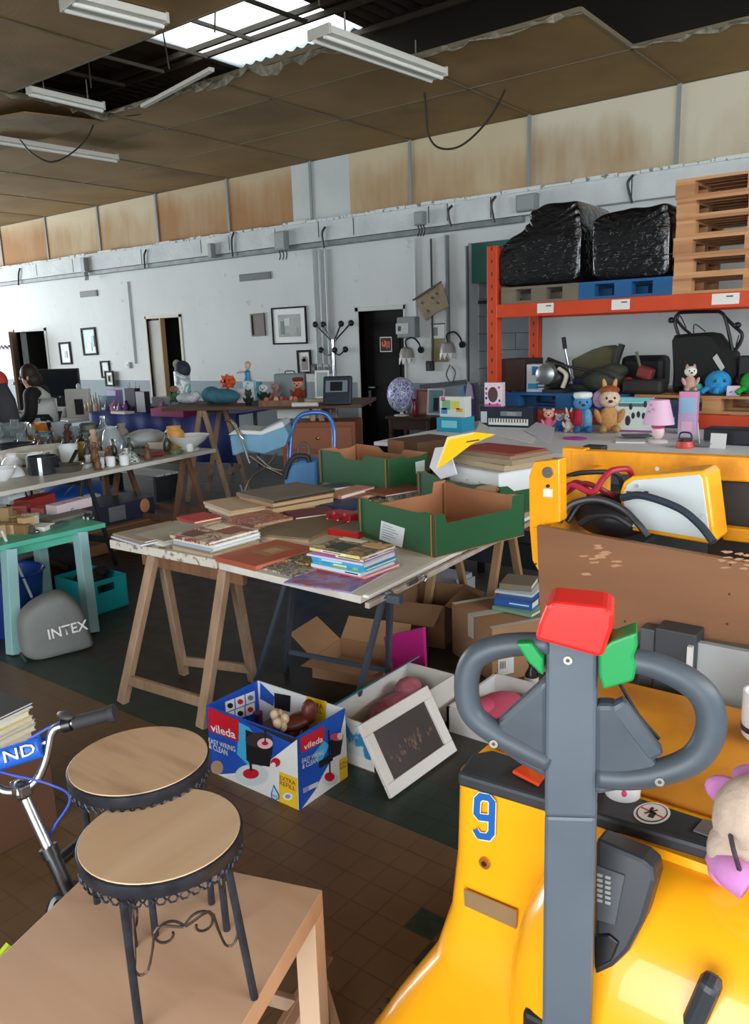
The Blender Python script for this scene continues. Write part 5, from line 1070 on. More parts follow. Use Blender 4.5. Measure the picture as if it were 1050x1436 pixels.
f, a, b_, La, Lb = rect3((438, 950), (538, 968), (570, 935), 0); carton('low brown carton with spread flaps under the stall', f, a, b_, La, Lb, .1, (1, 0, 1, 1), ang=(.1, .5, .9, .7))
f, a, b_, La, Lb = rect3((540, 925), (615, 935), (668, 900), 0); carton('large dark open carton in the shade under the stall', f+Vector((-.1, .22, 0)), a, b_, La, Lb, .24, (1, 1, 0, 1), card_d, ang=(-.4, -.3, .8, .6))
q0, q1, q2, q3 = (V3(ony(x, y, onz(560, 958)[1])) for x, y in ((545, 958), (597, 950), (594, 880), (537, 893))); q0.z = max(q0.z, .002); q1.z = max(q1.z, .002)
B().prism([q0, q1, q2, q3], (0, .02, 0)).build('magenta_board', M((176, 34, 120), .35), bev=.006, label='bright magenta plastic board standing among the cartons', cat='board')
f, a, b_, La, Lb = rect3((634, 915), (690, 958), (762, 925), 0); tc = carton('taped brown carton with white label under the stall end', f, a, b_, La, Lb, .275, closed=True); up = Vector((0, 0, 1))
tape = M((190, 182, 168), .25, alpha=1.); 
for o, d, n in ((f+a*La*.5, b_, Lb), ): B().prism([o-a*.03+up*.2765, o+a*.03+up*.2765, o+a*.03+d*n+up*.2765, o-a*.03+d*n+up*.2765], up*.0008).build('tape', tape, tc); B().prism([o-a*.03+up*.16-b_*.001, o+a*.03+up*.16-b_*.001, o+a*.03+up*.277-b_*.001, o-a*.03+up*.277-b_*.001], -b_*.0008).build('tape', tape, tc)
for s in (0., 1.): B().prism([f+a*La*s-a*.02*(1 if s else -1)*0+b_*0+up*.2775, f+a*La*s+(a*-.03 if s else a*.03)+up*.2775, f+a*La*s+(a*-.03 if s else a*.03)+b_*Lb+up*.2775, f+a*La*s+b_*Lb+up*.2775], up*.0008).build('tape', tape, tc)
lp_ = [onp(x, y, tuple(f), tuple(-a)) for x, y in ((698, 925), (720, 921), (720, 943), (698, 948))]; l_ = B().prism([V3(p)-a*.0015 for p in lp_], -a*.001).build('label', M((206, 206, 204), .6), tc)
for k in range(5): u0 = V3(lp_[0]).lerp(V3(lp_[1]), .12+.08*k)-a*.003; B().bar(u0-up*.012, u0-up*.05, .004, .0008).build('bar', M((70, 70, 74), .6), l_)
bz = .279; 
book_px('pale green thin book at the bottom on the taped carton', (690, 850), (745, 862), (760, 842), bz+.016, .016, M((120, 160, 140), .5), grp='books on the taped carton'); book_px('blue hardback with white lettering on its spine on the taped carton', (693, 838), (746, 846), (760, 828), bz+.055, .036, M((36, 92, 170), .4), grp='books on the taped carton', extra=[('spine', M((206, 216, 230), .5), (-.1, .42, .4, .6))])
book_px('white thin book on the blue hardback', (694, 828), (746, 835), (760, 818), bz+.068, .012, M((196, 206, 210), .5), grp='books on the taped carton'); book_px('brown cloth book on top of the small stack on the carton', (700, 818), (745, 822), (756, 808), bz+.1, .03, M((122, 112, 96), .6), paper, grp='books on the taped carton')
c = V3(onz(745, 972)); bt = thing('small_bottle', 'small dark bottle with a red cap on the floor by the taped carton', 'bottle', (c.x, c.y, 0)); B().lathe([(.03, 0), (.032, .01), (.032, .1), (.014, .13), (.014, .15)], 14).build('body', M((34, 30, 32), .25), bt, world=False, smooth=True); B().lathe([(.018, .15), (.02, .152), (.02, .2), (.017, .205), (1e-5, .205)], 14).build('cap', M((60, 22, 24), .4), bt, world=False, smooth=True); B().lathe([(.0325, .04), (.0325, .085)], 14).build('label', M((206, 198, 180), .6), bt, world=False)
# toy box with the leaning picture
tx = thing('toy_box', 'white toy box with coloured printed flap under the stall corner', 'box', (-1.87, 2.47, 0)); tb_ = M((216, 214, 208), .6)
X0, X1, Y0, Y1, HH = -2.0, -1.745, 2.215, 2.8, .195
for n_, (x0, x1, y0, y1) in (('wall', (X0, X1, Y0, Y0+.005)), ('wall', (X1-.005, X1, Y0, Y1)), ('wall', (X0, X1, Y1-.005, Y1)), ('wall', (X0, X0+.005, Y0, Y1))): B().mm(x0, x1, y0, y1, .004, HH).build(n_, tb_, tx)
B().mm(X0, X1, Y0, Y1, 0, .004).build('base', card, tx)
fp_ = B().prism([(X0+.005, Y0, HH), (X0+.005, Y1, HH), (X0+.07, Y1, HH+.04), (X0+.07, Y0, HH+.04)], (0, 0, .004)).build('flap', M((58, 140, 190), .5), tx)
for k, (s, c_) in enumerate(((.0, (60, 150, 196)), (.3, (110, 170, 90)), (.45, (200, 110, 50)), (.62, (196, 60, 40)), (.85, (190, 70, 60)))): y0 = Y0+(Y1-Y0)*s; B().prism([(X0+.008, y0, HH+.0065), (X0+.008, y0+.11, HH+.0065), (X0+.066, y0+.11, HH+.043), (X0+.066, y0, HH+.043)], (0, 0, .001)).build('flap_print', M(c_, .5), fp_)
B().mm(X0+.02, X1-.02, Y0-.0012, Y0, .05, HH-.02).build('front_print', M((50, 126, 170), .5, col2=(196, 206, 206), scale=14., sharp=True), tx)
B().ell((X0+.12, Y0+.34, .1), (.09, .17, .055)).ell((X0+.1, Y0+.45, .14), (.06, .07, .05)).build('pink_plush', M((150, 70, 84), .9, bump=.3, col2=(180, 110, 120), scale=20.), smooth='all', label='pink plush heap inside the white toy box', cat='soft toy')
ty2 = thing('foam_tray', 'white foam tray on the floor behind the leaning picture', 'tray', (-1.56, 2.86, 0)); 
for (x0, x1, y0, y1) in ((-1.70, -1.42, 2.66, 2.672), (-1.70, -1.42, 3.068, 3.08), (-1.70, -1.688, 2.66, 3.08), (-1.432, -1.42, 2.66, 3.08)): B().mm(x0, x1, y0, y1, .008, .11).build('wall', M((206, 206, 204), .7), ty2)
B().mm(-1.70, -1.42, 2.66, 3.08, 0, .008).build('base', M((206, 206, 204), .7), ty2)
B().ell((-1.57, 2.86, .06), (.1, .16, .045)).ell((-1.6, 2.78, .09), (.06, .07, .03)).build('pink_cushion', M((206, 90, 120), .8, col2=(190, 70, 100), scale=8.), smooth='all', label='rose-pink cushion lying in the white foam tray', cat='cushion')
pf_ = thing('picture_frame', 'white framed dark picture leaning against the toy box', 'picture', (-1.6, 2.31, 0)); b0, b1 = V3(onz(545, 1122, .0)), V3(onz(637, 1055, .0)); t0 = Vector((-1.735, b0.y+.02, .205)); t0 = V3(ony(500, 1020, b0.y+.01)); t1 = t0+(b1-b0)
ue = (b1-b0).normalized(); ve = (t0-b0); Hh = ve.length; ve.normalize(); ne = ue.cross(ve).normalized(); 
if ne.x < 0: ne = -ne
Wd = (b1-b0).length; w_ = .048; lift = Vector((0, 0, .004))
def frp(u, v, off): return b0+ue*u+ve*v+ne*off+lift
for (u0, v0, u1, v1) in ((0, 0, Wd, w_), (0, Hh-w_, Wd, Hh), (0, w_, w_, Hh-w_), (Wd-w_, w_, Wd, Hh-w_)): B().prism([frp(u0, v0, 0), frp(u1, v0, 0), frp(u1, v1, 0), frp(u0, v1, 0)], ne*.018).build('frame_bar', M((224, 222, 218), .45), pf_, bev=.003)
pic = B().prism([frp(w_, w_, .002), frp(Wd-w_, w_, .002), frp(Wd-w_, Hh-w_, .002), frp(w_, Hh-w_, .002)], ne*.004).build('picture', M((58, 40, 36), .25, col2=(44, 32, 30), scale=3., coat=.5), pf_)
for k in range(34):
    u, v = rnd.gauss(.5, .16), rnd.gauss(.42, .05); cpt_ = frp(Wd*min(max(u, .18), .82), Hh*v, .0064); B().add([cpt_+ue*.006*math.cos(t_)*rnd.uniform(.5, 1.4)+ve*.01*math.sin(t_) for t_ in [2*math.pi*i/6 for i in range(6)]], [tuple(range(6))]).build('figure', M((96, 66, 54) if k % 3 else (120, 88, 70), .5), pic)
# ---- grey bag, turquoise bin and other things by the green table
fpx = [(24, 878), (30, 858), (52, 842), (78, 829), (92, 830), (110, 842), (121, 862), (125, 885), (134, 902), (128, 908), (96, 916), (60, 929), (45, 928), (30, 920), (28, 905)]
g0, g1 = V3(onz(38, 927)), V3(onz(134, 906)); gd = (g1-g0).normalized(); gn = Vector((gd.y, -gd.x, 0)).normalized()
bag = thing('storage_bag', 'grey drawstring storage bag with white lettering leaning on the green table leg', 'bag', (float((g0+g1).x/2), float((g0+g1).y/2), 0))
front = [V3(onp(x, y, tuple(g0), tuple(gn))) for x, y in fpx]; cen = sum(front, Vector())/len(front)
def shrink(s, off): 
    out = []
    for p in front: w = cen+(p-cen)*s+gn*off; w.z = max(w.z, .002+.0*s); out.append(w)
    return out
bgm = M((104, 108, 106), .75, col2=(118, 122, 120), scale=4., bump=.6, bscale=9.)
B().loft([shrink(.72, .06), shrink(.9, .05), shrink(1., .015), shrink(1.0, -.05), shrink(.95, -.13), shrink(.7, -.18)]).build('bag_body', bgm, bag, smooth='all', sub=1)
pa_, pb_, pc_ = (V3(onp(x, y, tuple(g0+gn*.062), tuple(gn))) for x, y in ((69, 897), (124, 882), (67, 883))); u_ = (pb_-pa_); w_l = u_.length; u_.normalize(); v_ = pc_-pa_; v_ = v_-u_*v_.dot(u_); hl = v_.length*1.0; v_.normalize()
text_on('INTEX', pa_, u_, v_, w_l, hl, M((222, 224, 222), .6), bag, 'lettering', .012)
B().tube(bez([V3(onp(x, y, tuple(g0), tuple(gn))) for x, y in ((28, 915), (40, 930), (58, 933))], 5), .006, 5).build('drawstring', M((60, 62, 62), .7), bag)
ZG = .6; gt = thing('low_table', 'low green-topped table with pale turquoise legs at the aisle', 'table', (-4.45, 2.4, 0)); gtop = M((64, 158, 132), .45, col2=(84, 170, 146), scale=5.); gleg = M((138, 178, 180), .5)
k0, k1 = V3(onz(148, 733, ZG)), V3(onz(-30, 772, ZG)); kd = (k0-k1).normalized(); kn = Vector((-kd.y, kd.x, 0)); 
if kn.x > 0: kn = -kn
B().prism([k1, k0, k0+kn*.62, k1+kn*.62], (0, 0, -.03)).build('tabletop', gtop, gt, bev=.004)
for p, tpx in (((20, 917), (12, 770)), ((129, 887), (112, 747))):
    q = V3(onz(*p)); tq = V3(onz(*tpx, ZG-.03)); B().bar(q, (tq.x, tq.y, ZG-.03), .075, .06, up=(0, 1, 0)).build('leg', gleg, gt, bev=.003); B().bar(q+kn*.5, (tq.x+kn.x*.5, tq.y+kn.y*.5, ZG-.03), .075, .06, up=(0, 1, 0)).build('leg', gleg, gt, bev=.003)
B().prism([k1+kn*.04+Vector((0, 0, -.03)), k0+kn*.04-kd*.1+Vector((0, 0, -.03)), k0+kn*.055-kd*.1+Vector((0, 0, -.03)), k1+kn*.055+Vector((0, 0, -.03))], (0, 0, -.05)).build('apron', gtop, gt)
# bits on the green table
def gp(x, y): return V3(onz(x, y, ZG))
def gbox(x, y, d, rz, mat, nm, lab, cat, grp='bits and pieces on the green table', z0=ZG, bev=.002):
    c = V3(onz(x, y, z0)); return B().box((c.x, c.y, z0+d[2]/2), d, Matrix.Rotation(rz, 3, 'Z')).build(nm, mat, bev=bev, label=lab, cat=cat, group=grp)
gbox(60, 742, (.09, .12, .025), .5, M((222, 222, 216), .5), 'small_box', 'small white box at the front edge of the green table', 'box'); gbox(43, 733, (.1, .1, .05), 1.0, M((214, 206, 190), .6), 'small_box', 'cream square box behind the small white one on the green table', 'box')
gbox(92, 726, (.14, .3, .02), .1, M((112, 104, 100), .6), 'grey_folder', 'grey flat folder on the green table', 'folder'); gbox(80, 738, (.05, .14, .02), .3, M((64, 84, 80), .6), 'small_book', 'dark teal booklet beside the small white box', 'book')
gbox(98, 715, (.1, .3, .06), .2, M((206, 190, 196), .6, col2=(110, 90, 150), scale=20., sharp=True, mix=.35), 'printed_box', 'long white box with violet printed pattern on the green table', 'box'); gbox(68, 716, (.1, .2, .035), .2, M((170, 84, 84), .6), 'red_pouch', 'dusty red pouch beside the violet-printed box', 'pouch')
gbox(50, 708, (.12, .26, .06), .3, M((140, 40, 40), .55), 'red_box', 'dark red box at the back of the green table', 'box'); gbox(30, 718, (.1, .12, .05), .8, M((150, 70, 62), .6), 'brick_box', 'brick-red small box amid the wooden blocks', 'box')
gbox(14, 704, (.16, .14, .1), .2, M((60, 150, 176), .5, col2=(206, 214, 214), scale=12., sharp=True), 'blue_white_box', 'light blue and white box at the back corner of the green table', 'box'); gbox(22, 700, (.04, .1, .12), .2, M((206, 206, 202), .5), 'white_carton', 'small upright white carton beside the light blue box', 'box')
for k in range(9):
    x, y = [(5, 742), (15, 748), (27, 742), (10, 730), (22, 732), (32, 748), (3, 752), (38, 745), (18, 722)][k]; gbox(x, y, (.05+.02*(k % 3), .06, .04+.015*(k % 4)), k*.7, [M((150, 122, 84), .6), M((176, 148, 108), .6), M((128, 100, 66), .6)][k % 3], 'wooden_block', 'loose wooden block in the heap on the green table', 'block', 'wooden blocks on the green table')
gf = thing('toy_car', 'tiny black and white toy car on the green table corner', 'toy car', gp(124, 728)); B().box((0, 0, .018), (.07, .035, .02)).box((-.005, 0, .034), (.035, .03, .016)).build('body', M((40, 40, 42), .3), gf, world=False, bev=.005)
for s in (-1, 1):
    for q in (-1, 1): B().cyl((.022*q, .016*s, .01), (.022*q, .02*s, .01), .01, n=10).build('wheel', M((200, 200, 198), .5), gf, world=False)
gf = thing('metal_trinket', 'small shiny metal trinket at the front edge of the green table', 'trinket', gp(46, 748)); B().lathe([(.02, 0), (.026, .012), (.014, .03), (.02, .045), (1e-5, .05)], 12).build('body', M((170, 172, 170), .3, 1.), gf, world=False, smooth=True); B().ell((.03, .01, .012), (.016, .016, .012), 8, 6).build('knob', M((150, 150, 146), .3, 1.), gf, world=False, smooth='all')
# turquoise bin with black goods, cartons behind
tq0, tq1 = V3(onz(127, 866)), V3(onz(181, 848)); tu_ = (tq1-tq0).normalized(); tnn = Vector((tu_.y, -tu_.x, 0)); 
if tnn.x < 0: tnn = -tnn
hz = float(onp(179, 803, tuple(tq0), tuple(tnn))[2]); Lq = (tq1-tq0).length
tbn = thing('storage_bin', 'bright turquoise plastic storage bin on the floor behind the green table leg', 'bin', (tq0+tq1)/2-tnn*.18); tqm = M((32, 176, 186), .4); up = Vector((0, 0, 1)); 
def pane(o, d, L, n, z0, z1, nm='wall', m=tqm, th=.006): return B().prism([o+up*z0, o+d*L+up*z0, o+d*L+up*z1, o+up*z1], -n*th).build(nm, m, tbn)
pane(tq0, tu_, Lq, tnn, .0, hz*.62); pane(tq0, tu_, Lq*.25, tnn, hz*.62, hz*.85); pane(tq0+tu_*Lq*.68, tu_, Lq*.32, tnn, hz*.62, hz*.85); pane(tq0, tu_, Lq, tnn, hz*.85, hz, 'rim', m=tqm)
pane(tq0-tnn*.36, tu_, Lq, -tnn, 0, hz); B().prism([tq0, tq0-tnn*.36, tq0-tnn*.36+up*hz, tq0+up*hz], tu_*.006).build('wall', tqm, tbn); B().prism([tq1, tq1-tnn*.36, tq1-tnn*.36+up*hz, tq1+up*hz], -tu_*.006).build('wall', tqm, tbn); B().prism([tq0, tq1, tq1-tnn*.36, tq0-tnn*.36], up*.006).build('base', tqm, tbn)
B().prism([tq0+tnn*.004+up*.012, tq1+tnn*.004+up*.012, tq1+tnn*.004+up*.026, tq0+tnn*.004+up*.026], -tnn*.004).build('foot_lip', tqm, tbn)
mb = (tq0+tq1)/2-tnn*.18; B().ell(mb+up*(hz*.8), (.12, .1, hz*.35), 14, 8).ell(mb+up*(hz*1.05)+Vector((.03, .06, 0)), (.07, .05, .03), 10, 6).build('black_cloth', M((24, 25, 27), .8, bump=.8, bscale=20.), smooth='all', label='crumpled black cloth filling the turquoise bin', cat='cloth')
bl = thing('plastic_tub', 'dark blue plastic tub under the green table', 'tub', (-4.55, 2.3, 0)); B().lathe([(.13, .0), (.15, .02), (.2, .36), (.215, .37), (.205, .38), (.19, .37), (.14, .03), (1e-5, .025)], 20, (-4.5, 2.28, 0)).build('tub', M((22, 54, 120), .4), bl, smooth=True)
B().cyl(V3(onp(58, 842, (-4.2, 2.2, 0), (1, 0, 0)))+Vector((-.1, 0, 0)), V3(onp(12, 722, (-4.2, 2.2, 0), (1, 0, 0)))+Vector((-.1, 0, -.1)), .008).build('pole_', M((190, 196, 200), .4)) .name = 'white_pole'
tag(bpy.data.objects['white_pole'], 'thin white pole leaning under the green table', 'pole')
ga = thing('black_jacket', 'heap of black clothes under the green table', 'clothes', (-4.75, 2.75, 0)); B().ell((-5.0, 2.75, .15), (.2, .25, .14)).ell((-4.95, 2.9, .24), (.14, .16, .1)).build('heap', M((26, 27, 28), .85, bump=.9, bscale=14.), ga, smooth='all'); B().tube(bez([(-4.86, 2.62, .22), (-4.8, 2.7, .28), (-4.82, 2.85, .2)], 6), .02, 6).build('strap', M((50, 42, 36), .7), ga)
# pile of old comics at the very left edge
pz0 = .3; bs = thing('wooden_crate', 'low brown wooden crate under the comics at the left edge', 'crate', (*V3(onz(0, 1090, 0.))[:2], 0)); cc = V3(onz(-14, 1052, pz0)); bs.location = (cc.x, cc.y, 0); FR[bs.name] = Matrix.Translation(bs.location).inverted(); B().box((cc.x, cc.y, .15), (.3, .26, .3)).build('body', M((92, 62, 44), .7), bs, bev=.004); B().box((cc.x, cc.y-.132, .2), (.28, .004, .07)).build('slat', M((104, 72, 52), .7), bs); B().box((cc.x, cc.y-.132, .1), (.28, .004, .07)).build('slat', M((104, 72, 52), .7), bs)
z = pz0
for k, (h, cl, l) in enumerate(((.05, (150, 132, 108), 'fat worn tan volume at the bottom of the left edge pile'), (.02, (206, 200, 184), 'cream comic second in the left edge pile'), (.016, (180, 182, 176), 'grey comic in the middle of the left edge pile'), (.018, (214, 206, 176), 'ivory comic in the left edge pile'), (.022, (222, 202, 90), 'yellow comic near the top of the left edge pile'), (.016, (224, 224, 220), 'white comic second from the top of the left edge pile'), (.012, (60, 62, 66), 'dark-covered comic on top of the left edge pile'))):
    book(l, (cc.x+rnd.uniform(-.006, .006), cc.y+rnd.uniform(-.01, .01)), z, .2, .22, h-.0004, math.radians(10)+rnd.uniform(-.08, .08), M(cl, .5), paper if k < 4 else paper_w, 'comics at the left edge'); z += h
# low dark bench and white boxes in the shade beyond the stall
p = V3(onz(705, 862)); lb = thing('low_bench', 'low dark bench littered with papers in the shade beyond the stall', 'bench', (p.x, p.y+.5, 0)); B().box((p.x, p.y+.5, .4), (1.3, .5, .03)).build('seat', M((38, 40, 46), .5), lb, bev=.004)
for a in (-.55, .55):
    for b_ in (-.2, .2): B().bar((p.x+a, p.y+.5+b_, 0), (p.x+a, p.y+.5+b_, .385), .04, .04).build('leg', M((26, 27, 30), .5), lb)
B().box((p.x, p.y+.27, .3), (1.2, .02, .16)).build('apron', M((30, 32, 38), .5), lb)
for k, (dx, dy, cl, l) in enumerate(((-.4, .42, (150, 152, 150), 'grey paper sheaf on the low dark bench'), (-.1, .5, (120, 50, 60), 'dull red notebook on the low dark bench'), (.2, .45, (140, 134, 120), 'tan notebook on the low dark bench'))): B().box((p.x+dx, p.y+dy, .4165+.01), (.2, .16, .02), Matrix.Rotation(k*.4, 3, 'Z')).build('notebook', M(cl, .6), bev=.002, label=l, cat='notebook', group='notebooks on the low bench')
p = V3(onz(612, 872)); B().box((p.x-.25, p.y+.45, .06), (.36, .24, .12)).box((p.x-.23, p.y+.45, .135), (.3, .2, .03)).build('white_parcel', M((170, 176, 184), .6), bev=.004, label='white parcel on the floor behind the far trestle', cat='parcel')
# ================================================================== PALLET RACK
RY = 6.7; org = M((206, 74, 36), .4, col2=(190, 64, 32), scale=4.)
ux = float(ony(689.5, 430, RY)[0]); zb1 = float(ony(691, 427.6, RY)[2]); zb0 = float(ony(697, 446, RY)[2]); zl1 = float(ony(1000, 582, RY)[2]); zl0 = zl1-.11; RD = .95; UT = float(ony(690, 345, RY)[2])
rk = thing('pallet_rack', 'orange steel pallet rack standing before the recess in the back wall', 'rack', (ux+1.35, RY+.47, 0)); ux2 = ux+2.75
for x in (ux, ux2):
    for y in (RY+.05, RY+RD-.05):
        up_ = B().mm(x-.05, x+.05, y-.05, y+.05, 0, UT if x == ux and y < RY+.2 else UT).build('upright', org, rk, bev=.004)
        hl_ = B()
        for k in range(20): hl_.box((x, y-.0505, .3+k*.11), (.012, .002, .03))
        hl_.build('slot', M((60, 26, 18), .6), up_, kind='stuff')
    for k in range(2): B().bar((x, RY+.1, .3+k*.7), (x, RY+RD-.1, .6+k*.7), .03, .03).build('brace', org, rk)
for z0, z1 in ((zb0, zb1), (zl0, zl1)):
    for y in (RY+.0, RY+RD-.04): B().mm(ux+.05, ux2-.05, y-.005, y+.045, z0, z1).build('beam', org, rk, bev=.004)
for px in (764.5, 870, 1017):
    c = ony(px, 432 if px < 800 else 427 if px < 900 else 419, RY-.006); B().box((c[0], RY-.0065, c[2]), (.155 if px < 1000 else .2, .002, .082)).build('beam_label', M((222, 220, 214), .6), rk); B().box((c[0]+.03, RY-.008, c[2]+.018), (.05, .001, .01)).build('marking', M((70, 66, 64), .6), rk)
pal_parts = {}
def pallet(lab, loc, mats, rz=0., grp='pallets on the rack', w=1.2, d=.8):
    t = thing('pallet', lab, 'pallet', loc, rz, grp)
    def part(nm, key, size, pos, m):
        k = (key, size, m.name)
        if k not in pal_parts:
            o = B().box((0, 0, 0), size).build(nm, m, None); pal_parts[k] = o.data; bpy.data.objects.remove(o)
        o = bpy.data.objects.new(nm, pal_parts[k]); COL.objects.link(o); o.parent = t; o.location = pos
    for i in range(3):
        y = (-d/2+.05, 0, d/2-.05)[i]; part('skid', 's', (w, .1, .022), (0, y, .011), mats[i % len(mats)])
        for j in range(3): part('block', 'b', (.145, .1, .078), ((-w/2+.0725, 0, w/2-.0725)[j], y, .061), mats[(i+j) % len(mats)])
        part('stringer', 'c', (.145, d, .022), ((-w/2+.0725, 0, w/2-.0725)[i], 0, .111), mats[(i+1) % len(mats)])
    for i in range(5): part('deck_board', 't', (w, .145 if i % 2 == 0 else .1, .022), (0, -d/2+.0725+i*(d-.145)/4, .133), mats[(i+2) % len(mats)])
    return t
pw = [M((196, 146, 100), .8, col2=(176, 126, 84), scale=2., stretch=(1, 8, 8)), M((206, 158, 112), .8, col2=(180, 132, 90), scale=2., stretch=(1, 8, 8)), M((180, 130, 88), .8, col2=(156, 110, 74), scale=2., stretch=(1, 8, 8))]
pg = [M((120, 110, 94), .85, col2=(104, 94, 80), scale=2.), M((110, 100, 86), .85)]; pbl = [M((30, 96, 150), .7, col2=(24, 80, 128), scale=3.), M((26, 84, 136), .7)]
px0 = float(ony(942, 330, RY)[0])
names = ['bottom', 'second lowest', 'third lowest', 'third highest', 'second highest', 'topmost']
for k in range(6): pallet('%s bare wooden pallet of the tall stack on the rack' % names[k], (px0+.6+rnd.uniform(-.012, .012), RY+.46, zb1+.001+k*.1445), [pw[(k+i) % 3] for i in range(3)] if k not in (0,) else [pw[1], pw[2]], rnd.uniform(-.01, .01), 'pallets in the tall stack')
xa = float(ony(699, 400, RY)[0]); xb = float(ony(803, 400, RY)[0])
pallet('grey weathered pallet under the taller black wrapped load', (xa+.385, RY+.47, zb1+.001), pg, 0., w=.74, d=.9)
pallet('blue pallet under the wider black wrapped load', (xb+.43, RY+.47, zb1+.001), pbl, 0., w=.78, d=.9)
wrap = M((12, 13, 16), .16, bump=1.0, bscale=13., coat=.5, stretch=(1, 1, 1.8))
def wrapped(lab, outline, Y, dep):
    P = [V3(ony(x, y, Y)) for x, y in outline]; cen = sum(P, Vector())/len(P); zmin = zb1+.147
    t = thing('wrapped_load', lab, 'wrapped load', (cen.x, Y+dep/2, zmin)); rings = []
    for s, o in ((.9, .0), (.97, .02), (1., .07), (1.0, dep*.5), (.98, dep-.06), (.9, dep)):
        rr = []
        for i, p in enumerate(P):
            q = cen+(p-cen)*s+Vector((0, o, 0)); q += Vector((math.sin(i*2.1+o*9)*.008, math.sin(i*3.3)*.012, math.cos(i*1.7+o*7)*.008)); q.z = max(q.z, zmin); rr.append(q)
        rings.append(rr)
    B().loft(rings).build('film', wrap, t, smooth='all', sub=2)
    cr_ = B(); r = random.Random(len(outline))
    for k in range(34):       # creases of the stretch film
        a_ = r.uniform(.06, .94); xx = min(p.x for p in P)+(max(p.x for p in P)-min(p.x for p in P))*a_; z_ = zmin+r.uniform(.08, .38); L_ = r.uniform(.04, .16); dz = r.uniform(.0, .35)*L_
        cr_.tube([(xx-L_/2, Y+.004, z_-dz/2), (xx, Y-.004, z_+r.uniform(-.01, .01)), (xx+L_/2, Y+.004, z_+dz/2)], [.001, .006, .001], 5)
    cr_.build('film_crease', M((30, 32, 38), .12, coat=.6), t, smooth='all', kind='stuff')
def dens(pts, n=3): 
    out = []
    for i in range(len(pts)):
        a, b_ = pts[i], pts[(i+1) % len(pts)]
        for k in range(n): out.append((a[0]+(b_[0]-a[0])*k/n, a[1]+(b_[1]-a[1])*k/n))
    return out
wrapped('taller black film-wrapped load with a raised hump on the rack', dens([(694, 407), (694, 365), (705, 340), (728, 325), (740, 312), (743, 295), (762, 285), (805, 279), (812, 290), (815, 310), (814, 400)]), RY+.03, .85)
wrapped('wider lower black film-wrapped load beside the pallet stack', dens([(827, 400), (827, 316), (832, 305), (860, 294), (900, 289), (936, 283), (939, 300), (940, 395)]), RY+.04, .85)
# lower deck of the rack
zd = zl1+.001
pallet('blue pallet on the lower beams left of the others', (ux+.68, RY+.47, zd), pbl, w=1.15); pallet('plain wooden pallet on the lower beams under the mower', (ux+1.95, RY+.47, zd), pw[:2], w=1.25)
zp_ = zd+.146
def ry(x, y, Y=RY+.3): return V3(ony(x, y, Y))
def rbox(x0, x1, y0, y1, Y, dep, mat, nm, lab, cat, bev=.006, zb=None, grp=None):
    a, b_ = ry(x0, y0, Y), ry(x1, y1, Y); zb = zp_ if zb is None else zb; return B().mm(a.x, b_.x, Y, Y+dep, zb, max(a.z, b_.z)).build(nm, mat, bev=bev, label=lab, cat=cat, group=grp)
rbox(697, 735, 504, 548, RY+.25, .4, M((54, 34, 28), .5), 'brown_case', 'dark brown case standing at the end of the lower rack deck', 'case')
s = rbox(738, 762, 511, 552, RY+.12, .14, M((196, 206, 212), .5), 'appliance_box', 'white and blue appliance box beside the dark brown case', 'box'); c = ry(750, 520, RY+.118)
B().box((c.x, RY+.117, c.z), (.06, .003, .08)).build('print', M((60, 110, 160), .5), s); B().box((c.x-.02, RY+.117, c.z-.14), (.1, .003, .05)).build('print', M((50, 150, 196), .5), s)
en = thing('petrol_engine', 'black and chrome small petrol engine with white cowl on the rack deck', 'engine', (*ry(778, 552, RY+.25)[:2], zp_)); c = ry(781, 535, RY+.16); c.z = zp_+.13
B().ell(c, (.12, .12, .12), 14, 10).build('block', M((34, 34, 36), .4), en, smooth='all'); B().lathe([(.05, 0), (.09, .02), (.09, .1), (.05, .12)], 14, c+Vector((-.03, -.09, .04)), R=Matrix.Rotation(R90, 3, 'X')).build('fan_cover', M((150, 154, 156), .35, .8), en, smooth=True)
B().tube(bez([c+Vector((.06, -.1, .09)), c+Vector((.13, -.1, .03)), c+Vector((.1, -.1, -.08))], 6), .03, 8, flat=.6).build('cowl', M((196, 192, 176), .5), en, smooth=True)
for k in range(5): B().box(c+Vector((-.09, -.03, -.08+k*.03)), (.14, .14, .008)).build('fin', M((70, 72, 74), .4, .6), en)
B().box(c+Vector((0, 0, -.115)), (.2, .2, .03)).build('mount', M((40, 40, 42), .5), en)
kb_ = thing('kick_scooter', 'folded scooter with black grip pointing up from the rack heap', 'scooter', (*ry(800, 540, RY+.4)[:2], zp_))
p0, p1, p2 = ry(790, 473, RY+.35), ry(794, 505, RY+.38), ry(802, 550, RY+.4); p2.z = zp_+.05; B().cyl(p0, p0.lerp(p1, .5), .02).build('grip', M((26, 26, 28), .6), kb_); B().cyl(p0.lerp(p1, .5), p2, .014).build('stem', M((176, 180, 184), .3, 1.), kb_, smooth=True); a = ry(765, 507, RY+.36); b_ = ry(826, 520, RY+.36); B().cyl(a, b_, .012).build('handlebar', M((180, 184, 188), .3, 1.), kb_, smooth=True); B().cyl(ry(768, 503, RY+.4), ry(790, 512, RY+.4), .018).build('grip', M((30, 30, 30), .6), kb_); B().mm(p2.x-.25, p2.x+.25, RY+.36, RY+.46, zp_+.002, zp_+.06).build('deck', M((60, 62, 64), .5), kb_, bev=.01)
gs = [ry(x, y, RY+.55) for x, y in ((800, 505), (830, 490), (850, 484), (858, 490), (855, 518), (830, 530), (803, 530))]; B().prism(gs, (0, .25, 0)).build('folded_tarp', M((70, 78, 62), .7, col2=(96, 84, 50), scale=6., bump=.5), bev=.02, label='folded olive and brown tarpaulin with a teal fold on the rack deck', cat='tarpaulin')
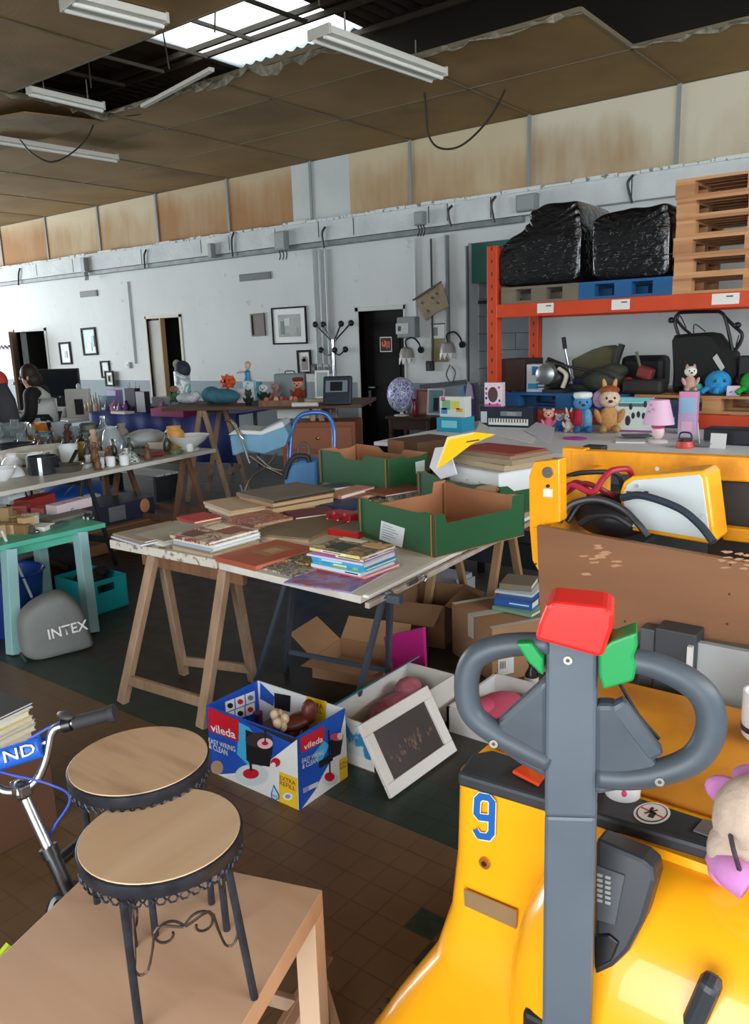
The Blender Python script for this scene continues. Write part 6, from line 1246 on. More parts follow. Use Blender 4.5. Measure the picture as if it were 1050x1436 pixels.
tag(B().mm(ry(800, 530, RY+.5).x, ry(860, 530, RY+.5).x, RY+.55, RY+.8, zp_, ry(820, 531, RY+.55).z+.01).build('blue_crate', M((36, 74, 124), .6), bev=.01), 'blue plastic crate under the folded tarpaulin', 'crate')
gr = thing('drab_backpack', 'drab grey-green backpack slumped in the middle of the rack heap', 'backpack', (*ry(843, 545, RY+.2)[:2], zp_)); c = ry(845, 540, RY+.25); c.z = zp_+.11; B().ell(c, (.2, .14, .11), 16, 10).ell(c+Vector((.08, .05, .07)), (.13, .1, .07)).build('pack', M((62, 66, 56), .8, bump=.7, bscale=10.), gr, smooth='all'); B().tube(bez([c+Vector((-.15, -.1, .03)), c+Vector((0, -.15, .1)), c+Vector((.15, -.1, .02))], 6), .012, 6).build('strap', M((44, 46, 42), .8), gr)
bn = thing('leaf_blower', 'dark tool with a black handle standing up in the rack heap', 'power tool', (*ry(868, 540, RY+.3)[:2], zp_)); B().cyl(ry(872, 483, RY+.42), ry(862, 515, RY+.42), .03, .026).build('handle', M((34, 36, 36), .5), bn, smooth=True); q = ry(862, 515, RY+.42); B().cyl(q, (q.x+.06, RY+.48, zp_+.03), .04, .07).build('body', M((40, 44, 42), .5), bn, smooth=True)
B().mm(ry(868, 500, RY+.6).x, ry(930, 500, RY+.6).x, RY+.62, RY+.85, zp_, ry(900, 499, RY+.6).z).build('black_suitcase', M((24, 28, 28), .5), bev=.05, label='large black rounded suitcase at the back of the rack deck', cat='suitcase')
rd = thing('garden_tool', 'muddle of dark hedge trimmer parts with red casing on the rack deck', 'garden tool', (*ry(905, 545, RY+.2)[:2], zp_)); c = ry(905, 530, RY+.2); B().box((c.x, c.y, zp_+.17), (.13, .1, .1), Matrix.Rotation(.3, 3, 'Y')).build('red_casing', M((120, 44, 40), .5), rd, bev=.02); B().ell((c.x-.14, c.y-.02, zp_+.08), (.05, .05, .06)).build('red_knob', M((150, 40, 40), .5), rd, smooth='all'); B().box((c.x, c.y, zp_+.06), (.34, .2, .12)).build('motor', M((46, 44, 40), .6), rd, bev=.03); B().cyl((c.x-.02, c.y, zp_+.12), (c.x-.08, c.y-.02, zp_+.35), .012).build('rod', M((80, 90, 50), .5), rd)
# lawn mower with grass bag
lm = thing('lawn_mower', 'lawn mower with big black grass bag and bent handlebar on the rack', 'lawn mower', (*ry(990, 565, RY+.35)[:2], zp_)); LY = RY+.3
bagp = [ry(x, y, LY) for x, y in ((942, 478), (946, 470), (962, 468), (990, 466), (1002, 468), (1014, 484), (1028, 496), (1030, 520), (1027, 560), (942, 568), (944, 520))]
cen = sum(bagp, Vector())/len(bagp); rings = [[cen+(p-cen)*s+Vector((0, o, 0)) for p in bagp] for s, o in ((.86, -.06), (1, 0), (1, .2), (.92, .3))]
for rr in rings:
    for p in rr: p.z = max(p.z, zp_+.06)
B().loft(rings).build('grass_bag', M((22, 24, 24), .8), lm, smooth=True); 
lg = [ry(x, y, LY-.062) for x, y in ((999, 502), (1005, 496), (1016, 515), (1011, 521))]; B().prism(lg, (0, -.002, 0)).build('logo_strip', M((190, 192, 188), .5), lm)
blk_ = M((26, 27, 29), .4); B().tube(bez([ry(x, y, LY+.1) for x, y in ((953, 475), (946, 452), (950, 441), (960, 438), (1000, 437), (1010, 438), (1017, 448), (1027, 492))], 6), .014, 8).build('handlebar', blk_, lm, smooth=True)
B().tube(bez([ry(x, y, LY+.12) for x, y in ((1015, 443), (1030, 458), (1040, 468), (1038, 480), (1030, 492))], 6), .014, 8).build('handle_stay', blk_, lm, smooth=True); B().tube(bez([ry(x, y, LY+.1) for x, y in ((948, 448), (958, 460), (968, 468))], 6), .012, 8).build('handle_stay', blk_, lm, smooth=True)
for x, y in ((941, 449), (1034, 456)): B().ell(ry(x, y, LY+.08), (.03, .02, .025), 8, 6).build('clamp_knob', blk_, lm, smooth='all')
for P in (((948, 455), (953, 443), (962, 460)), ((972, 468), (974, 455), (989, 465)), ((1036, 470), (1032, 485), (1040, 472))): B().tube(bez([ry(x, y, LY+.08) for x, y in P], 6), .005, 5).build('control_cable', blk_, lm)
cc = ry(990, 560, LY); B().mm(cc.x-.26, cc.x+.3, LY+.05, LY+.45, zp_+.05, zp_+.14).build('mower_deck', M((60, 30, 40), .4), lm, bev=.03); B().box((cc.x+.27, LY+.1, zp_+.2), (.1, .1, .2)).build('side_arm', M((52, 54, 56), .4, .5), lm, bev=.01)
for sx in (-.24, .28):
    for sy in (.03, .44): B().cyl((cc.x+sx-.025, LY+sy, zp_+.08), (cc.x+sx+.025, LY+sy, zp_+.08), .08, n=16).build('wheel', M((28, 28, 28), .7), lm, smooth=True)

# ================================================================== WHITE TABLE WITH TOYS
Z6 = .85; x6a = float(onz(640, 602, Z6)[0]); t6 = thing('display_table', 'long white-covered table of toys before the orange rack', 'table', (-2., 6.05, 0)); B().mm(-3.8, .2, 4.95, 6.6, Z6-.03, Z6).build('tabletop', M((226, 232, 236), .5), t6, bev=.004)
for x in (-3.7, -2.0, 0.):
    for y in (5.1, 6.5): B().mm(x-.02, x+.02, y-.02, y+.02, 0, Z6-.03).build('leg', M((120, 122, 124), .5), t6)
def p6(x, y): return V3(onz(x, y, Z6))
def tbox(lab, x, y, w, d, h, rz, mat, nm='toy_box', cat='box', z=Z6, prints=(), grp='boxes on the white table'):
    c = V3(onz(x, y, z)); t = thing(nm, lab, cat, (c.x, c.y+d/2, z), rz, grp); b = B().box((0, 0, h/2), (w, d, h)).build('carton', mat, t, world=False, bev=.003)
    for (a0, a1, b0, b1, m) in prints: B().box((w*(a0+a1)/2, -d/2-.0012, h*(b0+b1)/2), (w*(a1-a0), .002, h*(b1-b0))).build('print', m, b, world=False)
    return t
kw = M((226, 226, 222), .4); kk = M((22, 24, 28), .4)
kbx = tbox('black electronic keyboard carton on the white table', 708, 603, .47, .12, .19, .1, M((34, 40, 54), .4), 'keyboard_carton', prints=[(-.5, .46, .0, .12, M((160, 170, 180), .5)), (-.33, .42, .22, .5, kw), (-.48, -.36, .3, .8, M((190, 196, 200), .5)), (-.1, .3, .62, .82, M((120, 126, 136), .5)), (.02, .2, .64, .8, kw)])
for k in range(14): B().box((-.14+k*.0245, -.063, .079), (.008, .002, .03)).build('black_key', kk, kbx, world=False)
c = kbx.location; pb2 = thing('doll_box', 'pink and white doll box standing on the keyboard carton', 'box', (c.x-.13, c.y, Z6+.1905), .1); b = B().box((0, 0, .1), (.155, .08, .2)).build('carton', M((226, 206, 216), .4), pb2, world=False, bev=.003); B().add([(.045*math.cos(a), -.042, .1+.065*math.sin(a)) for a in [2*math.pi*i/18 for i in range(18)]], [tuple(range(18))]).build('window', M((90, 60, 62), .4), b, world=False)
for k, (a, z) in enumerate(((-.06, .15), (-.06, .11), (-.06, .07), (.055, .16), (.06, .05), (.04, .02), (-.03, .02))): B().ell((a, -.041, z), (.01, .002, .012), 8, 6).build('print', [M((60, 50, 120), .5), M((206, 60, 120), .5)][k % 2], b, world=False)
B().box((0, -.041, .012), (.15, .002, .02)).build('print', M((206, 90, 150), .5), b, world=False)
def plush(lab, x, y, h, body, face, extra=None, z=Z6, rz=0.5, ears='round', arm=None, cap=None, grp='soft toys on the white table', cat='soft toy', loc=None, nm='soft_toy'):
    c = V3(onz(x, y, z)) if loc is None else V3(loc); t = thing(nm, lab, cat, (c.x, c.y, z), rz, grp); s = h
    arm = arm or body; k = dict(world=False, smooth='all')
    B().ell((0, 0, .3*s), (.21*s, .17*s, .28*s)).build('torso', body, t, **k)
    hd = B().ell((0, -.02*s, .73*s), (.23*s, .2*s, .2*s)).build('head', face, t, **k)
    for q in (-1, 1):
        B().ell((q*.24*s, -.06*s, .36*s), (.07*s, .08*s, .17*s), 10, 8, Matrix.Rotation(q*.4, 3, 'Y')).build('arm', arm, t, **k); B().ell((q*.14*s, -.16*s, .09*s), (.09*s, .17*s, .09*s), 10, 8).build('leg', body, t, **k)
        if ears == 'round': B().ell((q*.18*s, 0, .9*s), (.07*s, .04*s, .07*s), 10, 8).build('ear', face, t, **k)
        elif ears == 'long': B().ell((q*.1*s, .02*s, 1.0*s), (.05*s, .03*s, .17*s), 10, 8, Matrix.Rotation(q*.2, 3, 'Y')).build('ear', body, t, **k)
        elif ears == 'point': B().lathe([(.07*s, 0), (.04*s, .09*s), (1e-4, .15*s)], 8, (q*.13*s, 0, .87*s)).build('ear', body, t, **k)
        B().ell((q*.085*s, -.205*s, .76*s), (.025*s, .015*s, .03*s), 8, 6).build('eye', M((24, 22, 24), .2), hd, **k)
    B().ell((0, -.215*s, .69*s), (.05*s, .03*s, .035*s), 8, 6).build('nose', extra or M((60, 40, 40), .5), hd, **k)
    if cap: B().lathe([(.2*s, .84*s), (.235*s, .9*s), (.22*s, .98*s), (.1*s, 1.0*s), (1e-4, 1.0*s)], 14).build('cap', cap, t, **k)
    return t
fz = lambda c, c2=None: M(c, .9, col2=c2 or tuple(max(0, v-18) for v in c), scale=40., bump=.4)
plush('pink doll with curly rose hair sitting on the white table', 769, 604, .19, fz((224, 110, 140)), fz((236, 180, 170)), None, ears='round', arm=fz((226, 130, 150)), rz=.4)
plush('small blue soft toy squeezed between the doll and white rabbit', 784, 604, .15, fz((50, 110, 180)), fz((190, 206, 226)), ears='round')
plush('small off-white rabbit toy with upright ears', 797, 606, .17, fz((206, 198, 190)), fz((214, 206, 198)), ears='long')
t = plush('blue teddy in a half red, half blue jacket and white cap', 816, 606, .32, fz((60, 120, 176)), fz((86, 146, 196)), None, ears='none', arm=fz((140, 36, 50)), cap=M((222, 224, 226), .6)); B().ell((-.035, -.012, .105), (.045, .058, .085), 12, 10).build('jacket', fz((176, 40, 60)), t, world=False, smooth='all'); B().ell((.035, -.012, .105), (.045, .058, .085), 12, 10).build('jacket', fz((110, 166, 200)), t, world=False, smooth='all')
t = plush('tall sandy kangaroo-like toy with brown ears', 853, 606, .36, fz((206, 160, 104)), fz((226, 200, 176)), None, ears='long', arm=fz((196, 146, 92))); B().ell((-.07, .03, .26), (.06, .02, .07), 10, 8).build('lilac_shawl', fz((170, 140, 166)), t, world=False, smooth='all'); B().ell((0, .01, .33), (.08, .06, .04), 10, 8).build('hair', fz((150, 84, 50)), t, world=False, smooth='all')
pb3 = tbox('pale game box with small black bird drawings on the white table', 886, 606, .29, .07, .27, .12, M((206, 220, 216), .4), 'game_box', prints=[(-.5, .5, .86, 1., M((110, 190, 196), .5)), (-.5, .5, 0, .06, M((150, 70, 130), .5)), (-.4, .3, .74, .84, M((80, 110, 112), .5)), (-.48, -.2, .2, .6, M((226, 206, 180), .5))])
for k, (a, z) in enumerate(((-.04, .09), (.0, .13), (.04, .14), (.08, .13), (-.02, .2), (.09, .22))): B().ell((a, -.037, z), (.014 if k else .022, .002, .026 if k else .04), 10, 8).build('bird_print', M((40, 42, 50), .5), pb3, world=False)
lp6 = p6(922, 620); la = thing('table_lamp', 'child\'s table lamp with a plain pink shade on the white table', 'lamp', lp6); lpk = M((226, 186, 214), .6); B().lathe([(.065, 0), (.07, .008), (.06, .016), (.02, .02), (1e-4, .02)], 18).build('base', M((226, 222, 222), .4), la, world=False, smooth=True); B().ell((0, 0, .075), (.045, .04, .055)).build('round_stem', M((226, 200, 204), .5), la, world=False, smooth='all'); B().ell((0, -.005, .115), (.05, .042, .025)).build('pink_cap', M((206, 70, 120), .5), la, world=False, smooth='all'); sh_ = B().lathe([(.108, .13), (.066, .30)], 24).build('lamp_shade', lpk, la, world=False, smooth=True, solid=.003)
for a_, z_ in ((4.2, .26), (4.5, .23), (4.15, .215)): B().tube([((.0955-(z_-.18)*.25)*math.cos(a_+.12*math.cos(t_)), (.0955-(z_-.18)*.25)*math.sin(a_+.12*math.cos(t_)), z_+.014*math.sin(t_)) for t_ in [i*math.pi/5 for i in range(10)]], .0016, 4, closed=True).build('line_print', M((90, 80, 110), .5), sh_, world=False)
tbx = tbox('tall narrow lilac doll box on the white table', 961, 609, .13, .1, .32, .1, M((196, 166, 206), .4), 'doll_box', prints=[(-.4, .4, .5, .85, M((150, 190, 220), .5)), (-.3, .3, .08, .3, M((226, 180, 206), .5)), (-.45, .45, .88, .98, M((226, 140, 186), .5))])
c = tbx.location; plush('white and brown kitten toy perched on the tall lilac box', 0, 0, .2, fz((190, 160, 140)), fz((226, 220, 210)), None, z=Z6+.3215, ears='point', loc=(c.x-.0, c.y, Z6+.3215), arm=fz((206, 150, 160)))
s = thing('toy_lantern', 'red toy lantern with a dark handle at the white table edge', 'toy', p6(960, 628)); B().lathe([(.055, 0), (.06, .01), (.05, .045), (.03, .05), (1e-4, .05)], 16).build('base', M((206, 74, 60), .4), s, world=False, smooth=True); B().lathe([(.045, .05), (.045, .065), (1e-4, .068)], 16).build('collar', M((30, 34, 60), .4), s, world=False, smooth=True); B().tube(bez([(-.045, 0, .06), (-.03, 0, .1), (.03, 0, .1), (.045, 0, .06)], 5), .006, 6).build('handle', M((34, 36, 50), .4), s, world=False)
tag(B().lathe([(.06, 0), (.075, .006), (.07, .014), (1e-4, .012)], 20, p6(806, 616), 1.3, .8).build('flying_disc', M((190, 50, 150), .4), smooth=True), 'magenta flat disc lying on the white table', 'disc')
for k, (x, y, l, m) in enumerate(((884, 620, 'white booklet lying under the dark leaflet on the white table', M((214, 214, 210), .5)), (892, 614, 'dark leaflet lying on the white booklet', M((70, 74, 80), .5)))): c = p6(x, y); B().box((c.x, c.y, Z6+.006+k*.012), (.2, .14, .01), Matrix.Rotation(.3+k*.2, 3, 'Z')).build('booklet', m, label=l, cat='booklet', group='booklets on the white table')
c = p6(1022, 622); bcx = thing('black_case', 'long black case with small white rabbit mark on the white table', 'case', (c.x+.1, c.y, Z6)); B().box((0, 0, .055), (.5, .18, .11)).build('body', M((36, 40, 48), .4), bcx, world=False, bev=.012); B().box((-.13, -.091, .055), (.02, .002, .03)).build('mark', M((206, 206, 206), .5), bcx, world=False)
c = p6(1008, 628); B().box((c.x, c.y-.03, Z6+.05), (.1, .004, .1), Matrix.Rotation(-.15, 3, 'X')).build('price_card', M((214, 216, 216), .5), label='white card propped against the black case', cat='card')
gd_ = thing('glass_dish', 'shallow clear glass dish on the white table beside the red lantern', 'dish', p6(985, 626)); B().lathe([(.05, 0), (.09, .02), (.1, .03), (.092, .028), (.05, .008), (1e-4, .006)], 18).build('bowl', M((206, 216, 220), .08, trans=.8), gd_, world=False, smooth=True); B().cyl((-.02, 0, .008), (-.04, 0, .16), .004).build('stirrer', M((190, 196, 200), .3), gd_, world=False)
tbox('teal and dark printed box behind the pink lamp', 941, 600, .12, .08, .22, 0., M((46, 92, 110), .4, col2=(60, 40, 90), scale=14.), prints=[(-.3, .2, .1, .4, M((120, 190, 196), .5))])
tbox('candle box with gold crown-like tips behind the black case', 1033, 600, .12, .08, .12, 0., M((206, 208, 214), .4), 'candle_box', prints=[(-.3, .3, .2, .7, M((120, 124, 134), .5))])
c = p6(1033, 600)
# octopus toys on the edge of the rack pallets
def octo(lab, px, py, col, Y=RY+.12, s=.12):
    c = ry(px, py, Y); t = thing('octopus_toy', lab, 'soft toy', (c.x, Y, zp_), .4, 'octopus toys on the rack'); m = fz(col); B().ell((0, 0, .1), (s*.85, s*.7, s*.8)).build('head', m, t, world=False, smooth='all')
    for k in range(7): a = 2*math.pi*k/7; B().tube(bez([(s*.4*math.cos(a), s*.4*math.sin(a), .06), (s*.9*math.cos(a), s*.8*math.sin(a), .05), (s*1.2*math.cos(a), s*1.0*math.sin(a), .025)], 4), .022, 7).build('arm', m, t, world=False, smooth='all')
    for q in (-1, 1): B().ell((q*.035, -s*.68, .12), (.012, .006, .014), 8, 6).build('eye', M((30, 40, 50), .3), t, world=False)
octo('sky-blue octopus toy at the pallet edge below the mower', 1006, 550, (50, 150, 210)); octo('bright green octopus toy at the end of the rack deck', 1056, 560, (40, 160, 60))
c = ry(975, 555, RY+.1); B().lathe([(.05, 0), (.06, .05), (.045, .09), (1e-4, .1)], 14, (c.x, RY+.1, zp_), 1., .7).build('turtle_toy', M((60, 170, 140), .5), smooth=True, label='small teal domed toy behind the kitten toy', cat='toy')
c = ry(1030, 548, RY+.12); B().box((c.x+.0, RY+.08, zp_+.04), (.1, .05, .08), Matrix.Rotation(.2, 3, 'Z')).build('white_tag_box', M((206, 196, 216), .5), bev=.006, label='lilac-white little box between the two octopus toys', cat='box')
# games box pair, brown side table, hat, frames near the recess
sd = thing('side_table', 'small dark brown side table by the black door', 'table', (-5.35, 7.75, 0)); sz = .75; sp0 = V3(onz(575, 582, sz)); sd.location = (sp0.x+.1, sp0.y, 0); FR[sd.name] = Matrix.Translation(sd.location).inverted(); dbm = M((52, 30, 24), .4)
cx0, cy0 = sp0.x+.1, sp0.y; B().box((cx0, cy0, sz-.015), (.62, .4, .03)).build('tabletop', dbm, sd, bev=.004); B().box((cx0, cy0, sz-.09), (.56, .34, .12)).build('apron', dbm, sd)
for a in (-1, 1):
    for b_ in (-1, 1): B().bar((cx0+a*.26, cy0+b_*.15, 0), (cx0+a*.26, cy0+b_*.15, sz-.03), .045, .045).build('leg', dbm, sd, bev=.004)
ht = thing('flower_ball', 'round blue and white flowered ball on a stand on the brown side table', 'decoration', (cx0-.16, cy0-.08, sz)); B().ell((0, 0, .24), (.17, .16, .2), 18, 12).build('ball', cover_mat(((70, 80, 150), (206, 206, 226), (110, 120, 180), (230, 230, 240)), 17.), ht, world=False, smooth='all'); B().lathe([(.09, 0), (.09, .01), (.02, .02), (.02, .06)], 12).build('stand', M((206, 206, 206), .5), ht, world=False)
rv = thing('red_vase', 'slim dark red vase on the brown side table', 'vase', (cx0+.06, cy0-.14, sz)); B().lathe([(.03, 0), (.045, .05), (.03, .14), (.022, .18), (.034, .2)], 14).build('body', M((110, 18, 34), .25), rv, world=False, smooth=True)
def frame(lab, c, w, h, fw_, fm_, pm_, rz=0., tilt=0., cat='picture', grp='framed pictures on the wall', mat_=None, roll=0., loc_base=True, pic=()):
    Rm = Matrix.Rotation(rz, 4, 'Z') @ Matrix.Rotation(tilt, 4, 'X') @ Matrix.Rotation(roll, 4, 'Y'); t = thing('framed_picture', lab, cat, c, 0, grp, R=Rm); k = dict(world=False)
    for (x, z, a, b_) in ((0, h/2-fw_/2, w, fw_), (0, -h/2+fw_/2, w, fw_), (-w/2+fw_/2, 0, fw_, h-2*fw_), (w/2-fw_/2, 0, fw_, h-2*fw_)): B().box((x, -.01, z), (a, .02, b_)).build('frame_bar', fm_, t, **k)
    B().box((0, -.003, 0), (w-2*fw_+.002, .006, h-2*fw_+.002)).build('mount' if mat_ else 'picture', mat_ or pm_, t, **k)
    if mat_: B().box((0, -.008, 0), ((w-2*fw_)*.68, .004, (h-2*fw_)*.66)).build('picture', pm_, t, **k)
    for (x, z, a, b_, m) in pic: B().box((x*w, -.0115, z*h), (a*w, .004, b_*h)).build('motif', m, t, **k)
    return t
fb = M((16, 16, 18), .7, spec=.2); 
def wf(lab, x0, y0, x1, y1, roll, fw_, fm_, pm_, mat_=None, pic=()):
    a, b_ = onw(x0, y0), onw(x1, y1); frame(lab, ((a[0]+b_[0])/2, WY-.003, (a[2]+b_[2])/2), abs(b_[0]-a[0]), abs(a[2]-b_[2]), fw_, fm_, pm_, 0, 0, roll=roll, mat_=mat_, pic=pic)
greyp = M((120, 126, 124), .5, col2=(160, 166, 162), scale=5.); palep = M((196, 206, 206), .5, col2=(170, 186, 190), scale=5.)
wf('small dark brown carved picture beside the big framed print', 352, 440, 373, 471, -.02, .02, M((70, 48, 40), .5), M((84, 60, 50), .5, col2=(60, 42, 36), scale=8.)); wf('large black-framed grey print with wide white mount', 381, 432, 432, 482, .0, .022, fb, greyp, M((212, 216, 214), .5), [(-.05, .1, .16, .2, M((186, 190, 186), .5)), (.08, -.12, .3, .12, M((150, 154, 150), .5)), (-.2, -.05, .1, .35, M((90, 96, 94), .5))]); wf('black-framed photo of a dark tower hanging below the big print', 417, 491, 438, 524, -.02, .03, fb, M((206, 208, 204), .5), None, [(.0, -.1, .4, .5, M((120, 110, 106), .5)), (.0, .12, .24, .22, M((110, 100, 98), .5))])
wf('black-framed narrow pale sketch left of the road print', 83, 480, 102, 511, -.02, .035, fb, M((206, 210, 210), .5), None, [(.05, -.05, .2, .3, M((150, 160, 162), .5))]); wf('tall black-framed road print in pale blue on the far wall', 114, 460, 138, 498, -.02, .035, fb, M((130, 168, 180), .5, col2=(190, 206, 206), scale=4.), None, [(.0, -.2, .25, .3, M((206, 200, 190), .5)), (.25, .0, .2, .4, M((110, 150, 150), .5))]); wf('small black-framed blank sheet half hidden by the oval one', 141, 506, 156, 530, -.02, .03, fb, palep); 
a, b_ = ony(147, 520, WY-.05), ony(161, 542, WY-.05); frame('small black-framed picture with an oval, overlapping the blank one', ((a[0]+b_[0])/2, WY-.05, (a[2]+b_[2])/2), b_[0]-a[0], a[2]-b_[2], .03, fb, M((206, 208, 206), .5), pic=[(0, 0, .34, .5, M((120, 126, 126), .5)), (0, 0, .2, .34, M((200, 204, 202), .5))])
# things hung on the wall by the black door
fb2 = wallbox(576, 459, .27, .25, .11, M((128, 136, 138), .5), 'fuse_box', 'small grey fuse box on the wall right of the black door', 'fuse box', .012); c = onw(573, 460); B().box((c[0]-.02, WY-.113, c[2]-.005), (.19, .006, .13)).build('window', M((186, 190, 188), .3), fb2, bev=.003); B().box((c[0]-.06, WY-.118, c[2]-.005), (.04, .006, .06)).build('switch', M((60, 64, 70), .4), fb2); c = onw(573, 452)
mp_ = [V3(onw(x, y)) for x, y in ((588, 420), (625, 398), (631, 414), (635, 430), (617, 438), (603, 450), (594, 436))]; mm_ = B().prism([p+Vector((0, -.09, 0)) for p in mp_], (0, .006, 0)).build('cardboard_map', M((150, 136, 112), .7, col2=(120, 104, 80), scale=9., sharp=False), label='torn tan cardboard map hanging askew over the wall conduits', cat='map'); B().bar(mp_[0]+Vector((-.03, -.1, -.01)), mp_[1]+Vector((0, -.1, .02)), .012, .02).build('hanging_rod', M((70, 58, 46), .6), mm_)
for (x, y) in ((598, 425), (612, 418), (620, 425), (606, 436), (618, 412)): c = onw(x, y); B().box((c[0], WY-.092, c[2]), (.04, .002, .025), Matrix.Rotation(.4, 3, 'Y')).build('map_mark', M((84, 70, 54), .7), mm_)
wallbox(615, 448, .2, .16, .01, M((190, 194, 192), .6), 'notice', 'plain white notice stuck under the hanging cardboard map', 'notice', .001); nt_ = wallbox(614, 466, .2, .18, .012, M((206, 208, 206), .6), 'notice', 'white notice with a printed grey square on the wall', 'notice', .001); c = onw(611, 465); B().box((c[0], WY-.014, c[2]), (.07, .002, .1)).build('print', M((120, 126, 128), .6), nt_); B().box((c[0]+.05, WY-.02, c[2]+.09), (.22, .006, .014)).build('clip', M((60, 62, 64), .5), nt_)
wallbox(617, 491, .24, .28, .015, M((142, 132, 96), .7, col2=(122, 112, 80), scale=5.), 'kraft_envelope', 'olive kraft envelope pinned to the wall below the notices', 'envelope', .001)
sw = wallbox(605, 513, .1, .12, .06, M((34, 36, 40), .5), 'wall_switch', 'black wall switch at the end of the thin black cable', 'switch')
c = onw(605, 513); B().cyl((c[0], WY-.07, c[2]), (c[0], WY-.06, c[2]), .025, n=12).build('button', M((60, 62, 66), .4), sw)
def sconce(lab, px, py):
    c = onw(px, py); t = thing('wall_lamp', lab, 'wall lamp', (c[0], WY, c[2]), 0, 'wall lamps by the black door'); y = WY-.15
    B().lathe([(.03, .12), (.07, .1), (.09, .04), (.094, -.01)], 18, (c[0], y, c[2])).build('shade', M((150, 146, 144), .4), t, smooth=True)
    fr_ = B()
    for k in range(9): a = 2*math.pi*k/9; fr_.add([(c[0]+.094*math.cos(a-.35), y+.094*math.sin(a-.35), c[2]-.01), (c[0]+.094*math.cos(a+.35), y+.094*math.sin(a+.35), c[2]-.01), (c[0]+.1*math.cos(a), y+.1*math.sin(a), c[2]-.09)], [(0, 1, 2)])
    fr_.build('petal_rim', M((222, 222, 222), .3), t, solid=.004); B().tube(bez([(c[0], y, c[2]+.11), (c[0]-.01, y, c[2]+.2), (c[0]+.06, y+.05, c[2]+.23), (c[0]+.1, WY-.03, c[2]+.16), (c[0]+.12, WY-.02, c[2]+.08)], 6), .01, 7).build('arm', M((40, 40, 42), .4, .6), t, smooth=True); B().cyl((c[0]+.12, WY, c[2]+.08), (c[0]+.12, WY-.03, c[2]+.08), .04, n=14).build('rosette', M((44, 44, 46), .4, .6), t)
    return t
sconce('petal-edged wall lamp beneath the fuse box', 580, 500); sconce('petal-edged wall lamp beside the kraft envelope', 637, 493)
hk = onw(633, 525); B().tube(bez([(hk[0], WY-.03, hk[2]+.12), (hk[0]-.05, WY-.04, hk[2]), (hk[0]+.02, WY-.04, hk[2]-.1), (hk[0]+.07, WY-.03, hk[2]+.02), (hk[0]+.02, WY-.03, hk[2]+.1)], 6), .008, 5).build('wire_tangle', M((90, 92, 90), .5), label='tangle of grey wire hanging under the right wall lamp', cat='wire')
a, b_ = onw(590, 542), onw(655, 535); B().bar((a[0], WY-.02, a[2]), (b_[0], WY-.02, b_[2]), .02, .05).build('coat_rail', M((70, 76, 82), .5), label='dark rail along the wall under the wall lamps', cat='rail')
rb_ = thing('hanging_coat', 'purple dressing gown hanging at the corner of the wall recess', 'garment', (*onw(654, 600)[:2], float(onw(654, 600)[2]))); p_ = [V3(ony(x, y, WY-.105)) for x, y in ((653, 537), (647, 548), (648, 600), (662, 602), (663, 560), (660, 540))]; B().prism(p_, (0, .1, 0)).build('gown', M((84, 66, 120), .85, col2=(110, 96, 150), scale=7., bump=.5), rb_, bev=.02); p_ = [V3(ony(x, y, WY-.125)) for x, y in ((655, 535), (651, 560), (664, 560), (661, 540))]; B().prism(p_, (0, .02, 0)).build('hood', M((170, 160, 186), .8), rb_, bev=.01); p_ = [V3(ony(x, y, WY-.125)) for x, y in ((644, 552), (650, 540), (652, 556), (646, 560))]; B().prism(p_, (0, .03, 0)).build('sleeve', M((90, 140, 170), .8), rb_, bev=.01)
tbox('turquoise game box at the bottom of the pair by the purple gown', 630, 606, .25, .2, .12, 0., M((36, 140, 170), .4), 'game_box', prints=[(-.3, .3, .3, .8, M((120, 200, 214), .5))]); c = p6(630, 606); t = thing('game_box', 'white illustrated game box upright on the turquoise one', 'box', (c.x, c.y+.1, Z6+.1205), 0, 'boxes on the white table'); B().box((0, 0, .085), (.25, .1, .17)).build('carton', M((206, 212, 206), .4), t, world=False, bev=.003)
for (x, z, w, h, cl) in ((-.06, .1, .08, .08, (120, 170, 130)), (.03, .1, .08, .07, (206, 196, 90)), (-.08, .05, .06, .05, (60, 140, 190)), (.07, .06, .06, .03, (210, 150, 60)), (-.09, .15, .04, .03, (206, 80, 120))): B().box((x, -.051, z), (w, .002, h)).build('print', M(cl, .5), t, world=False)
frame('pale blue framed picture of a dark bird leaning on the side table', (cx0+.2, cy0+.1, sz+.15), .22, .3, .02, M((206, 208, 206), .5), M((110, 150, 160), .5), 0.1, -.12, grp='small framed pictures standing about', pic=[(0, -.1, .3, .5, M((40, 50, 60), .5))]); frame('red-brown framed picture leaning behind the flowered ball', (cx0-.0, cy0+.14, sz+.14), .2, .28, .02, M((120, 60, 50), .5), M((150, 110, 100), .5), 0., -.12, grp='small framed pictures standing about')
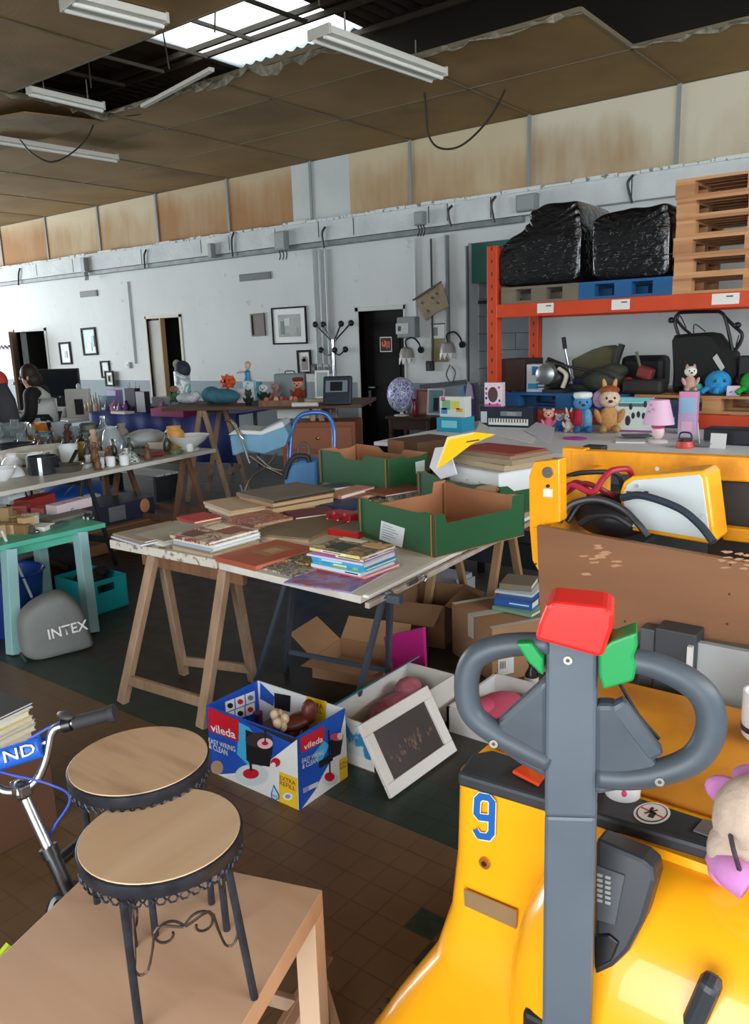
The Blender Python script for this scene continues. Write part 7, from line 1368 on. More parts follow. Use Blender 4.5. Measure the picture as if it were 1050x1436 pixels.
# ================================================================== LEFT-HAND TABLES
chrome = M((196, 200, 204), .18, 1.); glassm = M((214, 224, 226), .06, trans=.85, ior=1.3); ceram = M((222, 226, 228), .25); dkpl = M((30, 32, 34), .4)
def on_table(x, y, z): return V3(onz(x, y, z))
def lathe_thing(nm, lab, cat, loc, prof, mat, grp=None, n=16, extra=None, part='body', sx=1., sy=1.):
    t = thing(nm, lab, cat, loc, 0, grp); B().lathe(prof, n, sx=sx, sy=sy).build(part, mat, t, world=False, smooth=True)
    for pn, pr, m in extra or (): B().lathe(pr, n).build(pn, m, t, world=False, smooth=True)
    return t
def sc(prof, r, h): return [(a*r, b_*h) for a, b_ in prof]
BOWL = [(.35, 0), (.4, .06), (.8, .5), (1, 1), (.94, 1), (.75, .52), (.3, .12), (1e-4, .1)]; VASE = [(.55, 0), (.9, .2), (1, .42), (.7, .7), (.45, .82), (.6, 1), (.52, 1), (.38, .82), (1e-4, .3)]; JAR = [(.9, 0), (1, .05), (1, .75), (.7, .9), (.75, 1), (.65, 1), (.6, .9), (1e-4, .6)]; BOTTLE = [(.9, 0), (1, .04), (1, .55), (.4, .75), (.36, .97), (.42, 1), (1e-4, 1)]; GOBLET = [(.7, 0), (.72, .03), (.12, .08), (.1, .45), (.6, .55), (.9, .75), (.8, 1), (.74, 1), (.8, .75), (.5, .58), (1e-4, .55)]; CUP = [(.7, 0), (.9, .1), (1, 1), (.92, 1), (.82, .15), (1e-4, .12)]; PLATE = [(.5, 0), (.6, .2), (1, 1), (.97, 1), (.58, .35), (1e-4, .3)]; FIG = [(.9, 0), (1, .05), (.7, .12), (.8, .3), (.55, .55), (.75, .68), (.35, .78), (.5, .88), (.42, .97), (1e-4, 1)]
# ---- long stall of crockery
Z3 = .75; e0, e1 = on_table(-40, 698, Z3), on_table(303, 629, Z3); ed_ = (e1-e0).normalized(); en_ = Vector((-ed_.y, ed_.x, 0)); 
if en_.x > 0: en_ = -en_
gz_ = lambda p: Vector((p.x, p.y, 0))
t3 = thing('trestle_table', 'long white-edged table crowded with crockery and glassware', 'table', ((e0+e1)/2+en_*.45).to_tuple()); t3.location.z = 0; FR[t3.name] = Matrix.Translation(t3.location).inverted()
B().prism([e0-ed_*.6, e1, e1+en_*1.15, e0-ed_*.6+en_*1.15], (0, 0, -.032)).build('tabletop', M((206, 206, 198), .5, col2=(180, 178, 168), scale=4.), t3, bev=.004)
t3b = thing('trestle_table', 'grey second table behind the crockery stall, covered in glassware', 'table', gz_(e1-ed_*.8+en_*2.4)); B().prism([e0-ed_*.6+en_*1.16, e1+en_*1.16, e1+en_*3.9, e0-ed_*.6+en_*3.9], (0, 0, -.032)).build('tabletop', M((150, 152, 150), .5), t3b, bev=.004)
for a_ in (.15, 1.7):
    for b_ in (1.25, 3.75): p = e1-ed_*a_+en_*b_; B().bar((p.x, p.y, 0), (p.x, p.y, Z3-.032), .05, .05).build('leg', wood_d, t3b)
def aframe(c, d, n, h, par, mat, spread=.24, wid=.75, w=.045):
    for s in (0, 1):
        for k in (-1, 1): B().bar(c+n*(wid*s)+d*(spread*k), c+n*(wid*s)+d*(.02*k)+Vector((0, 0, h)), w, w*.7, up=tuple(n)).build('leg', mat, par, bev=.003)
    for k in (-1, 1): B().bar(c+d*(spread*k*.7)+Vector((0, 0, h*.3)), c+n*wid+d*(spread*k*.7)+Vector((0, 0, h*.3)), .02, .05).build('stretcher', mat, par)
    B().bar(c-n*.05+Vector((0, 0, h-.03)), c+n*(wid+.05)+Vector((0, 0, h-.03)), .03, .06).build('ridge_beam', mat, par)
gz = lambda p: Vector((p.x, p.y, 0))
aframe(gz(e1-ed_*.3+en_*.08), ed_, en_, Z3-.033, t3, wood_d); aframe(gz(e1-ed_*1.35+en_*.08), ed_, en_, Z3-.033, t3, M((38, 40, 42), .5), .2, .8, .03)
cat_g = 'crockery and glass on the long stall'
def c3(x, y): p = on_table(x, max(y, 634-.074*(300-x)), Z3); return (p.x, p.y, Z3)
SP3 = [(*c3(48, 648)[:2], .24), (*c3(62, 664)[:2], .12), (*c3(93, 661)[:2], .14), (*c3(205, 626)[:2], .2), (*c3(222, 628)[:2], .1), (*c3(196, 636)[:2], .14), (*c3(142, 645)[:2], .06), (*c3(116, 656)[:2], .07)]
def free3(p, r, must=True):
    for k in range(140):
        st = .012*k**.75; a = k*2.4; x, y = p[0]+st*math.cos(a), p[1]+st*math.sin(a)
        d = Vector((x, y, 0))-gz_(e1)
        if d.dot(ed_) > -r-.01 or d.dot(en_) < r+.01: continue
        if all((x-u)**2+(y-v)**2 > (r+w)**2 for u, v, w in SP3): SP3.append((x, y, r)); return (x, y, Z3)
    return p if must else None
for nm, lab, cat, x, y, pr, r, h, m in (
 ('bowl', 'white bowl at the near edge of the crockery stall', 'bowl', 4, 674, BOWL, .1, .09, ceram), ('bowl', 'small upturned white bowl beside the near white jugs', 'bowl', 28, 669, [(1, 0), (.98, .1), (.8, .6), (.4, .95), (.38, 1), (1e-4, 1)], .085, .08, ceram),
 ('jug', 'white ceramic jug with a lip among the near crockery', 'jug', 18, 660, VASE, .075, .13, ceram), ('jug', 'second white ceramic pot touching the lipped jug', 'jug', 38, 658, JAR, .075, .12, ceram),
 ('mixing_bowl', 'large clear glass bowl at the far side of the crockery stall', 'bowl', 16, 622, BOWL, .19, .19, glassm), ('vase', 'amber orange glass vase on the crockery stall', 'vase', 52, 622, [(.6, 0), (.95, .2), (1, .5), (.8, .85), (.7, 1), (.62, 1), (.6, .8), (1e-4, .3)], .1, .19, M((206, 116, 20), .15, trans=.3)),
 ('cup', 'plain beige tumbler beside the amber vase', 'cup', 68, 621, CUP, .06, .15, M((196, 160, 124), .5)), ('cup', 'tall pale cup with ribbed side behind the beige tumbler', 'cup', 77, 617, CUP, .055, .19, M((190, 190, 176), .4)),
 ('vase', 'frosted grey goblet-shaped vase in the middle of the stall', 'vase', 88, 629, [(.5, 0), (.55, .05), (.7, .5), (1, 1), (.9, 1), (.6, .5), (1e-4, .1)], .075, .24, M((170, 178, 184), .2, trans=.4)),
 ('figurine', 'dark carved wooden figurine standing on the stall', 'figurine', 97, 632, FIG, .055, .24, M((70, 44, 34), .5)), ('mug', 'white straight-sided mug near the front edge', 'mug', 98, 648, CUP, .075, .14, M((214, 222, 224), .25)), ('jar', 'olive and gold round jar beside the white mug', 'jar', 112, 646, VASE, .07, .14, M((140, 118, 50), .35)),
 ('figurine', 'black bent figurine behind the olive jar', 'figurine', 116, 640, FIG, .04, .2, dkpl), ('figurine', 'cream lady figurine with a red base on the stall', 'figurine', 129, 640, FIG, .055, .23, M((196, 166, 140), .5)), ('figurine', 'small brown figurine in front of the cream lady', 'figurine', 134, 650, FIG, .045, .17, M((110, 72, 54), .5)),
 ('carafe', 'clear glass carafe with silver foot on the stall', 'carafe', 154, 642, [(.7, 0), (.6, .06), (.95, .2), (1, .5), (.8, .8), (.55, .93), (.62, 1), (.56, 1), (.5, .9), (1e-4, .3)], .085, .25, M((206, 216, 222), .08, trans=.6)), ('decanter', 'crystal decanter with a faceted stopper', 'decanter', 147, 612, BOTTLE, .06, .26, glassm), ('stacked_cups', 'stack of olive striped cups beside the crystal decanter', 'cups', 134, 611, [(.8, 0), (1, .1), (1, .3), (.9, .32), (1, .36), (1, .62), (.9, .64), (1, .68), (1, .9), (.7, 1), (1e-4, 1)], .085, .2, M((110, 122, 92), .4, col2=(60, 70, 70), scale=9.)),
 ('alarm_clock', 'round red clock-like ornament on the stall', 'ornament', 175, 630, [(.4, 0), (.9, .15), (1, .5), (.9, .85), (.3, 1), (1e-4, 1)], .07, .14, M((170, 36, 44), .35)), ('teapot_lid', 'green and white patterned dish with cover at the front edge', 'dish', 178, 648, [(1, 0), (1, .2), (.9, .35), (.6, .7), (.15, .85), (.2, 1), (1e-4, 1)], .1, .11, cover_mat(((60, 110, 90), (214, 220, 214), (40, 60, 50)), 30.)), ('vase', 'dusty grey-brown flared vase at the far side of the stall', 'vase', 173, 606, VASE, .07, .2, M((140, 134, 126), .5)),
 ('pitcher', 'honey-coloured wooden tankard at the far end of the stall', 'tankard', 246, 628, JAR, .085, .2, M((196, 146, 78), .45)), ('fruit_bowl', 'wide white openwork fruit bowl at the far end of the stall', 'bowl', 265, 629, [(.45, 0), (.5, .1), (.3, .2), (.7, .55), (1, 1), (.95, 1), (.65, .6), (1e-4, .35)], .19, .13, M((222, 226, 224), .25)), ('cup', 'tiny dark red pot behind the folded paper', 'pot', 199, 624, CUP, .05, .1, M((120, 28, 32), .35)), ('ashtray', 'small green glass ashtray at the front edge', 'ashtray', 247, 636, [(.9, 0), (1, .2), (1, 1), (.8, 1), (.7, .3), (1e-4, .3)], .06, .03, M((110, 130, 90), .2, trans=.3)),
 ('glass', 'clear drinking glass behind the frosted vase', 'glass', 84, 612, CUP, .05, .14, glassm), ('glass', 'blue-tinted glass tumbler near the glass heap', 'glass', 87, 604, CUP, .06, .12, M((90, 170, 190), .15, trans=.5)), ('jar', 'white lidded jar behind the blue-tinted tumbler', 'jar', 97, 603, JAR, .07, .15, M((206, 214, 216), .3)), ('glass_bowl', 'small cut-glass bowl before the big glass bowl', 'bowl', 6, 630, BOWL, .11, .09, glassm), ('carafe', 'dark smoked glass bowl at the near far corner', 'bowl', 24, 638, BOWL, .16, .1, M((40, 46, 50), .12, coat=.4)), ('candlestick', 'silver candlestick by the person end of the stall', 'candlestick', 52, 606, GOBLET, .05, .18, chrome), ('glass', 'stemmed wine glass near the big glass bowl', 'wine glass', 36, 612, GOBLET, .05, .2, glassm), ('glass', 'plain clear tumbler at the near far corner', 'glass', 2, 612, CUP, .055, .15, glassm), ('saucer', 'red plate lying beside the folded paper', 'plate', 226, 636, PLATE, .12, .025, M((150, 40, 44), .35)), ('saucer', 'white saucer under small white cups at the front', 'saucer', 122, 652, PLATE, .09, .02, ceram), ('cup', 'tiny white cup on the front white saucer', 'cup', 128, 650, CUP, .035, .06, ceram)):
    lathe_thing(nm, lab, cat, free3(c3(x, y), r*1.02), sc(pr, r, h), m, cat_g)
rg = random.Random(5)
for k in range(34):
    x, y = rg.uniform(0, 190), 0; y = 634-.074*(300-x)+rg.uniform(0, 9); kd_ = k % 4; p = free3(c3(x, y), (.045, .045, .05, .08)[kd_]*1.03, False)
    if not p: continue
    lathe_thing(('glass', 'wine_glass', 'teacup', 'small_bowl')[kd_], ('clear tumbler in the crowd at the back of the crockery stall', 'stemmed glass in the crowd at the back of the crockery stall', 'white teacup in the crowd at the back of the crockery stall', 'small grey bowl in the crowd at the back of the crockery stall')[kd_], ('glass', 'wine glass', 'cup', 'bowl')[kd_], p, sc((CUP, GOBLET, CUP, BOWL)[kd_], (.045, .045, .05, .08)[kd_], (.13, .19, .08, .07)[kd_]), (glassm, glassm, ceram, M((150, 156, 156), .35))[kd_], ('tumblers', 'stemmed glasses', 'teacups', 'small bowls')[kd_]+' crowded at the back of the stall', 10)
for k in range(30):
    x, y = rg.uniform(55, 240), 0; y = 634-.074*(300-x)+rg.uniform(8, 26); kd_ = k % 3; p = free3(c3(x, y), .04, False)
    if p: lathe_thing(('ornament', 'small_bottle', 'small_cup')[kd_], ('little brown ornament among the crockery in the middle of the stall', 'little dark bottle among the crockery in the middle of the stall', 'little white cup among the crockery in the middle of the stall')[kd_], ('ornament', 'bottle', 'cup')[kd_], p, sc((FIG, BOTTLE, CUP)[kd_], (.035, .03, .038)[kd_], (.13, .17, .075)[kd_]), (M((104, 70, 52), .5), M((50, 56, 50), .25), ceram)[kd_], ('little ornaments', 'little bottles', 'little cups')[kd_]+' on the crockery stall', 10)
pt = thing('casserole', 'large cream oval casserole lying behind the black pot', 'casserole', c3(48, 648), .3, cat_g); B().lathe(sc([(.85, 0), (1, .15), (1, .8), (1.06, .85), (1.06, .9), (.7, 1), (1e-4, 1)], .2, .12), 24, sx=1., sy=1.4).build('body', M((206, 204, 192), .3), pt, world=False, smooth=True)
for q in (-1, 1): B().box((0, q*.29, .1), (.1, .06, .02)).build('handle', M((206, 204, 192), .3), pt, world=False, bev=.006)
bp_ = thing('saucepan', 'black saucepan with a chrome stripe at the near front', 'saucepan', c3(62, 664), .9, cat_g); B().lathe(sc([(.9, 0), (1, .06), (1, 1), (.94, 1), (.92, .1), (1e-4, .08)], .11, .13), 20).build('pan', M((36, 38, 42), .25), bp_, world=False, smooth=True); B().box((0, .2, .11), (.03, .2, .02)).build('handle', dkpl, bp_, world=False, bev=.006); B().box((-.005, -.112, .065), (.025, .006, .13)).build('chrome_stripe', chrome, bp_, world=False)
fp2_ = thing('frying_pan', 'steel frying pan with a black handle near the front edge', 'pan', c3(93, 661), .6, cat_g); B().lathe(sc([(.8, 0), (1, 1), (.97, 1), (.78, .12), (1e-4, .1)], .13, .05), 22).build('pan', M((120, 120, 116), .3, .8), fp2_, world=False, smooth=True); B().bar((-.02, .12, .04), (-.05, .34, .11), .028, .018).build('handle', dkpl, fp2_, world=False, bev=.005)
def sbox(lab, x, y, d, rz, m, nm, cat, grp=cat_g): p = c3(x, y); return B().box((p[0], p[1], Z3+d[2]/2), d, Matrix.Rotation(rz, 3, 'Z')).build(nm, m, bev=.003, label=lab, cat=cat, group=grp)
p = V3(c3(205, 626)); B().ell(p+Vector((0, 0, .082)), (.14, .2, .08), 14, 8).ell(p+Vector((-.05, -.12, .062)), (.12, .14, .06), 12, 8).build('plastic_sheet', M((170, 176, 180), .3, bump=1., bscale=12.), smooth='all', label='crumpled grey plastic sheet heaped at the far end of the crockery stall', cat='plastic sheet', group=cat_g); sbox('folded cream paper standing open on the stall', 222, 628, (.14, .16, .06), .6, M((206, 194, 178), .6), 'folded_paper', 'paper'); sbox('flat grey tray in the middle of the stall', 196, 636, (.2, .3, .02), .1, M((120, 122, 118), .5), 'flat_tray', 'tray'); sbox('white china box between the figurines', 142, 645, (.08, .08, .07), .2, ceram, 'china_box', 'box'); sbox('white curled china ornament before the saucer', 116, 656, (.12, .08, .03), .4, ceram, 'china_ornament', 'ornament'); sbox('black framed flat box at the far glassware', 38, 630, (.24, .3, .03), .1, M((34, 36, 40), .4), 'black_tray', 'tray')
# things under and behind the crockery stall
def flo(x, y): p = onz(x, y); return Vector((p[0], p[1], 0))
sb = thing('shopping_bag', 'crumpled bright blue shopping bag on the floor under the crockery stall', 'bag', flo(108, 712)); B().ell((0, 0, .14), (.3, .42, .15), 16, 10).ell((.05, .2, .1), (.3, .25, .09), 14, 8).build('bag', M((24, 84, 170), .5, bump=.8, bscale=7.), sb, world=False, smooth='all'); B().tube(bez([(.2, -.25, .2), (.26, -.1, .3), (.24, .05, .2)], 6), .012, 6).build('handle', M((30, 96, 186), .5), sb, world=False); B().ell((.28, -.02, .13), (.03, .16, .05), 8, 6).build('white_print', M((190, 206, 220), .5), sb, world=False, smooth='all')
cb = flo(172, 772); ca = thing('carton', 'brown carton on the floor supporting a navy box behind the green table', 'carton', cb+Vector((-.35, .1, 0))); B().box((-.0, 0, .1), (.62, .75, .2)).build('body', card, ca, world=False, bev=.004); B().box((.315, .0, .14), (.004, .74, .1)).build('flap', card_d, ca, world=False)
nb = thing('navy_box', 'navy blue box with a small picture on its lid on the brown carton', 'box', (ca.location.x, ca.location.y+.05, .201)); B().box((0, 0, .08), (.45, .6, .16)).build('body', M((36, 40, 62), .5), nb, world=False, bev=.005); B().box((.226, -.08, .085), (.003, .16, .12)).build('picture', M((110, 112, 118), .5), nb, world=False); B().ell((.226, .2, .1), (.004, .05, .06)).build('gold_print', M((190, 130, 90), .5), nb, world=False)
sr = thing('cushion', 'dark brown round cushion on the floor beside the brown carton', 'cushion', flo(150, 735)); B().ell((-.1, -.05, .1), (.2, .22, .1)).build('pad', M((62, 42, 38), .9), sr, world=False, smooth='all')
sl_ = thing('slat_bench', 'low white slatted shelf on dark legs behind the crockery stall', 'shelf', flo(215, 690)); 
for k in range(3): B().box((0, -.3+k*.1, .28), (1.1, .08, .02)).build('slat', M((196, 204, 206), .5), sl_, world=False)
for a in (-.5, .5): B().box((a, -.2, .135), (.04, .3, .27)).build('leg', M((40, 44, 48), .5), sl_, world=False)
# ---- table with the blue cloth
Z4 = .78; q0, q1 = on_table(125, 577, Z4), on_table(335, 580, Z4); t4 = thing('market_table', 'market table under a royal blue cloth', 'table', ((q0.x+q1.x)/2, q0.y+.5, 0)); d4 = (q1-q0).normalized(); n4 = Vector((-d4.y, d4.x, 0)); bcl = M((38, 54, 120), .7, col2=(48, 66, 136), scale=3., bump=.3, bscale=5.)
B().prism([q0, q1, q1+n4*1.4, q0+n4*1.4], (0, 0, -.02)).build('tabletop', bcl, t4)
for k, dd in ((0, .1), (1, .9)):
    for s in (.1, .7): p = q0.lerp(q1, dd)+n4*s; B().bar((p.x, p.y, 0), (p.x, p.y, Z4-.02), .04, .04).build('leg', M((100, 102, 104), .5), t4)
top = []; bot = []; n = 40
for k in range(n+1): p = q0.lerp(q1, k/n); top.append(p+Vector((0, 0, .002))-n4*.004); bot.append(p-n4*(.02+.018*math.sin(k*1.3)+.01*math.sin(k*.47))+Vector((0, 0, -.3 if k < n*.62 else -.62)))
B().add(top+bot, [(k, k+1, n+2+k, n+1+k) for k in range(n)]).build('cloth_drop', bcl, t4, smooth='all', solid=.004)
def c4(x, y): p = on_table(x, y, Z4); return (p.x, p.y, Z4)
g4 = 'goods on the blue-clothed table'; SP4 = []
def abox(lab, x, y, d, rz, m, nm, cat, z, grp, dy=0.): p = on_table(x, y, z); return B().box((p.x, p.y+dy, z+d[2]/2), d, Matrix.Rotation(rz, 3, 'Z')).build(nm, m, bev=.004, label=lab, cat=cat, group=grp)
abox('magenta flat box with a white lid on the blue cloth', 247, 583, (.55, .3, .1), .1, M((150, 30, 92), .5), 'flat_box', 'box', Z4, g4); abox('black upright folder on the blue cloth', 188, 576, (.2, .1, .3), .1, M((34, 26, 46), .5), 'upright_folder', 'folder', Z4, g4); abox('second dark upright folder leaning on the blue cloth', 202, 578, (.22, .08, .27), -.1, M((38, 30, 40), .5), 'upright_folder', 'folder', Z4, g4); abox('lilac gift bag behind the small bottles', 163, 570, (.2, .12, .24), 0., M((150, 126, 180), .5), 'gift_bag', 'bag', Z4, g4); abox('pale blue gift box behind the bottles', 150, 571, (.25, .15, .16), 0., M((120, 160, 186), .5), 'gift_box', 'box', Z4, g4); abox('low white box at the edge of the blue cloth', 172, 580, (.3, .15, .03), 0., M((206, 200, 196), .5), 'low_box', 'box', Z4, g4); abox('dark red flat box right of the folders', 222, 575, (.3, .2, .06), .0, M((80, 30, 40), .5), 'dark_box', 'box', Z4, g4); abox('clear plastic case before the half-open door', 232, 568, (.35, .2, .12), .0, M((150, 160, 164), .3), 'plastic_case', 'case', Z4, g4)
bc_ = [(150, 120, 84), (196, 170, 130), (120, 96, 70), (206, 190, 160), (160, 110, 80), (110, 120, 100)]; nmz = ['amber', 'straw-coloured', 'dark brown', 'ivory', 'copper', 'grey-green']; spots = ['behind', 'in front of', 'beside']
for k in range(12): x = 118+k*3.6; lathe_thing('bottle', '%s little bottle %s' % (nmz[k % 6], ('in the back row of the perfume bottles', 'in the front row of the perfume bottles')[k // 6]), 'bottle', c4(x if k < 6 else x-20+k*.3, 572 if k < 6 else 577), sc(BOTTLE, .017, .14+.04*(k % 3)), M(bc_[k % 6], .25), 'perfume bottles on the blue cloth', 10)
for k in range(22):
    x = 212+rg.uniform(0, 36) if k % 2 else 150+rg.uniform(0, 28); kd_ = k % 3; p = c4(x, 578+rg.uniform(-6, 1)); p = Vector(p)
    if any((p-q).length < .07 for q in SP4): continue
    SP4.append(p); lathe_thing(('jar', 'candle', 'trinket')[kd_], ('little glass jar in the clutter on the blue cloth', 'little purple candle in the clutter on the blue cloth', 'little pink trinket in the clutter on the blue cloth')[kd_], ('jar', 'candle', 'trinket')[kd_], p, sc((JAR, BOTTLE, FIG)[kd_], .03, (.09, .14, .12)[kd_]), (glassm, M((110, 70, 130), .4), M((206, 120, 160), .4))[kd_], ('little jars', 'little candles', 'little trinkets')[kd_]+' on the blue cloth', 10)
pc_t = thing('pink_ornament', 'pink branching ornament behind the black folder', 'ornament', c4(190, 568), 0); 
for k in range(7): a = k*.9; B().cyl((0, 0, 0), (.12*math.cos(a), .06*math.sin(a), .24+.05*(k % 3)), .012, .004, 6).build('twig', M((206, 110, 150), .6), pc_t, world=False)
# ---- plank table with soft toys
Z5 = 1.0; r0, r1 = on_table(226, 572.3, Z5), on_table(506, 567, Z5); d5 = (r1-r0).normalized(); n5 = Vector((-d5.y, d5.x, 0)); plank = M((96, 68, 50), .6, col2=(78, 54, 40), scale=2., stretch=(1, 6, 6))
t5 = thing('plank_table', 'high brown plank table on wooden trestles loaded with toys', 'table', ((r0+r1)/2+n5*.35).to_tuple()); t5.location.z = 0; FR[t5.name] = Matrix.Translation(t5.location).inverted()
for k in range(5): B().prism([r0+n5*(.185*k), r1+n5*(.185*k), r1+n5*(.185*k+.18), r0+n5*(.185*k+.18)], (0, 0, -.035)).build('plank', plank, t5, bev=.003)
for f_ in (.2, .78): c = r0.lerp(r1, f_); aframe(gz(c)+n5*.05, d5, n5, Z5-.036, t5, wood, .24, .6, .05)
g5 = 'goods on the plank table'
def c5(x, y): p = on_table(x, y, Z5); return (p.x, p.y, Z5)
cy_ = thing('patterned_drum', 'turquoise patterned drum with a dark domed bag on top', 'box', c5(258, 563), 0, g5); B().lathe(sc([(1, 0), (1, 1), (1e-4, 1)], .09, .34), 20).build('drum', cover_mat(((80, 176, 190), (206, 220, 220), (150, 160, 164), (200, 130, 120)), 9.), cy_, world=False, smooth=True); B().ell((.02, 0, .36), (.1, .09, .1)).build('domed_bag', M((40, 46, 56), .7), cy_, world=False, smooth='all'); B().ell((-.05, -.02, .42), (.05, .04, .05)).build('tuft', M((150, 150, 140), .9), cy_, world=False, smooth='all')
lc = thing('lace_heap', 'heap of white lace at the foot of the patterned drum', 'lace', c5(264, 566), 0, g5); B().ell((0, 0, .062), (.16, .1, .06), 14, 8).ell((.1, .02, .09), (.07, .06, .05)).build('heap', M((190, 194, 200), .9, bump=1., bscale=30.), lc, world=False, smooth='all')
bf = thing('fabric_bundle', 'bundle of teal and navy fabric on the plank table', 'fabric', c5(308, 566), 0, g5); B().ell((.05, 0, .082), (.24, .13, .08), 16, 10).ell((-.12, 0, .092), (.12, .11, .09)).build('bundle', M((40, 72, 110), .9, col2=(60, 130, 140), scale=7., bump=.8), bf, world=False, smooth='all')
sf = thing('orange_star_toy', 'bright orange shaggy star-shaped toy on the fabric bundle', 'soft toy', (c5(318, 560)[0], c5(318, 560)[1]+.05, Z5+.13), 0, g5); B().ell((0, 0, .07), (.09, .07, .07)).build('body', fz((220, 90, 40)), sf, world=False, smooth='all')
for k in range(8): a = 2*math.pi*k/8; B().cyl((.05*math.cos(a), -.03, .07+.05*math.sin(a)), (.14*math.cos(a), -.02, .07+.09*math.sin(a)), .03, .008, 7).build('point', fz((226, 104, 50)), sf, world=False, smooth='all')
B().ell((0, -.07, .08), (.025, .01, .022)).build('eye', M((40, 20, 20), .3), sf, world=False)
dl = thing('doll', 'doll in a long plain blue dress standing on the plank table', 'doll', (c5(327, 562)[0], c5(327, 562)[1]+.25, Z5), .3, g5); B().lathe(sc([(1, 0), (.75, .35), (.4, .62), (.45, .75), (.2, .82), (1e-4, .83)], .09, .4), 16).build('dress', M((36, 130, 170), .5), dl, world=False, smooth=True); B().ell((0, 0, .375), (.035, .035, .042)).build('head', M((206, 170, 150), .6), dl, world=False, smooth='all'); B().ell((0, .01, .39), (.04, .035, .035)).build('hair', M((190, 170, 130), .7), dl, world=False, smooth='all'); B().cyl((-.03, 0, .31), (-.13, -.02, .3), .011, .009).build('arm', M((196, 170, 156), .6), dl, world=False); B().cyl((.03, 0, .31), (.06, -.01, .18), .011, .009).build('arm', M((196, 170, 156), .6), dl, world=False)
for lab, x, y, d, m, dy in (('turquoise gift bag with white pattern beside the blue-dressed doll', 342, 563, (.13, .08, .22), M((110, 186, 196), .5, col2=(206, 216, 220), scale=20., sharp=True), .1), ('teal paper bag between the gift bag and the grey case', 352, 562, (.1, .08, .2), M((60, 140, 150), .5), .1), ('white printed carton in front of the gift bag', 338, 565, (.1, .06, .15), M((190, 180, 190), .5), .02)):
    abox(lab, x, y, d, .4, m, 'gift_bag', 'bag', Z5, g5, dy)
gcs = thing('hard_case', 'flat grey hard case standing upright at the back of the plank table', 'case', (c5(382, 562)[0], c5(382, 562)[1]+.3, Z5), .45, g5); B().box((0, 0, .14), (.36, .1, .28)).build('shell', M((120, 136, 138), .45), gcs, world=False, bev=.02); B().tube(bez([(-.06, 0, .28), (-.04, 0, .305), (.04, 0, .305), (.06, 0, .28)], 4), .007, 6).build('handle', M((60, 66, 68), .5), gcs, world=False); B().box((.14, 0, .285), (.05, .06, .012)).build('latch', M((80, 88, 90), .5), gcs, world=False)
plush('black and white penguin-like toy on the plank table', 371, 566, .22, fz((34, 34, 38)), fz((206, 206, 204)), None, z=Z5, ears='none', grp=g5, rz=.5); plush('fluffy pink-brown toy behind the tray on the plank table', 387, 562, .2, fz((170, 130, 124)), fz((190, 150, 140)), None, z=Z5, grp=g5, rz=.5, ears='round'); plush('black toy dog lying near the fabric bundle', 349, 569, .17, fz((30, 30, 32)), fz((60, 60, 62)), None, z=Z5, grp=g5, rz=.6, ears='point'); plush('toy with long red-brown hair on the plank table', 419, 564, .26, fz((150, 60, 44)), fz((206, 150, 120)), None, z=Z5, grp=g5, rz=.5, ears='none', cap=fz((120, 40, 28))); plush('tiny green-coated figure toy in front of the wall', 284, 560, .2, fz((70, 110, 70)), fz((150, 110, 90)), None, z=Z5, grp=g5, rz=.4, ears='none', loc=(c5(284, 560)[0], c5(284, 566)[1]+.05, Z5))
wt = thing('wooden_tray', 'brown wooden tray of small toys on the plank table', 'tray', c5(393, 569), .5, g5); B().box((0, .05, .006), (.4, .24, .012)).build('base', wood_d, wt, world=False)
for (x, y, w, d) in ((0, -.07, .4, .012), (0, .17, .4, .012), (-.2, .05, .012, .24), (.2, .05, .012, .24)): B().box((x, y, .03), (w, d, .06)).build('side', wood_d, wt, world=False)
for k in range(7): B().ell((-.15+k*.05, .03+.04*(k % 2), .055), (.028, .03, .035), 8, 6).build('small_toy', [fz((190, 110, 90)), fz((150, 60, 50)), fz((206, 170, 140))][k % 3], wt, world=False, smooth='all')
frame('silver-framed pale picture standing on the plank table', (c5(436, 562)[0], c5(436, 562)[1]+.2, Z5+.16), .16, .3, .02, M((190, 192, 190), .3, .6), M((150, 166, 166), .5), .5, -.15, grp='small framed pictures standing about')
for k, (x, y, w, l) in enumerate(((428, 571, .26, 'long white paper roll at the front of the plank table'), (436, 566, .2, 'crumpled cream paper behind the white roll'))): p = c5(x, y); B().cyl((p[0]-w/2*d5.x, p[1]-w/2*d5.y+.05*k, Z5+.025), (p[0]+w/2*d5.x, p[1]+w/2*d5.y+.05*k, Z5+.025), .024, .02).build('paper_roll', M((196, 188, 172) if k else (206, 204, 196), .7), smooth=True, label=l, cat='paper', group=g5)
hc = thing('fan_heater', 'dark blue-black console standing tilted at the right end of the plank table', 'console', (c5(468, 569)[0], c5(468, 569)[1]+.05, Z5), .5, g5); Rt_ = Matrix.Rotation(-.3, 3, 'X'); B().box((0, .06, .14), (.29, .06, .29), Rt_).build('casing', M((36, 44, 54), .4), hc, world=False, bev=.02); B().box((0, .012, .185), (.22, .015, .12), Rt_).build('panel', M((110, 122, 132), .4), hc, world=False, bev=.006); B().box((0, .004, .185), (.12, .015, .09), Rt_).build('screen', M((20, 24, 30), .25), hc, world=False)
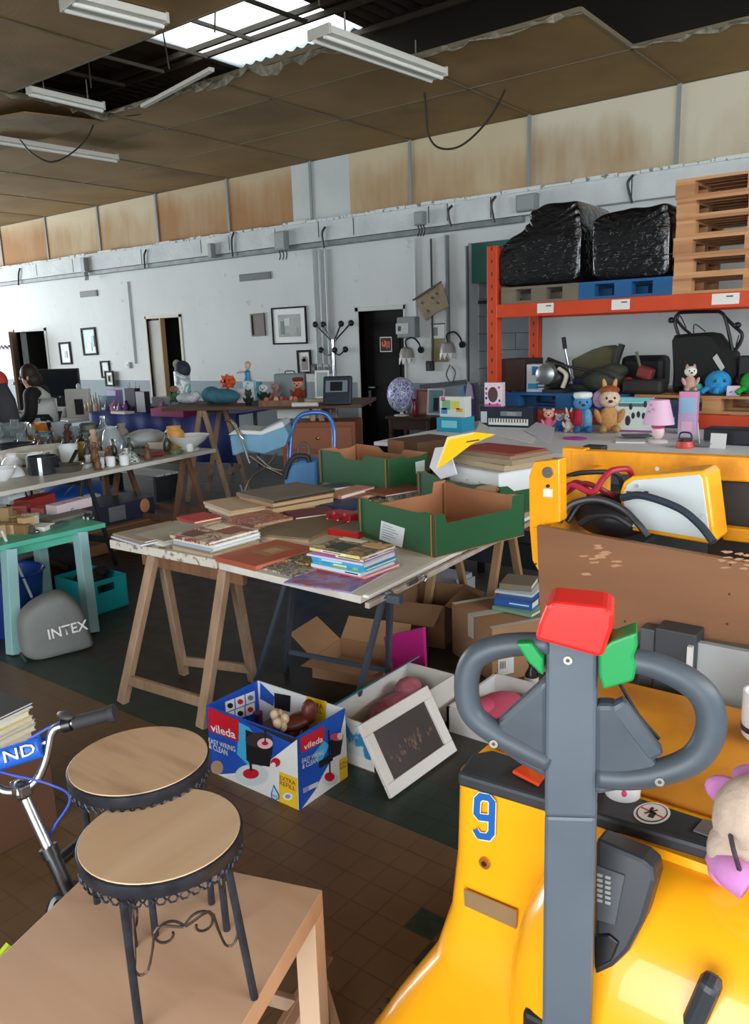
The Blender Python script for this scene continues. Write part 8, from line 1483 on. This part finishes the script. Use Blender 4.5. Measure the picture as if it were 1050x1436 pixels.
# coat stand by the wall
cs0 = V3(ony(469, 520, 8.05)); cs = thing('coat_stand', 'chrome coat stand with black ball hooks by the wall conduits', 'coat stand', (cs0.x, 8.05, 0)); ztop = float(ony(466, 476, 8.05)[2]); B().cyl((cs0.x, 8.05, .03), (cs0.x, 8.05, ztop), .022).build('pole', chrome, cs, smooth=True); B().lathe([(.2, 0), (.2, .015), (.03, .03), (.022, .06)], 20, (cs0.x, 8.05, 0)).build('base', M((40, 42, 44), .4), cs, smooth=True)
for x, y, b0_ in ((442, 455, 0), (453, 455, 0), (478, 454, 0), (492, 453, 0), (450, 491, 1), (469, 491, 1), (484, 490, 1)):
    e = V3(ony(x, y, 8.05-.12*((x*7) % 3-1))); s0 = Vector((cs0.x, 8.05, ztop-.04 if not b0_ else e.z-.03)); hkk = B().tube(bez([s0, s0.lerp(e, .5)+Vector((0, 0, -.05 if b0_ else .0)), e], 5), .012, 6).build('hook_arm', chrome, cs, smooth=True); B().ell(e, (.04, .04, .04), 10, 8).build('ball_tip', dkpl, hkk, smooth='all')
# under the plank table: chest, white boxes; hand truck, doll pram, blue case in front
ch_ = thing('wooden_chest', 'orange-brown wooden chest of drawers under the plank table', 'chest', (*on_table(420, 640, .1)[:2], 0)); cz = on_table(408, 592, .85); ch_.location = (cz.x+.1, cz.y+.35, 0); ch_.rotation_euler = (0, 0, .5); B().box((0, 0, .42), (.75, .4, .84)).build('carcass', M((130, 72, 40), .45), ch_, world=False, bev=.006)
for k in range(3): dw = B().box((0, -.205, .16+k*.26), (.68, .015, .22)).build('drawer', M((142, 80, 46), .4), ch_, world=False, bev=.004); B().ell((0, -.22, .16+k*.26), (.018, .014, .018), 8, 6).build('knob', M((170, 130, 70), .3, .8), dw, world=False)
wbx2 = abox('white carton on top of the chest under the plank table', 383, 590, (.35, .25, .1), .5, M((196, 200, 198), .6), 'white_carton', 'carton', .845, None, .35)
hp0 = V3(ony(440, 690, 4.6)); tk = thing('hand_truck', 'blue tubular hand truck standing before the plank table', 'hand truck', (*V3(atd(440, 690, 6.2))[:2], 0)); hb_ = M((34, 80, 156), .25, col2=(50, 104, 176), scale=3., coat=.5)
hz_ = lambda x, y: V3(atd(x, y, 6.2)); pth = [hz_(404, 700), hz_(406, 640), hz_(409, 605), hz_(416, 588), hz_(428, 580), hz_(452, 579), hz_(463, 587), hz_(468, 605), hz_(468, 640), hz_(466, 700)]; B().tube(bez(pth, 6), .018, 10).build('frame', hb_, tk, smooth=True)
A_, B2 = V3(onz(404, 745)), V3(onz(462, 750)); B().tube([pth[0], pth[0].lerp(pth[-1], .0)+Vector((0, 0, -max(pth[0].z-.05, .05)))], .02).tube([pth[-1], pth[-1]+Vector((0, 0, -max(pth[-1].z-.05, .05)))], .02).build('lower_frame', hb_, tk, smooth=True); fpz = (pth[0]+pth[-1])/2; B().box((fpz.x+.1, fpz.y-.14, .02), (.4, .25, .012), Matrix.Rotation(.6, 3, 'Z')).build('toe_plate', hb_, tk)
for s in (pth[0], pth[-1]): B().cyl((s.x-.03, s.y+.06, .1), (s.x+.03, s.y+.1, .1), .1, n=16).build('wheel', M((26, 26, 26), .8), tk, smooth=True)
bcs = thing('blue_suitcase', 'light blue suitcase with dark strap standing by the hand truck', 'suitcase', (*V3(atd(428, 700, 5.6))[:2], 0)); bq_ = [V3(atd(x, y, 5.6)) for x, y in ((396, 700), (398, 665), (408, 650), (424, 645), (444, 645), (446, 700))]; zmn = min(p.z for p in bq_)
for p in (bq_[0], bq_[-1]): p.z = .02
B().prism(bq_, Vector((-.1, .16, 0))).build('shell', M((70, 130, 186), .5), bcs, bev=.02); B().tube(bez([V3(atd(x, y, 5.58)) for x, y in ((398, 672), (404, 652), (414, 640), (430, 640), (434, 648))], 6), .018, 7).build('strap', M((36, 38, 46), .6), bcs, smooth=True); B().tube(bez([V3(atd(x, y, 5.6)) for x, y in ((415, 648), (420, 625), (432, 625), (434, 648))], 6), .01, 7).build('handle', M((60, 64, 70), .5), bcs, smooth=True)
pr = thing('doll_pram', 'folding doll pram with light blue fabric seat and chrome frame', 'doll pram', (*V3(onz(365, 730))[:2], 0)); PD = 5.9; pd = lambda x, y, d=PD: V3(atd(x, y, d)); pf1 = [pd(322, 612), pd(335, 606), pd(365, 606), pd(398, 596), pd(405, 610), pd(400, 626), pd(370, 637), pd(345, 633), pd(326, 640)]; B().prism(pf1, Vector((-.22, .3, 0))).build('fabric_seat', M((88, 132, 160), .7, col2=(106, 150, 174), scale=6., bump=.4), pr, bev=.015); pf2 = [pd(320, 612), pd(330, 604), pd(366, 606), pd(396, 592), pd(400, 600), pd(368, 612), pd(335, 611)]; B().prism([p-Vector((-.01, .015, -.01)) for p in pf2], Vector((-.2, .28, 0))).build('fabric_rim', M((190, 196, 200), .7), pr, bev=.01)
for P in (((315, 590), (324, 592), (336, 612), (350, 650)), ((323, 588), (330, 595), (336, 607), (342, 615)), ((350, 640), (372, 655), (400, 670), (412, 700)), ((388, 635), (372, 655), (350, 672), (338, 705)), ((360, 640), (378, 655), (395, 660)), ((337, 680), (340, 690), (336, 705))): B().tube(bez([pd(*q, PD-.05) for q in P], 6), .009, 7).build('frame_tube', chrome, pr, smooth=True)
for x, y in ((338, 715), (412, 712)):
    p = pd(x, y); 
    for s in (0, .3): cw = Vector((p.x-.2*s, p.y+.27*s, .055)); B().tube([cw+Vector((.05*math.cos(a), 0.02*math.cos(a), .05*math.sin(a))) for a in [i*math.pi/8 for i in range(16)]], .008, 6, closed=True).build('wheel', M((60, 62, 66), .6), pr, smooth='all')
    B().tube([p, (p.x, p.y, .06)], .008, 6).build('frame_tube', chrome, pr)
# ---- far desk with the television
Z7 = .78; tvp = V3(atd(77, 557, 12.2)); t7 = thing('desk', 'white desk with electronics near the open brown door', 'table', (tvp.x, tvp.y, 0)); dz7 = tvp.z-.25; B().box((tvp.x+.15, tvp.y-.1, dz7-.02), (2.2, 1.0, .04)).build('desktop', M((206, 210, 212), .5), t7, bev=.004)
for a in (-.9, 1.1):
    for b_ in (-.5, .3): B().bar((tvp.x+a, tvp.y+b_, 0), (tvp.x+a, tvp.y+b_, dz7-.04), .05, .05).build('leg', M((120, 124, 126), .5), t7)
tv = thing('television', 'black flat-screen television on the far white desk', 'television', (tvp.x, tvp.y+.1, dz7), .62); wv = .64; B().box((0, 0, .45), (wv, .05, .44)).build('bezel', M((26, 27, 30), .3), tv, world=False, bev=.008); B().box((0, -.027, .46), (wv-.05, .006, .37)).build('screen', M((16, 20, 24), .12), tv, world=False); B().box((0, 0, .11), (.12, .05, .24)).build('neck', M((26, 27, 30), .4), tv, world=False); B().box((0, 0, .01), (.34, .22, .02)).build('foot', M((26, 27, 30), .4), tv, world=False, bev=.005); B().box((0, -.03, .25), (.03, .004, .02)).build('logo', M((190, 190, 190), .4), tv, world=False)
g7 = 'electronics on the far white desk'
def dbox(lab, px, dx, dy, d, m, nm, cat): p = V3(atd(px, 575, 11.9)); return B().box((p.x+dx, p.y+dy, dz7+d[2]/2), d, Matrix.Rotation(.6, 3, 'Z')).build(nm, m, bev=.006, label=lab, cat=cat, group=g7)
mixw = M((190, 194, 196), .4, col2=(40, 42, 46), scale=16., sharp=True, mix=.5)
dbox('silver and black stereo unit before the television', 68, 0, -.15, (.36, .25, .13), mixw, 'stereo', 'stereo'); dbox('white printer-like machine beside the stereo unit', 93, .1, -.25, (.32, .25, .14), M((206, 208, 208), .4), 'printer', 'printer'); dbox('small black speaker right of the printer', 107, .15, -.1, (.12, .14, .22), dkpl, 'speaker', 'speaker'); dbox('cardboard tray of leads on top of the desk edge', 50, -.05, -.3, (.26, .2, .1), mixw, 'lead_tray', 'tray')
pv = V3(atd(111, 570, 11.5)); wf_ = thing('white_cabinet', 'small white display frame with a dark opening beside the television', 'display frame', (pv.x, pv.y, dz7), .62); B().box((0, 0, .2), (.34, .1, .4)).build('frame', M((214, 216, 214), .5), wf_, world=False, bev=.006); B().box((.02, -.052, .15), (.12, .006, .22)).build('opening', M((40, 42, 44), .5), wf_, world=False); B().ell((.02, 0, .43), (.03, .03, .05)).build('finial', M((206, 206, 204), .5), wf_, world=False, smooth='all')
# tall back chair with coat at the left edge
cq = V3(atd(2, 560, 9.0)); kc = thing('draped_chair', 'high-backed chair draped with a dark grey coat and red hood', 'chair', (cq.x, cq.y, 0)); 
B().loft([[(cq.x+r*math.cos(a), cq.y+.6*r*math.sin(a), z) for a in [2*math.pi*i/14 for i in range(14)]] for r, z in ((.24, .3), (.25, .8), (.2, 1.1), (.1, 1.28))]).build('coat', M((62, 64, 68), .85, bump=.4, bscale=6.), kc, smooth='all'); B().ell((cq.x-.02, cq.y, 1.3), (.11, .1, .12)).build('hood', M((190, 66, 54), .8), kc, smooth='all')
for a in (-.16, .16):
    for b_ in (-.12, .12): B().bar((cq.x+a, cq.y+b_, 0), (cq.x+a*.9, cq.y+b_*.9, .45), .03, .03).build('leg', M((50, 44, 40), .5), kc)
# ================================================================== PERSON
pd_ = 9.6; hp_ = V3(atd(38, 527, pd_)); fx = -V3(RC[:, 0]); fx.z = 0; fx.normalize(); sdv = Vector((-fx.y, fx.x, 0))
pe = thing('person', 'person with short dark hair in a white vest and black sleeves, bending over the stall', 'person', (hp_.x-fx.x*.14, hp_.y-fx.y*.14, 0))
P_ = lambda f, s, z: Vector((hp_.x-fx.x*.14, hp_.y-fx.y*.14, 0))+fx*f+sdv*s+Vector((0, 0, z))
HZ = hp_.z
def skin(nm, verts, edges, rad, mat, par, root=0, sub=2):
    Mi = FR[par.name]; me = bpy.data.meshes.new(nm); me.from_pydata([tuple(Mi @ v) for v in verts], edges, []); me.materials.append(mat); o = bpy.data.objects.new(nm, me); COL.objects.link(o); o.parent = par; md = o.modifiers.new('skin', 'SKIN'); 
    for i, r in enumerate(rad): sv = me.skin_vertices[0].data[i]; sv.radius = (r, r) if not isinstance(r, tuple) else r; sv.use_root = (i == root)
    md.use_smooth_shade = True; s = o.modifiers.new('sub', 'SUBSURF'); s.levels = sub; s.render_levels = sub; return o
sk_ = M((206, 160, 136), .5); sh = HZ-.22; hipz = .84
# one continuous body: pelvis, spine, neck, head, both arms with hands, both legs
vs = [P_(0, 0, hipz), P_(.02, 0, hipz+.2), P_(.04, 0, sh), P_(.1, 0, sh+.08), P_(.13, 0, HZ-.06), P_(.14, 0, HZ+.03), P_(.05, .17, sh-.01), P_(.08, .21, sh-.24), P_(.3, .2, sh-.38), P_(.38, .19, sh-.4), P_(.05, -.17, sh-.01), P_(.06, -.21, sh-.25), P_(.26, -.2, sh-.42), P_(.34, -.19, sh-.44), P_(0, .1, hipz-.06), P_(.02, .1, .44), P_(-.02, .1, .07), P_(.1, .11, .03), P_(0, -.1, hipz-.06), P_(.02, -.1, .44), P_(-.02, -.1, .07), P_(.1, -.11, .03)]
eg = [(0, 1), (1, 2), (2, 3), (3, 4), (4, 5), (2, 6), (6, 7), (7, 8), (8, 9), (2, 10), (10, 11), (11, 12), (12, 13), (0, 14), (14, 15), (15, 16), (16, 17), (0, 18), (18, 19), (19, 20), (20, 21)]
rd_ = [.13, .115, .12, .05, .085, .075, .055, .045, .033, .03, .055, .045, .033, .03, .085, .06, .045, .035, .085, .06, .045, .035]
skin('body', vs, eg, rd_, sk_, pe)
B().loft([[P_(f+a_*math.cos(t_), b_*math.sin(t_), z) for t_ in [2*math.pi*i/18 for i in range(18)]] for f, a_, b_, z in ((0, .165, .2, hipz-.06), (.005, .16, .19, hipz+.1), (.02, .155, .185, hipz+.22), (.035, .155, .2, sh-.1), (.045, .135, .19, sh-.01), (.07, .09, .12, sh+.06), (.09, .06, .065, sh+.1))]).build('vest', M((196, 200, 198), .7), pe, smooth='all')
for i, j, k in ((6, 7, 8), (10, 11, 12)): a_ = P_(.04, 0, sh-.01); B().tube(bez([a_.lerp(vs[i], .6), vs[i], vs[j], vs[j].lerp(vs[k], .95)], 4), [.1, .1, .098, .095, .09, .085, .08, .078, .075, .07, .065, .06, .055], 12).build('sleeve', M((24, 24, 26), .8), pe, smooth='all')
skin('trousers', [P_(0, 0, hipz+.03), vs[14], vs[15], P_(-.02, .1, .12), vs[18], vs[19], P_(-.02, -.1, .12)], [(0, 1), (1, 2), (2, 3), (0, 4), (4, 5), (5, 6)], [.15, .1, .075, .06, .1, .075, .06], M((40, 42, 46), .8), pe)
hr = M((44, 32, 26), .6); B().ell(P_(.11, 0, HZ+.03), (.105, .105, .115), 16, 12).ell(P_(.06, 0, HZ-.05), (.085, .1, .1), 14, 10).build('hair', hr, pe, smooth='all')
B().ell(P_(.225, 0, HZ-.03), (.018, .016, .022), 8, 6).build('nose', sk_, pe, smooth='all')
for q in (-1, 1): B().ell(P_(.205, q*.035, HZ+.0), (.012, .012, .012), 8, 6).build('eye', M((30, 26, 26), .3), pe, smooth='all'); B().ell(P_(-.02+.12, q*.09, HZ-.02), (.02, .012, .03), 8, 6).build('ear', sk_, pe, smooth='all')
B().bar(P_(.215, -.025, HZ-.075), P_(.215, .025, HZ-.075), .01, .01).build('mouth', M((160, 90, 84), .5), pe)
for s, k in ((1, 9), (-1, 13)):
    for q in range(5):
        b0 = vs[k]+sdv*(s*(.02-.011*q)); L_ = (.05, .075, .08, .075, .06)[q]; d0 = fx*(1 if q else .6)+sdv*(s*.5 if not q else 0)+Vector((0, 0, -.35)); d0.normalize(); B().tube(bez([b0-d0*.015, b0+d0*L_*.5, b0+d0*L_*.8+Vector((0, 0, -.02))], 4), [.0085]*9, 6).build('finger', sk_, pe, smooth='all')
for q in (-1, 1): B().ell(P_(.05, q*.1, .045), (.13, .055, .05), R=None).build('shoe', M((30, 28, 28), .5), pe, smooth='all')
a, b_ = onw(2, 489), onw(18, 487); hr_ = B().bar((a[0]-.4, WY-.012, a[2]), (b_[0], WY-.012, b_[2]), .02, .06).build('hook_rail', M((120, 122, 124), .5), label='short hook rail on the far wall beside the open brown door', cat='hook rail')
for k in range(4): x = a[0]+(b_[0]-a[0])*k/3-.02; B().cyl((x, WY-.02, a[2]), (x, WY-.07, a[2]+.06), .012, n=6).build('hook', M((60, 62, 64), .4), hr_)
